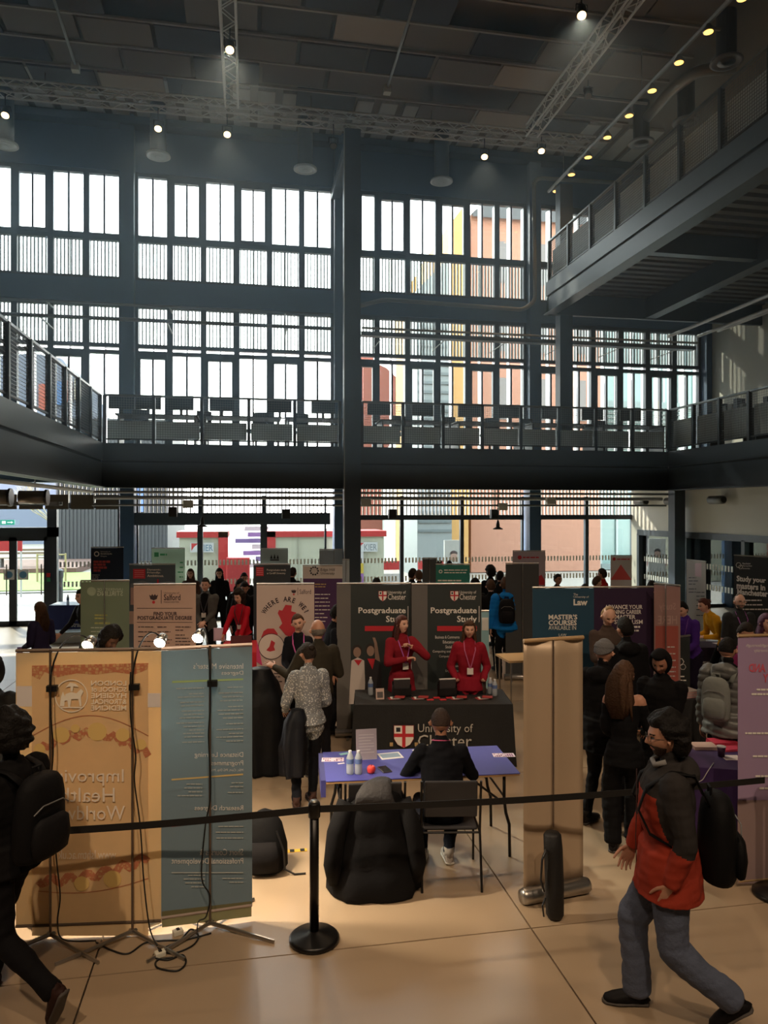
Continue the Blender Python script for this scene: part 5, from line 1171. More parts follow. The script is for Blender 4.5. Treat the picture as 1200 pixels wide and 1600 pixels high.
# monitors, desks and chairs on the gallery
MON = mat('monitor_back', (28, 34, 40), .4)
mps = [(190, 628), (232, 626), (283, 625), (347, 629), (437, 630), (505, 631), (592, 632), (660, 631), (733, 632), (796, 640), (862, 638), (926, 640), (985, 644)]
for i in range(7):
    x0 = -3.0+i*1.95+(.35 if i > 2 else 0)
    t = thing('work_desk', 'long dark desk on the front gallery, %s from the left' % ORD[i], 'desk', (x0, 17.75, 4.5), 0, 'desks along the front gallery')
    MB().box((0, 0, .70), (1.85, .8, .73)).build('desktop', mat('desk_dark', (52, 54, 56), .5), t)
    for q in (.05, 1.76): MB().box((q, .05, 0), (q+.04, .75, .70)).build('leg', mat('desk_leg', (70, 72, 74), .4), t)
for i, (px, py) in enumerate(mps):
    p = PY(px, 797, 18.05); t = thing('computer_monitor', 'dark computer monitor on the gallery desks, %s from the left' % ORD[i], 'monitor', (p.x, 18.05, 5.23), R.uniform(-.12, .12), 'monitors along the front gallery')
    MB().bevbox((-.29, -.02, .14), (.29, .015, .48), .008).build('screen', MON, t); MB().box((-.03, -.01, .01), (.03, .01, .2)).build('stem', MON, t); MB().box((-.12, -.08, 0), (.12, .08, .012)).build('foot', MON, t)
for i, px in enumerate((215, 325, 400, 480, 560, 632, 700, 765, 830, 945)):
    p = PY(px, 797, 18.9); t = thing('office_chair', 'dark office chair behind the gallery desks, %s from the left' % ORD[i], 'chair', (p.x, 18.9, 4.5), R.uniform(-.6, .6), 'office chairs on the gallery')
    oc = mat('office_chair', (34, 38, 44), .7)
    MB().bevbox((-.23, -.23, .45), (.23, .23, .53), .03).build('seat', oc, t); MB().bevbox((-.2, .22, .6), (.2, .27, 1.0), .02).build('backrest', oc, t); MB().rod((0, 0, .1), (0, 0, .46), .03).build('stem', oc, t)
    for k in range(5): MB().rod((0, 0, .09), (.28*math.cos(k*1.257), .28*math.sin(k*1.257), .05), .02).build('foot', oc, t)
# desks with screens on upper walkway and right gallery
for i in range(5):
    y = 15.8-i*2.6; t = thing('computer_monitor', 'dark computer screen behind the upper walkway balustrade, %s from the facade' % ORD[i], 'monitor', (XU+.65, y, 8.93+.74), 1.5, 'monitors on the upper walkway')
    MB().bevbox((-.28, -.02, .12), (.28, .015, .46), .008).build('screen', MON, t); MB().box((-.12, -.08, 0), (.12, .08, .012)).build('foot', MON, t); MB().box((-.03, -.01, .01), (.03, .01, .2)).build('stem', MON, t)
    d = thing('work_desk', 'desk behind the upper walkway balustrade, %s from the facade' % ORD[i], 'desk', (XU+.4, y-.95, 8.93), 0, 'desks on the upper walkway')
    MB().box((0, 0, .70), (.75, 1.9, .73)).build('desktop', mat('desk_pale', (150, 146, 136), .5), d)
    for q in (.05, 1.8): MB().box((.05, q, 0), (.7, q+.04, .70)).build('leg', mat('desk_leg', (70, 72, 74), .4), d)
for i in range(5):
    y = 15.6-i*1.7; t = thing('bicycle_rack_item', 'cluttered dark shelf unit behind the right gallery balustrade, %s from the corner' % ORD[i], 'shelf', (XR+.9, y, 4.5), 0, 'shelf units on the right gallery'); t.name = 'shelf_unit'
    b = MB()
    for z in (0, .45, .9): b.box((0, 0, z), (.4, 1.3, z+.03))
    b.box((0, 0, 0), (.4, .03, .93)); b.box((0, 1.27, 0), (.4, 1.3, .93)); b.build('carcass', mat('shelf_dark', (66, 62, 56), .6), t)
    for k in range(5): MB().box((.08, .12+k*.22, .93), (.3, .12+k*.22+.14, .93+R.uniform(.1, .28))).build('storage_box', mat('storage_%d' % (k % 3), ((96, 90, 80), (50, 52, 56), (140, 130, 110))[k % 3], .6), t)
# ================================================================== PEOPLE
def V3(*a): return Vector(a)
def remesh(mb, vox, sm=2):
    me = mb.mesh('r', [], False); o = bpy.data.objects.new('r', me)
    m = o.modifiers.new('r', 'REMESH'); m.mode = 'VOXEL'; m.voxel_size = vox
    if sm: s_ = o.modifiers.new('s', 'SMOOTH'); s_.factor = .5; s_.iterations = sm
    r_ = baked(o); n_ = len(r_.vertices); co = np.empty(n_*3); r_.vertices.foreach_get('co', co); no = np.empty(n_*3); r_.vertices.foreach_get('normal', no)
    F_ = np.array([tuple(p.vertices) for p in r_.polygons]); bpy.data.meshes.remove(r_); bpy.data.meshes.remove(me)
    return co.reshape(-1, 3), F_, no.reshape(-1, 3)
def mk(name, V, F_, mats, mi=None, parent=None, smooth=True):
    me = bpy.data.meshes.new(name); me.from_pydata(V.tolist() if hasattr(V, 'tolist') else V, [], F_.tolist() if hasattr(F_, 'tolist') else F_)
    for m in mats: me.materials.append(m)
    if mi is not None: me.polygons.foreach_set('material_index', np.asarray(mi, dtype=np.int32))
    me.polygons.foreach_set('use_smooth', [smooth]*len(me.polygons)); me.update(); return link(name, me, parent)
def sst(a, b, x): t = np.clip((x-a)/(b-a), 0, 1); return t*t*(3-2*t)
def gs(x, s_): return np.exp(-(x/s_)**2)
_hc = {}
def headgeo(lod):
    if lod in _hc: return _hc[lod]
    nu, nv = ((72, 52), (52, 38), (30, 22))[lod]
    u = np.linspace(0, 2*np.pi, nu, endpoint=False); th = u-.55*np.sin(u)
    v = np.linspace(-np.pi/2, np.pi/2, nv+1)[1:-1]; ph = v-.22*np.sin(2*v)
    TH_, PH = np.meshgrid(th, ph); d = np.stack([np.cos(PH)*np.sin(TH_), np.cos(PH)*np.cos(TH_), np.sin(PH)], -1).reshape(-1, 3)
    d = np.vstack([d, [[0, 0, -1], [0, 0, 1]]])
    x = d[:, 0]*.076; y = d[:, 1]*.096; z = d[:, 2]*.118
    lo = sst(0, -.118, z); x = x*(1-.34*lo**1.3); 
    y = np.where(y < 0, y*(1-.45*sst(-.02, -.10, z)), y*(1-.10*lo))
    x = x*(1+.05*gs(z-.03, .05)*(y < .02))
    fr = (y > .03)
    ax = np.abs(x)
    y = y*1.0-.006*fr*gs(ax, .05)*gs(z-.0, .05)
    nose = gs(x, .0105+.003*sst(.0, -.03, z))*np.where(z > -.028, sst(.03, -.028, z), gs(z+.028, .009))*fr
    y = y+.027*nose
    y = y+fr*(.004*gs(z-.026, .010)*gs(ax-.025, .028) - .010*gs(ax-.031, .013)*gs(z-.006, .011) + .004*gs(ax-.042, .016)*gs(z+.022, .016))
    y = y+fr*(.006*gs(z+.059, .007)*gs(x, .021) - .003*gs(z+.0600, .0018)*gs(x, .02)+.006*gs(z+.098, .014)*gs(x, .018))
    P = np.stack([x, y, z], -1); m = nv-1; F_ = []
    for i in range(m-1):
        for k in range(nu): F_.append((i*nu+(k+1) % nu, i*nu+k, (i+1)*nu+k, (i+1)*nu+(k+1) % nu))
    b_, t_ = m*nu, m*nu+1
    for k in range(nu): F_.append((b_, k, (k+1) % nu, (k+1) % nu)[:3]); F_.append((t_, (m-1)*nu+(k+1) % nu, (m-1)*nu+k))
    cen = np.array([P[list(f)].mean(0) for f in F_]); mi = np.zeros(len(F_), int); a_ = np.abs(cen[:, 0]); f_ = cen[:, 1] > .04
    mi[f_ & (np.abs(a_-.031) < .013) & (np.abs(cen[:, 2]-.006) < .0055)] = 3
    mi[f_ & (np.abs(a_-.032) < .018) & (np.abs(cen[:, 2]-.025-.003*gs(a_-.035, .01)) < .0042)] = 1
    mi[f_ & (a_ < .023) & (np.abs(cen[:, 2]+.060) < .0065)] = 2
    _hc[lod] = (P, F_, mi); return _hc[lod]
def noisev(P, f, seed=0):
    s_ = np.zeros(len(P)); q = np.random.RandomState(seed)
    for k in range(9):
        w = q.normal(size=3); w /= np.linalg.norm(w); s_ += np.sin(P@w*f*q.uniform(.6, 1.7)+q.uniform(0, 6))
    return s_/4
def hairmask(st, P):
    x, y, z = P.T
    if st in ('short', 'crop', 'curly', 'long', 'bun', 'bob', 'wavy', 'afro'):
        lim = np.where(y > .045, .064, np.where(y > -.028, np.maximum(.064-(.045-y)*1.7, .004), -.07 if st != 'crop' else -.03))
        if st in ('long', 'bob', 'wavy', 'afro'): lim = np.where(y > .05, .062, np.where(y > .015, .062-(.05-y)*3.6, -.10))
        return sst(0, .010, z-lim)
    if st == 'bald': return sst(0, .01, .022-z)*sst(0, .012, z+.062)*sst(0, .015, .012-y)
    if st == 'balding': return sst(0, .01, np.where(y > .0, .0, z+.06))*sst(.075, .06, z+.2*y)+sst(0, .01, z-.085)*sst(.03, .0, y)
    if st == 'beanie': return sst(0, .006, z-np.where(y > .03, .040, .040-(.03-y)*.6))
    if st == 'hood': return sst(0, .012, np.maximum(.035-y, z-.066))
    return np.zeros(len(P))
HTH = dict(short=.014, crop=.005, curly=.034, long=.016, bun=.012, bob=.018, wavy=.024, afro=.045, bald=.005, balding=.010, beanie=.016, hood=.030)
FG = {}
def handgeo(kind, lod):
    k = (kind, lod)
    if k in FG: return FG[k]
    b = MB(); cu = dict(relax=.38, grip=1.0, flat=.08)[kind]
    b.loft([(0, -.03, 0), (0, .0, 0), (0, .03, 0), (0, .07, 0), (0, .092, 0)], [.024, .027, .036, .041, .036], [.018, .018, .016, .014, .010], side=(1, 0, 0), n=12)
    for i, (x_, L, r_) in enumerate(((.030, .068, .0090), (.010, .076, .0092), (-.011, .070, .0088), (-.030, .054, .0078))):
        p = V3(x_, .085, 0); a = 0; seg = (L*.45, L*.31, L*.27)
        for j, s_ in enumerate(seg):
            a += cu*(.6, 1.0, .8)[j]*(1+.08*i); q = p+V3(x_*.06, math.cos(a)*s_, -math.sin(a)*s_); b.caps(p, q, r_*(1-.08*j), r_*(1-.08*(j+1)), 8); p = q
    p = V3(.030, .022, -.002); 
    for j, (s_, ang_) in enumerate(((.040, .75), (.032, .45), (.026, .25))):
        q = p+V3(math.sin(ang_)*s_, math.cos(ang_)*s_, -s_*(.25+.5*cu*(j > 0))); b.caps(p, q, .0125-.0018*j, .0110-.0018*j, 8); p = q
    FG[k] = remesh(b, (.0042, .0055, .009)[lod], 1)[:2]; return FG[k]
def frame(yv, zv):
    y = Vector(yv).normalized(); x = y.cross(Vector(zv)); x = x.normalized() if x.length > 1e-4 else y.orthogonal().normalized(); z = x.cross(y); return np.array([x, y, z])
def ik(a, t, l1, l2, hint):
    d = t-a; L = min(d.length, (l1+l2)*.999); d = d.normalized(); t = a+d*L; c = (l1*l1+L*L-l2*l2)/(2*l1*L); h = Vector(hint); h = (h-d*h.dot(d)); h = h.normalized() if h.length > 1e-5 else d.orthogonal().normalized()
    return a+d*(l1*c)+h*(l1*math.sqrt(max(0, 1-c*c))), t
def fabric(c, **k):
    n = 'cloth_%d_%d_%d' % c; return mat(n, tuple(v*(.72 if sum(c) < 130 else 1) for v in c), k.get('rough', .85), bump=k.get('bump', .2), bs=k.get('bs', 22), var=k.get('var', .08), vs=9, spec=.15)
SKIN = {n: mat('skin_'+n, c, .5, var=.05, vs=14) for n, c in dict(light=(214, 168, 146), mid=(176, 128, 104), tan=(150, 106, 82), dark=(92, 62, 48)).items()}
HAIRC = {n: mat('hair_'+n, tuple(v*.85 for v in c), .65, bump=.6, bs=70, var=.2, vs=30, spec=.2) for n, c in dict(black=(22, 19, 18), dark=(44, 34, 28), brown=(88, 62, 44), blond=(176, 142, 100), buzz=(64, 50, 44), stubble=(66, 48, 38), grey=(128, 122, 114), auburn=(92, 48, 40), purple=(90, 48, 76)).items()}
LIPS = mat('lips', (166, 98, 90), .5); EYE = mat('eye_dark', (40, 30, 26), .25); PEOPLE = {}
DB = dict(lh=(-.25, .03, .80), rh=(.25, .03, .80), lf=(-.11, .0, .085), rf=(.11, .03, .085))
def person(label, px, t, cy, H=1.75, top=(24, 24, 28), bot=(22, 22, 26), shoe=(30, 26, 26), skin='light', hair='short', hc='dark', head=(0, 0, 0), lean=0, side=0, hip=(0, 0, .93), bulk=1.0, fem=False, hem=None, hands='relax', lh=None, rh=None, lf=None, rf=None, lod=1, sleeve='long', collar=True, eh=(0, 0), kh=(.25, .25), flare=1.0, mats=None, rule=None, lanyard=None, puffy=0, beard=None, glasses=False, hood=False, foot=(0, 0), group='visitors at the fair', topm=None, botm=None, kn=None, zf=0):
    lh, rh, lf, rf = [Vector(v if v is not None else DB[k]) for v, k in ((lh, 'lh'), (rh, 'rh'), (lf, 'lf'), (rf, 'rf'))]
    root = thing('person', label, 'person', G(px, t, zf), -(cy+10.5)*D2R, group); s_ = H/1.75
    Hp = Vector(hip); l_ = lean*D2R; sd_ = side*D2R
    D = V3(math.sin(sd_), math.sin(l_)*math.cos(sd_), math.cos(l_)*math.cos(sd_)); Rt = V3(math.cos(sd_), 0, -math.sin(sd_)); Fw = D.cross(Rt)
    def TF(x, f, u): return Hp+Rt*x+Fw*f+D*u
    sw = .158 if fem else .180; B = bulk
    nb = TF(0, .0, .545); nd = (D+V3(0, 0, 1.2)).normalized(); hcn = nb+nd*.150+Fw*.018*(1 if lean < 20 else 2)
    hcn = hcn+V3(0, .03*math.sin(-head[1]*D2R) if head[1] < 0 else .02*head[1]/30, 0)
    m = MB(); segs = []
    w = (.88 if fem else 1.0)*B; dpt = (.92 if fem else 1.0)*B
    us = [-.12, -.05, .04, .14, .26, .38, .46, .51, .55]
    wa = [.13, .160, .155, .135 if fem else .148, .150 if fem else .168, .172, .160, .10, .055]; da = [.09, .112, .112, .100, .118, .116, .098, .075, .052]
    m.loft([TF(0, (.0, 0, 0, 0, .012, .012, 0, -.005, 0)[i], u) for i, u in enumerate(us)], [v*w for v in wa[:-1]]+[.055], [v*dpt for v in da[:-1]]+[.052], side=Rt, n=16)
    m.loft([nb-nd*.05, nb+nd*.03, nb+nd*.10, hcn-V3(0, 0, .03)], [.056, .050, .048, .05] if not fem else [.048, .042, .042, .045], n=12)
    sh = {-1: TF(-sw*min(B, 1.12), -.005, .462), 1: TF(sw*min(B, 1.12), -.005, .462)}
    jo = {}
    AB = (B-1)*1.1+1
    for q, tg, hint in ((-1, lh, eh[0]), (1, rh, eh[1])):
        hv = hint if hasattr(hint, '__len__') else V3(q*.35, -.9, -.5)
        e, wr = ik(sh[q], tg, .285, .255, hv); jo[q] = (sh[q], e, wr)
        m.caps(sh[q]-Rt*q*.03, e, .066*AB, .049*AB, 12); m.caps(e, wr, .048*AB, .034*AB, 12, e1=.3)
        segs += [(sh[q], e, .055*AB, 'U', q), (e, wr, .040*AB, 'L', q)]
    lj = {}
    for q, tg, ht in ((-1, lf, -1), (1, rf, 1)):
        h0 = TF(q*.085, 0, -.03); hv = V3(q*.12, 1, .15) if kn is None else Vector(kn[0 if q < 0 else 1])
        k_, an = ik(h0, tg, .435, .425, hv); lj[q] = (h0, k_, an)
        m.caps(h0, k_, .094*(.5+.5*B)*(1+.2*(flare-1)), .066*flare, 12); m.caps(k_, an+V3(0, 0, .0), .064*flare, .052*flare**1.5, 12, e1=.4)
        m.caps(an, an+V3(0, .05, -.02), .045, .04, 8)
        segs += [(h0, k_, .08, 'B', q), (k_, an, .055*flare, 'B', q)]
    segs += [(Hp, TF(0, 0, .46), .13*B, 'T', 0), (TF(-sw, 0, .46), TF(sw, 0, .46), .05, 'T', 0), (nb-nd*.01, hcn, .045, 'N', 0), (Hp-D*.08, Hp+D*.02, .15, 'T', 0)]
    if collar:
        m.loft([TF(0, 0, .49), TF(0, .0, .53), TF(0, .008, .558)], [.11*B, .085, .076], [.09*B, .078, .074], side=Rt, n=14)
    if hood:
        m.ball(TF(0, -.10, .50), (.13, .075, .08), 12)
    if hem is not None:
        c0 = TF(0, 0, .08); c1 = V3(Hp.x, Hp.y+(0 if lean < 20 else -.02), hem)
        if hip[2] < .7: c1 = Hp-V3(0, .0, .05)
        n__ = 5; m.loft([c0.lerp(c1, k/n__) for k in range(n__+1)], [.165*w+.03*k/n__ for k in range(n__+1)], [.125*dpt+.03*k/n__ for k in range(n__+1)], side=Rt, n=16)
    vox = (.0085, .013, .022)[lod]; P, Fc, No = remesh(m, vox, 3 if lod < 2 else 1)
    cen = P[Fc].mean(1) if Fc.ndim == 2 else np.array([P[list(f)].mean(0) for f in Fc])
    def sdist(Q, a, b):
        a = np.array(a); b = np.array(b); ab = b-a; tt = np.clip(((Q-a)@ab)/(ab@ab+1e-9), 0, 1); return np.linalg.norm(Q-a-tt[:, None]*ab, axis=1)
    SC_ = np.stack([sdist(cen, a, b)-r_ for a, b, r_, l, q in segs], 1); best = SC_.argmin(1)
    lab = np.array([s[3] for s in segs])[best]; sidei = np.array([s[4] for s in segs])[best]
    along = (cen-np.array(Hp))@np.array(D)
    out = np.zeros(len(cen), int)                         # 0 top, 1 bottom, 2 skin, 3 extra
    out[lab == 'B'] = 1
    if hem is None: out[(lab == 'T') & (along < -.055)] = 1
    else:
        hz_ = hem if hip[2] > .7 else -9
        out[((lab == 'B') | (lab == 'T')) & (cen[:, 2] > hz_-.005) & (np.abs(cen[:, 0]-Hp.x) < .26)] = 0
        if hip[2] < .7: out[lab == 'B'] = 1
    nk = (lab == 'N'); dn = sdist(cen, nb-nd*.05, hcn)
    out[nk & (dn < (.062 if collar else .2)) & (along > (.52 if collar else .515))] = 2
    if sleeve == 'short': out[lab == 'L'] = 2
    for q in (-1, 1):
        wv = jo[q][2]; out[(np.linalg.norm(cen-np.array(wv), axis=1) < .03) & (lab == 'L')] = 2
    if rule: out = rule(cen, lab, along, out, sidei)
    # cloth folds
    dv = noisev(P, 22, int(px) % 97)*(.007 if lod == 0 else .0045)+noisev(P*np.array([1, 1, 1.8]), 55, 3)*(.0028 if lod == 0 else .0018)
    if puffy: dv = dv+puffy*(np.abs(np.sin((P[:, 2]+.02*np.sin(P[:, 0]*9))*math.pi/.075))-.45)
    if lod < 2:
        vm = np.zeros(len(P)); 
        for k_ in (0, 1, 3): vm[np.unique(Fc[out == k_])] = 1
        vm[np.unique(Fc[out == 2])] = 0
        P = P+No*(dv*vm)[:, None]
    mats_ = [topm or fabric(top), botm or fabric(bot), SKIN[skin], mats or fabric(top), HAIRC[hc], LIPS, EYE]
    Vs = [P]; Fs = [f for f in Fc.tolist()]; MI = out.tolist(); o_ = len(P)
    # head
    HP, HF, HM = headgeo(min(2, lod)); ya, pi_, ro = [v*D2R for v in head]
    RM = np.array(Matrix.Rotation(-ya, 3, 'Z') @ Matrix.Rotation(-pi_, 3, 'X') @ Matrix.Rotation(ro, 3, 'Y'))
    hs = .96 if fem else 1.0; hc0 = np.array(hcn)
    Vs.append((HP*hs)@RM.T+hc0); Fs += [[i+o_ for i in f] for f in HF]; MI += [{0: 2, 1: 4, 2: 5, 3: 6}[v] for v in HM]; o_ += len(HP)
    eb = MB()
    for q in (-1, 1):
        eb.loft([(q*.070, .004, -.018), (q*.080, .0, -.012), (q*.088, -.004, .004), (q*.082, .002, .014)], [.012, .024, .027, .014], [.008, .006, .005, .005], side=(0, 0, 1), n=8)
    E = np.array([tuple(v) for v in eb.v]); E = (E*hs)@RM.T+hc0; Vs.append(E); Fs += [[i+o_ for i in f] for f in eb.f]; MI += [2]*len(eb.f); o_ += len(E)
    # hands
    kinds = hands if isinstance(hands, (list, tuple)) else (hands, hands)
    for q, kd in ((-1, kinds[0]), (1, kinds[1])):
        if kd is None: continue
        HV, HF2 = handgeo(kd, lod); e, wr = jo[q][1], jo[q][2]; fd = (wr-e).normalized()
        if wr.z < 1.0*1 and fd.z < -.6: up = V3(q, 0, .0)          # back of hand outwards
        else: up = V3(q*.5, -.2, 1)
        fr = frame(fd, up); hv = HV*np.array([-q if fd.z >= -.6 else (1 if q < 0 else 1), 1, 1])
        if fd.z < -.6: hv = HV*np.array([(1 if q < 0 else -1), 1, 1])
        W_ = (hv*(.92 if fem else 1.0))@fr+np.array(wr); Vs.append(W_); fl_ = (HF2.tolist() if hasattr(HF2, 'tolist') else HF2)
        Fs += [[i+o_ for i in f] for f in fl_]; MI += [2]*len(fl_); o_ += len(W_)
    b_ = mk('body', np.vstack(Vs)*s_, Fs, mats_, MI, root)
    # hair
    if hair:
        msk = hairmask(hair, HP); n_ = HP/np.linalg.norm(HP, axis=1)[:, None]; th = HTH[hair]
        amp = {'curly': .30, 'afro': .22, 'wavy': .2, 'hood': .08, 'beanie': .03}.get(hair, .12)
        off = msk*(th+(.022*sst(.02, -.06, HP[:, 1]) if hair == 'curly' else 0))*(1+amp*noisev(HP, 120 if hair != 'hood' else 30, 5))-(1-msk)*.006
        if hair == 'beanie': off = off+msk*.007*sst(.085, .07, HP[:, 2]+.25*HP[:, 1]*0)*sst(0, .004, HP[:, 2]-.03)
        HV = HP+n_*off[:, None]
        if hair in ('short', 'curly', 'afro'): HV[:, 2] += .010*msk*sst(.05, .11, HP[:, 2])*(1.5 if hair == 'afro' else 1)
        hv = [(HV*hs)@RM.T+hc0]; hf = [list(f) for f in HF]; o2 = len(HV)
        lb = MB()
        def LP3(x, y, z): return V3(*((np.array([x, y, z])*hs)@RM.T+hc0))
        dn_ = {'long': .27, 'wavy': .33, 'bob': .14, 'afro': .05}.get(hair, 0)
        if dn_:
            for q in (-1, 0, 1) if hair != 'bob' else (-1, 0, 1):
                for r2 in range(1 if lod == 2 else (3 if hair == 'wavy' else 2)):
                    x0 = q*(.062-.012*r2); y0 = -.01 if q else -.07; y0 -= .03*r2 if q else 0
                    a0 = LP3(x0, y0, .04); a1 = LP3(x0*1.12, y0-.004, -.05); a2 = LP3(x0*1.18, y0-.012, -.10)
                    bk = -Fw*.035 if not q or lean < 25 else V3(0, 0, 0)
                    a3 = a2+V3(0, 0, -dn_*.5)+bk*.8+Rt*x0*.25+(Fw*.02 if q else V3(0, 0, 0)); a4 = a2+V3(0, 0, -dn_*.95)+bk*1.0+Rt*x0*.25+(Fw*.045 if q else V3(0, 0, 0))
                    wd = (.030, .042, .044, .044, .018) if q else (.05, .07, .082, .088, .05); dp = (.016, .026, .028, .024, .008) if q else (.02, .035, .04, .034, .012)
                    wv_ = 1.35 if hair == 'wavy' else 1
                    lb.loft([a0, a1, a2, a3, a4], [v*wv_ for v in wd], [v*wv_ for v in dp], side=(Rt if not q else Fw), n=12)
        if hair == 'bun': lb.ball(LP3(0, -.10, .045), (.036, .036, .034), 12)
        if hair == 'beanie': pass
        if lb.v:
            L = np.array([tuple(v) for v in lb.v]); 
            if hair == 'wavy': L = L+np.stack([noisev(L, 90, 1), noisev(L, 90, 2), noisev(L, 60, 3)], 1)*.017
            hv.append(L); hf += [[i+o2 for i in f] for f in lb.f]
        mm = HAIRC[hc]
        if hair == 'beanie': mm = mat('beanie_wool', (96, 96, 98), .9, bump=.5, bs=90)
        if hair == 'hood': mm = mats_[0]
        mk({'beanie': 'beanie', 'hood': 'hood'}.get(hair, 'hair'), np.vstack(hv)*s_, hf, [mm], None, root)
    if beard:
        x, y, z = HP.T; msk = sst(0, .008, -.030-z+.0*y)*sst(0, .02, y+.005)*(1-np.minimum(1, 1.4*gs(x, .026)*gs(z+.060, .010)))*(1-sst(-.046, -.034, z+.12*(.05-y)))
        st = sst(0, .01, gs(x, .03)*gs(z+.046, .006)-.45); msk = np.maximum(msk, st*(y > .05)); n_ = HP/np.linalg.norm(HP, axis=1)[:, None]
        HV = HP+n_*(msk*(.004+.0015*noisev(HP, 200, 2))-(1-msk)*.006)[:, None]; mk('beard', ((HV*hs)@RM.T+hc0)*s_, [list(f) for f in HF], [HAIRC[beard]], None, root)
    if glasses:
        gb = MB()
        for q in (-1, 1):
            c_ = V3(q*.032, .098, .004); pts = [c_+V3(.022*math.cos(a), -.004*abs(math.cos(a))*(1 if q*math.cos(a) > 0 else 0), .018*math.sin(a)) for a in np.linspace(0, 2*np.pi, 17)]
            gb.loft(pts, .0016, n=5); gb.rod((q*.054, .094, .008), (q*.080, .0, .006), .0016, 5)
        gb.rod((-.010, .100, .008), (.010, .100, .008), .0016, 5); A = (np.array([tuple(v) for v in gb.v])*hs)@RM.T+hc0
        mk('glasses', A*s_, [list(f) for f in gb.f], [mat('glasses_frame', (60, 54, 50), .3, .5)], None, root)
    # shoes
    shm = fabric(shoe, rough=.6); solem = mat('shoe_sole', (70, 64, 60), .7) if sum(shoe) < 300 else mat('shoe_sole_white', (206, 202, 194), .7)
    for q, pt in ((-1, foot[0]), (1, foot[1])):
        an = lj[q][2]; sb = MB(); a_ = pt*D2R; Mx = Matrix.Translation(an*s_) @ Matrix.Rotation(-a_, 4, 'X') @ Matrix.Rotation((.12*q), 4, 'Z')*1.0
        z0 = -.085
        sb.loft([V3(0, -.055, z0+.05), V3(0, -.05, z0+.045), V3(0, 0, z0+.052), V3(0, .07, z0+.042), V3(0, .14, z0+.034), V3(0, .185, z0+.028), V3(0, .20, z0+.026)], [.018, .036, .042, .046, .048, .034, .012], [.030, .046, .050, .040, .028, .020, .008], side=(1, 0, 0), n=14)
        sb.loft([V3(0, -.005, z0+.04), V3(0, -.01, z0+.13)], [.04, .043], [.05, .046], side=(1, 0, 0), n=12)
        sb.cur = 1
        sb.loft([V3(0, -.064, z0+.012), V3(0, -.055, z0+.012), V3(0, .02, z0+.012), V3(0, .12, z0+.012), V3(0, .19, z0+.012), V3(0, .207, z0+.013)], [.02, .04, .042, .052, .036, .012], .012, side=(1, 0, 0), n=14)
        sb.v = [tuple(Mx @ (Vector(v)*s_)) for v in sb.v]; sb.build('shoe', [shm, solem], root, smooth=True)
    R_ = Matrix.Rotation(root.rotation_euler.z, 3, 'Z')
    def W2(v): return root.location + R_ @ (Vector(v)*s_)
    info = dict(root=root, TF=TF, s=s_, B=B, jo=jo, Rt=Rt, Fw=Fw, D=D, W2=W2, hcn=hcn, R=R_, d=.116*dpt, nb=nb, lj=lj)
    if lanyard:
        f0 = .116*dpt+.018; lm = mat('lanyard_%d_%d_%d' % lanyard, lanyard, .6); lb = MB()
        for q in (-1, 1): lb.loft([TF(q*.05, -.05, .565), TF(q*.070, .03, .545), TF(q*.07, f0*.86, .44), TF(q*.035, f0+.008, .32), TF(q*.004, f0+.012, .21)], .0075, .0025, side=Rt, n=6)
        lb.v = [tuple(Vector(v)*s_) for v in lb.v]; lb.build('lanyard', lm, root)
        bb = MB(); bb.box((-.04, f0+.004, .13), (.04, f0+.010, .215)); bb.v = [tuple(TF(*v)*s_) for v in bb.v]; bb.build('name_badge', mat('badge_white', (222, 218, 212), .4), root)
    return info
def backpack(label, I, c=(22, 22, 24), w=.30, h=.44, d=.15, u0=.06, xoff=0, straps=True, fx=0, pc=None):
    TF, s_ = I['TF'], I['s']; c0 = TF(xoff, -(I['d']+d/2+.012), u0+h/2); t = thing('backpack', label, 'backpack', I['W2'](c0), 0, 'backpacks')
    Q = np.array([I['Rt'], I['Fw'], I['D']]); m_ = fabric(c, rough=.7); R_ = np.array(I['R'])
    def tr(b):
        b.v = [tuple(R_@(np.array(v)@Q)*s_) for v in b.v]; return b
    b = MB(); zz = [-.5, -.47, -.40, -.1, .2, .36, .45, .49]; ww = [.30, .42, .48, .50, .48, .43, .33, .2]; dd = [.3, .44, .5, .52, .48, .42, .33, .2]
    b.loft([(0, (.0), z*h) for z in zz], [v*w for v in ww], [v*d for v in dd], side=(1, 0, 0), n=20); tr(b).build('main_bag', m_, t, smooth=True)
    b = MB(); b.loft([(0, -d*.52, z*h) for z in (-.42, -.38, -.2, -.02, .04)], [w*v for v in (.25, .36, .40, .36, .25)], [d*v for v in (.08, .2, .26, .2, .08)], side=(1, 0, 0), n=14); tr(b).build('front_pocket', fabric(pc or c, rough=.7), t, smooth=True)
    b = MB(); b.loft([(-w*.36, -d*.50, h*.12), (-w*.2, -d*.56, h*.2), (w*.2, -d*.56, h*.2), (w*.36, -d*.50, h*.12)], .004, n=6); tr(b).build('zip', mat('zip_grey', (110, 110, 110), .4), t)
    b = MB(); b.loft([(-.03, d*.2, h*.47), (-.03, d*.2, h*.56), (.03, d*.2, h*.56), (.03, d*.2, h*.47)], .008, n=6); tr(b).build('grab_handle', m_, t)
    if straps:
        for q in (-1, 1):
            b = MB(); y0 = d/2+.012; D_ = I['d']
            z_ = .47-(u0+h/2)
            b.loft([(q*.08-xoff, d*.3, h*.40), (q*.10-xoff, y0+.03, z_+.05), (q*.115-xoff, y0+D_+.0, z_+.062), (q*.12-xoff, y0+2*D_*.95, z_-.03), (q*.13-xoff, y0+2*D_+.028, z_-.16), (q*.16-xoff, y0+2*D_*.9, z_-.28), (q*.19-xoff, y0+D_*.9, z_-.34)], .024, .007, side=(1, 0, 0), n=8); tr(b).build('shoulder_strap', m_, t, smooth=True)
    return t
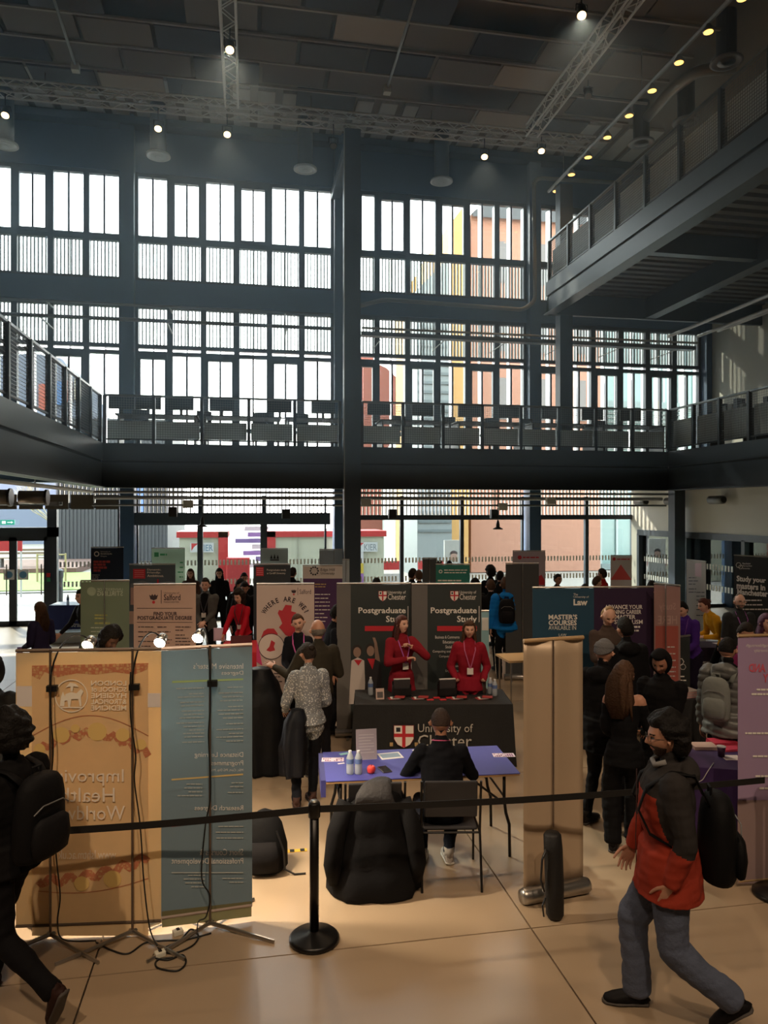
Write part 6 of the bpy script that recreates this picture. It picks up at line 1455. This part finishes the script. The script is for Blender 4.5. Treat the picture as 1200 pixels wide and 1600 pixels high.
RJ = (150, 54, 38)
def redrule(c, lab, al, out, sd):
    o = out.copy(); o[(lab == 'U')] = 3; o[(lab == 'T') & (al > .40)] = 3; o[(lab == 'T') & (al > .18) & (c[:, 1] < -.04)] = 3
    o[(lab == 'L')] = np.where(out[lab == 'L'] == 2, 2, 0); return o
DGREY = fabric((46, 43, 42))
I = person('bearded young man in a red and black rain jacket and jeans striding left', 1044, 4.36, -78, 1.78, top=RJ, bot=(58, 64, 78), shoe=(26, 24, 26), skin='mid', hair='curly', hc='black', head=(-8, 2, 0), lean=0, bulk=1.32, hem=.74, lod=0,
           lh=(-.22, .02, .87), rh=(.22, .19, .84), lf=(-.10, -.33, .20), rf=(.08, .16, .085), hands=('relax', 'relax'), eh=(V3(-.55, -1, -.1), V3(.5, -.8, -.4)), mats=DGREY, rule=redrule, beard='stubble', glasses=True, foot=(38, 0), flare=1.34, hood=True, botm=mat('denim', (76, 84, 104), .8, bump=.3, bs=60, var=.22, vs=7))
o = I['root']; TF = I['TF']; s_ = I['s']
b = MB(); b.loft([TF(0, .175, .50), TF(0, .175, .3), TF(0, .18, .1), TF(0, .175, -.10)], .004, .003, side=(1, 0, 0), n=5); b.v = [tuple(Vector(v)*s_) for v in b.v]; b.build('jacket_zip', mat('zip_dark', (60, 30, 26), .5), o)
b = MB(); b.loft([TF(-.06, .02, .57), TF(-.05, .08, .545), TF(.05, .08, .545), TF(.06, .02, .57)], .016, n=8); b.v = [tuple(Vector(v)*s_) for v in b.v]; b.build('scarf_collar', mat('scarf_grey', (120, 118, 116), .9), o, smooth=True)
backpack('black backpack hanging low behind the man in the red jacket', I, (20, 20, 22), .34, .50, .20, -.10)
def blk(al=None): pass
I = person('person all in black with a full backpack walking out at the left edge', 12, 4.45, -66, 1.77, top=(24, 23, 25), bot=(20, 19, 22), shoe=(62, 36, 30), skin='tan', hair='curly', hc='black', head=(10, 10, 0), lean=-3, bulk=1.22, hem=.84, lod=0, lh=(-.24, .12, .84), rh=(.24, .05, .82), lf=(-.08, -.46, .26), rf=(.09, .26, .085), foot=(62, 0), flare=1.1)
backpack('large black backpack on the person leaving at the left edge', I, (25, 25, 28), .34, .50, .19, .02, pc=(32, 31, 34))
# seated man
I = person('man in a black jumper seated at the blue table with his back to us', 690, 6.06, 2, 1.76, top=(18, 20, 28), bot=(30, 36, 52), shoe=(178, 170, 162), skin='tan', hair='crop', hc='buzz', head=(0, 12, 0), lean=14, hip=(0, 0, .52), lod=0, lh=(-.13, .40, .80), rh=(.10, .42, .80), lf=(-.16, .20, .085), rf=(.07, .22, .085), eh=(V3(-1, -.5, -.9), V3(1, -.5, -.9)), kn=(V3(-.15, 1, .8), V3(.15, 1, .8)), bulk=1.04)
b = MB(); TF = I['TF']
for k in range(1): b.loft([TF(.07*math.cos(a), .066*math.sin(a), .555) for a in np.linspace(0, 2*np.pi, 17)], .004, .010, side=(0, 0, 1), n=6)
b.v = [tuple(Vector(v)*I['s']) for v in b.v]; b.build('lanyard', mat('lanyard_pink', (206, 84, 130), .6), I['root'])
PAT = mat('patterned_shirt', (160, 162, 160), .8); pn = PAT.node_tree.nodes; vo = pn.new('ShaderNodeTexVoronoi'); vo.inputs['Scale'].default_value = 55; tcx = pn.new('ShaderNodeTexCoord'); PAT.node_tree.links.new(tcx.outputs['Object'], vo.inputs['Vector'])
rp = pn.new('ShaderNodeValToRGB'); rp.color_ramp.elements[0].position = .30; rp.color_ramp.elements[0].color = lin((206, 206, 202))+(1,); rp.color_ramp.elements[1].position = .36; rp.color_ramp.elements[1].color = lin((118, 122, 126))+(1,)
PAT.node_tree.links.new(vo.outputs['Distance'], rp.inputs[0]); PAT.node_tree.links.new(rp.outputs[0], pn['Principled BSDF'].inputs['Base Color'])
I = person('woman in a grey and white patterned shirt seen from behind', 482, 7.45, -14, 1.66, topm=PAT, bot=(24, 27, 36), shoe=(60, 40, 34), skin='mid', hair='bun', hc='dark', head=(-22, 22, 0), fem=True, bulk=1.14, lod=0, lh=(-.22, .24, .98), rh=(.16, .26, 1.0), lf=(-.13, -.02, .085), rf=(.06, .10, .085), hem=.90)
I = person('bald man in a dark olive jacket gesturing with his left hand', 497, 8.35, -18, 1.76, top=(50, 46, 38), bot=(30, 30, 34), skin='mid', hair='bald', hc='grey', head=(-12, 4, 0), bulk=1.12, lh=(-.46, .22, 1.20), rh=(.20, .28, 1.1), hands=('flat', 'relax'), eh=(V3(-.4, 0, -1), 0), lod=1)
I = person('smiling woman with tied back hair and a pink lanyard beside the map banner', 466, 9.3, 172, 1.70, top=(26, 28, 36), skin='light', hair='bun', hc='brown', head=(6, 6, 14), fem=True, lanyard=(196, 84, 160), rh=(.10, .30, 1.08), lh=(-.06, .32, 1.10), lod=1, hands='grip')
I = person('dark haired bearded man bending toward the grey display edge', 510, 9.9, 75, 1.74, top=(26, 30, 40), skin='mid', hair='short', hc='black', beard='black', head=(0, 15, 0), lean=12, lod=1)
REDC = (128, 28, 40)
I = person('long haired woman in a red coat with her hand at her chin', 627, 9.28, 158, 1.68, top=REDC, bot=(26, 24, 28), skin='light', hair='long', hc='auburn', head=(-20, -4, 0), fem=True, bulk=1.12, hem=.72, lanyard=(176, 90, 176), rh=(.02, .24, 1.22), lh=(-.06, .20, 1.36), hands=('grip', 'grip'), eh=(V3(-1, -.1, -.6), V3(1, -.2, -.4)), lod=1)
I = person('woman in a red fleece with hands in her pockets behind the black table', 733, 9.12, 181, 1.64, top=(136, 26, 42), bot=(24, 24, 28), skin='light', hair='bob', hc='brown', head=(0, 3, 0), fem=True, bulk=1.16, hem=.84, lanyard=(170, 80, 120), rh=(.17, .13, .98), lh=(-.17, .13, .98), hands=(None, None), eh=(V3(-.5, -1, -.2), V3(.5, -1, -.2)), lod=1)
I = person('visitor in a bright blue hooded coat with a black backpack', 790, 13.1, 4, 1.80, top=(20, 112, 190), bot=(20, 22, 26), skin='light', hair='short', hc='brown', bulk=1.24, hem=.86, hood=True, lh=(-.25, .05, .86), rh=(.25, .05, .86), lod=1, puffy=.006)
backpack('black backpack on the blue hooded coat', I, (24, 24, 30), .28, .42, .14, .06)
b = MB(); 
for q in (-1,): k_ = I['lj'][q]; b.loft([k_[0]+V3(q*.085, 0, -.05), k_[1]+V3(q*.066, 0, 0), k_[2]+V3(q*.056, 0, 0)], .004, .012, side=(1, 0, 0), n=6)
b.v = [tuple(Vector(v)*I['s']) for v in b.v]; b.build('white_stripe', WH, I['root'])
I = person('balding man in a brown shirt reading papers at the law display', 949, 9.25, 176, 1.80, top=(74, 62, 56), skin='light', hair='balding', hc='blond', head=(0, 26, 0), bulk=1.08, rh=(.10, .32, 1.16), lh=(-.02, .34, 1.12), hands='grip', lod=1)
t = thing('paper', 'white papers held by the balding man', 'paper', I['W2']((.04, .40, 1.16))); MB().box((-.12, -.08, 0), (.12, .08, .004), Matrix.Rotation(.5, 4, 'X')).build('page', mat('leaflet_white', (224, 220, 216), .5), t)
I = person('black haired man in a black jacket with his back to us at the law display', 978, 8.3, -8, 1.78, top=(22, 22, 25), hc='black', skin='mid', hair='short', bulk=1.2, hood=True, head=(-15, 8, 0), lod=1, lh=(-.2, .2, 1.0))
I = person('person in a grey knitted beanie and black coat holding a booklet', 942, 7.05, 42, 1.76, top=(20, 20, 23), skin='mid', hair='beanie', hc='black', head=(0, 12, 0), bulk=1.22, hem=.70, hood=True, lh=(-.26, .02, .82), rh=(.1, .3, 1.1), lod=0, lf=(-.12, -.10, .085), rf=(.1, .12, .085), shoe=(44, 38, 36))
t = thing('booklet', 'grey and white booklet in the hand of the person in the beanie', 'booklet', I['W2'](I['jo'][-1][2]-V3(0, 0, .10))); MB().box((-.09, -.004, -.13), (.09, .004, .08), Matrix.Rotation(.9, 4, 'Y')).build('cover', mat('booklet_grey', (150, 148, 144), .5), t); MB().box((-.07, -.006, -.08), (.05, -.004, .04), Matrix.Rotation(.9, 4, 'Y')).build('print', INKD, t)
def offrule(c, lab, al, out, sd):
    o = out.copy(); o[((lab == 'T') | (lab == 'N') | (lab == 'U')) & (c[:, 2] > 1.365) & (np.abs(c[:, 0]) < .30)] = 2; return o
I = person('woman in a black off-shoulder top with long wavy brown hair', 975, 6.5, 14, 1.66, top=(19, 20, 24), bot=(17, 17, 20), skin='mid', hair='wavy', hc='brown', head=(34, 14, 0), fem=True, hem=.80, flare=1.35, collar=False, lod=0, rule=offrule, rh=(.20, .30, 1.02), lh=(-.10, .26, 1.0), lf=(-.10, -.04, .085), rf=(.09, .08, .085), hands='relax')
I = person('person in a black coat with the hood up looking down', 1034, 6.98, -142, 1.68, top=(18, 17, 19), skin='tan', hair='hood', hc='black', head=(0, 24, 0), bulk=1.18, hem=.62, lod=0, rh=(.06, .26, 1.1), lh=(-.04, .28, 1.08), hands='grip')
PUR = (70, 38, 122)
I = person('dark haired woman in a purple hooded top leaning over the plum table', 1080, 10.9, -128, 1.72, top=PUR, bot=(34, 26, 52), skin='light', hair='short', hc='black', head=(0, 22, 0), lean=20, fem=True, bulk=1.12, rh=(.10, .42, 1.0), lh=(-.12, .42, .98), lod=1, lanyard=(110, 60, 150))
I = person('woman in a mustard yellow jacket bending over leaflets', 1130, 11.7, -96, 1.74, top=(206, 150, 32), bot=(22, 24, 26), skin='light', hair='bun', hc='auburn', head=(0, 14, 0), lean=34, hip=(0, -.06, .92), fem=True, rh=(.14, .40, 1.0), lh=(-.14, .42, 1.02), lod=1, collar=False)
I = person('grey bearded man in glasses with a purple lanyard and badge', 1155, 11.2, 180, 1.73, top=(48, 50, 52), skin='light', hair='balding', hc='grey', beard='grey', glasses=True, bulk=1.15, lanyard=(150, 80, 160), sleeve='short', lod=1)
GP = mat('grey_puffer', (92, 94, 92), .45, bump=.2, bs=20)
I = person('man in a grey puffer jacket with a pale backpack looking right', 1136, 7.25, 38, 1.75, topm=fabric((30, 31, 33)), bot=(18, 18, 20), skin='mid', hair='crop', hc='black', head=(10, 6, 0), bulk=1.26, hood=True, hem=.80, lod=0, puffy=.010, mats=GP, rule=lambda c, lab, al, out, sd: np.where((out == 0) & ((c[:, 0] < -.02) | (c[:, 1] < -.06)), 3, out), rh=(.1, .3, 1.0))
backpack('pale grey backpack on the man in the grey puffer jacket', I, (120, 124, 120), .27, .42, .13, .04, xoff=-.05)
I = person('dark haired visitor in a magenta top behind the lilac banner', 1163, 8.25, 178, 1.74, top=(120, 40, 84), skin='mid', hair='short', hc='dark', head=(0, 18, 0), lod=2)
I = person('visitor with plum coloured hair at the right frame edge', 1196, 9.0, 170, 1.74, top=(60, 40, 60), skin='light', hair='bob', hc='purple', lod=2, fem=True)
I = person('woman with long brown hair and a scarf at the left, carrying lilac ribbons', 64, 10.95, -62, 1.64, top=(38, 34, 62), bot=(160, 132, 108), skin='mid', hair='long', hc='brown', fem=True, bulk=1.14, hem=.84, lod=1, head=(-4, 4, 0), lh=(-.14, .22, 1.02), rh=(.16, .22, 1.0), mats=fabric((150, 128, 108)), rule=lambda c, lab, al, out, sd: np.where((lab == 'T') & (al > .36) & (c[:, 1] > 0), 3, out))
t = thing('ribbon_bundle', 'bundle of lilac lanyard ribbons hanging from the left woman’s hand', 'ribbons', I['W2'](I['jo'][-1][2]+V3(0, .10, 0)))
for k in range(6): MB().loft([(k*.012-.03, 0, 0), (k*.014-.035, .01*(k % 2), -.2), (k*.02-.05, 0, -.42-.03*(k % 3))], .008, .002, n=5).build('ribbon', mat('ribbon_lilac', (158, 128, 208), .6), t)
person('dark curly haired visitor in black just behind the yellow banner', 171, 7.9, 150, 1.74, top=(30, 28, 30), skin='dark', hair='afro', hc='black', head=(-30, 30, 0), bulk=1.25, hood=True, lod=1)
person('person in black leaning on the navy counter', 142, 12.5, -150, 1.70, top=(28, 28, 32), hair='short', hc='black', lean=18, lod=2, rh=(.30, .40, .95))
FAR = [  # label, px, t, cy, H, top, hair, hc, skin, head, lean, fem
 ('woman with long brown hair in a brown jumper at the back windows', 298, 16.9, 178, 1.66, (92, 74, 66), 'long', 'brown', 'light', (0, 0, 0), 0, True),
 ('woman with long dark hair in black at the back windows', 343, 16.6, 176, 1.70, (26, 28, 32), 'long', 'black', 'light', (0, 10, 0), 0, True),
 ('man in black by the windows behind the red table', 381, 16.2, 160, 1.62, (24, 26, 30), 'short', 'black', 'mid', (0, 10, 0), 0, False),
 ('visitor in black bending toward the red table, left one', 366, 14.6, 120, 1.66, (22, 24, 28), 'short', 'black', 'mid', (0, 20, 0), 12, False),
 ('visitor in a black coat looking down over the red table', 381, 14.0, 165, 1.68, (26, 28, 32), 'short', 'black', 'mid', (0, 25, 0), 14, False),
 ('dark haired visitor beside the crest banner', 457, 16.6, 30, 1.70, (26, 28, 32), 'short', 'dark', 'mid', (0, 0, 0), 0, False),
 ('visitor with long black hair above the left dark display', 588, 14.2, 8, 1.70, (22, 22, 26), 'long', 'black', 'mid', (0, 0, 0), 0, True),
 ('short haired visitor left of the charcoal banner back', 644, 15.8, 60, 1.74, (26, 28, 32), 'short', 'dark', 'mid', (0, 0, 0), 0, False),
 ('brown haired visitor touching the charcoal banner back', 655, 15.6, -20, 1.72, (40, 36, 36), 'short', 'brown', 'light', (0, 0, 0), 0, False),
 ('visitor whose dark hair shows over the teal banner', 702, 18.2, 0, 1.74, (26, 28, 32), 'short', 'black', 'mid', (0, 0, 0), 0, False),
 ('visitor in a black hood right of the teal banner', 742, 14.4, 20, 1.66, (20, 20, 22), 'hood', 'black', 'mid', (0, 0, 0), 0, False),
 ('dark curly haired visitor by the brick view', 766, 16.2, -30, 1.76, (24, 24, 28), 'curly', 'black', 'mid', (0, 0, 0), 0, False),
 ('visitor with dark hair left of the charcoal centre pole banner', 781, 15.6, 40, 1.70, (24, 24, 28), 'short', 'black', 'mid', (0, 0, 0), 0, False),
 ('brown haired visitor in a black coat before the blue coat', 767, 13.7, -5, 1.70, (24, 24, 26), 'short', 'brown', 'light', (0, 0, 0), 0, False),
 ('dark haired visitor above the teal law panel', 871, 15.1, 150, 1.70, (28, 28, 30), 'bun', 'black', 'mid', (0, 0, 0), 0, True),
 ('visitor with dark hair just over the teal law panel', 913, 13.9, 170, 1.60, (28, 28, 30), 'short', 'black', 'mid', (0, 10, 0), 0, False),
 ('brown haired visitor above the plum law panel', 931, 14.8, 80, 1.66, (60, 50, 46), 'short', 'brown', 'light', (0, 10, 0), 0, False),
 ('visitor in a red jacket above the plum law panel', 942, 15.8, -60, 1.74, (180, 30, 40), 'short', 'dark', 'mid', (0, 0, 0), 0, False),
 ('visitor whose black hair shows over the plum panel edge', 1019, 13.5, 0, 1.70, (28, 28, 30), 'short', 'black', 'mid', (0, 0, 0), 0, False),
]
for (lb_, px, t_, cy, H, tp, hr_, hcx, sk, hd_, ln, fm) in FAR:
    person(lb_, px, t_, cy, H, top=tp, hair=hr_, hc=hcx, skin=sk, head=hd_, lean=ln, fem=fm, lod=2, group='visitors in the back rows', bulk=1.1)
def opencoat(c, lab, al, out, sd):
    o = out.copy(); o[(out == 0) & (lab == 'T') & (c[:, 1] > .05) & (np.abs(c[:, 0]) < .07)] = 3; return o
person('man in an open grey coat and black shirt, hands clasped', 321, 13.4, 178, 1.76, top=(86, 86, 84), bot=(24, 24, 28), skin='light', hair='short', hc='dark', bulk=1.15, hem=.85, mats=fabric((24, 24, 28)), rule=opencoat, rh=(.04, .24, .98), lh=(-.04, .25, 1.0), lod=1, lanyard=(60, 60, 70))
person('curly haired visitor in a bright red top at the red table', 377, 12.95, 196, 1.72, top=(182, 26, 44), skin='light', hair='afro', hc='dark', head=(8, 14, 0), lean=16, hip=(0, -.1, .84), lod=1, fem=True, lanyard=(40, 40, 50), rh=(.16, .36, .86), lh=(-.16, .36, .86), kn=(V3(-.1, 1, 0), V3(.1, 1, 0)))
person('person in black at the extreme left edge behind the yellow banner', -14, 6.3, 5, 1.74, top=(20, 20, 22), skin='mid', hair='hood', hc='black', bulk=1.2, lod=1)
# coats
def drape(label, pos, rings, c, n=26, fold=.035, rot=0, hoodp=None, puff=.012, name='puffer_coat'):
    t = thing(name, label, 'coat', pos, rot, 'dark coats')
    V = []; m = len(rings)
    for i, (z, a, b_, cx_, cy_) in enumerate(rings):
        f = fold*(1-z/max(r[0] for r in rings))
        for k in range(n):
            th = 2*math.pi*k/n; q = 1+f/a*math.sin(th*5+.6*i*.2)+.5*f/a*math.sin(th*9+1.3)
            V.append((cx_+a*q*math.cos(th), cy_+b_*q*math.sin(th), z))
    # subdivide vertically for quilting
    mb_ = MB(); rows = []; NV = 44
    zs = [r[0] for r in rings]
    VV = np.array(V).reshape(m, n, 3); out = []
    for j in range(NV+1):
        u = j/NV*(m-1); i = min(int(u), m-2); f = u-i; r_ = VV[i]*(1-f)+VV[i+1]*f; c_ = r_.mean(0); z = c_[2]
        bulge = puff*(abs(math.sin(z*math.pi/.24))**.6); d_ = r_-c_; L = np.linalg.norm(d_, axis=1)[:, None]+1e-6; out.append(r_+d_/L*bulge+np.stack([noisev(r_, 20, 4)*.007, noisev(r_, 20, 6)*.007, np.zeros(n)], 1))
    A = np.vstack(out); fs = [(j*n+k, j*n+(k+1) % n, (j+1)*n+(k+1) % n, (j+1)*n+k) for j in range(NV) for k in range(n)]+[tuple(range(n-1, -1, -1)), tuple(NV*n+k for k in range(n))]
    mk('coat_body', A, fs, [fabric(c, rough=.5)], None, t); return t
p = G(584, 5.86)
t = drape('big black quilted puffer coat with a fur lined hood hung over a chair', p, [(.008, .36, .22, -.0, -.05), (.04, .355, .22, -.0, -.05), (.3, .32, .19, .0, -.04), (.55, .27, .16, .01, -.02), (.70, .235, .13, .02, -.02), (.77, .17, .10, .04, -.02), (.80, .08, .06, .05, -.02)], (22, 22, 25), rot=-.1, fold=.02, puff=.016)
for sx in (-1, 1):
    b = MB(); b.loft([(sx*.22, -.08, .72), (sx*.30, -.14, .5), (sx*.33, -.16, .26), (sx*.32, -.14, .12)], [.07, .075, .07, .05], n=14)
    sl = b.build('sleeve', fabric((22, 22, 25), rough=.5), t, smooth=True); sl.scale = (1, 1, 1)
b = MB(); b.loft([(.10, .04, .78), (.06, -.02, .85), (.02, -.10, .83), (.0, -.15, .77), (.0, -.16, .72)], [.06, .09, .12, .15, .16], [.02, .035, .035, .025, .015], side=(1, 0, 0), n=16); b.build('hood', mat('coat_hood', (44, 43, 46), .7, bump=.5, bs=30), t, smooth=True)
p = G(414, 8.4)
drape('long dark coat draped over something left of the map banner', p, [(.012, .20, .18, 0, 0), (.4, .26, .2, 0, 0), (.8, .25, .2, -.02, 0), (1.05, .18, .15, -.04, 0), (1.20, .10, .1, -.05, 0)], (19, 21, 26), puff=.004, name='long_coat')
p = G(459, 7.30, .36)
drape('dark coat hanging over the arm of the woman in the patterned shirt', p, [(.0, .10, .07, 0, 0), (.3, .12, .08, 0, 0), (.55, .10, .08, .02, 0), (.66, .06, .06, .03, 0)], (28, 30, 38), puff=.004, name='carried_coat')
# bag on floor
t = thing('backpack', 'black backpack standing on the floor against the blue grey banner', 'backpack', PZ(414, 1360), -.1, 'backpacks')
b = MB(); b.loft([(0, 0, .01), (0, 0, .05), (0, .01, .22), (-.01, .02, .38), (-.02, .03, .46), (-.03, .03, .49)], [.15, .19, .185, .15, .10, .04], [.10, .13, .12, .10, .07, .03], side=(1, 0, 0), n=20); b.build('main_bag', fabric((22, 22, 24)), t, smooth=True)
b = MB(); b.loft([(0, -.13, .05), (0, -.14, .18), (0, -.11, .28)], [.12, .13, .10], [.03, .04, .02], side=(1, 0, 0), n=14); b.build('front_pocket', fabric((28, 26, 28)), t, smooth=True)
b = MB(); b.loft([(.10, -.08, .36), (.16, -.10, .2), (.17, -.10, .05), (.25, -.11, .012), (.34, -.1, .010)], .009, .004, n=6); b.build('strap', BLACK, t)
bpy.data.scenes.remove(TMP)
# ================================================================== scattering volume added to imitate lens glare over the hall
hz = bpy.data.materials.new('glare_scatter'); hz.use_nodes = True; n_ = hz.node_tree.nodes; n_.remove(n_['Principled BSDF'])
vs_ = n_.new('ShaderNodeVolumeScatter'); vs_.inputs['Density'].default_value = .009; vs_.inputs['Anisotropy'].default_value = .45; vs_.inputs['Color'].default_value = (.55, .78, 1, 1)
hz.node_tree.links.new(vs_.outputs[0], n_['Material Output'].inputs['Volume'])
o = MB().box((-13.98, 4.5, 3.6), (7.0, 20.3, 13.0)).build('glare_volume', hz); tag(o, 'bluish scattering volume under the hall roof added to imitate lens glare', 'glare_volume', kind='stuff')
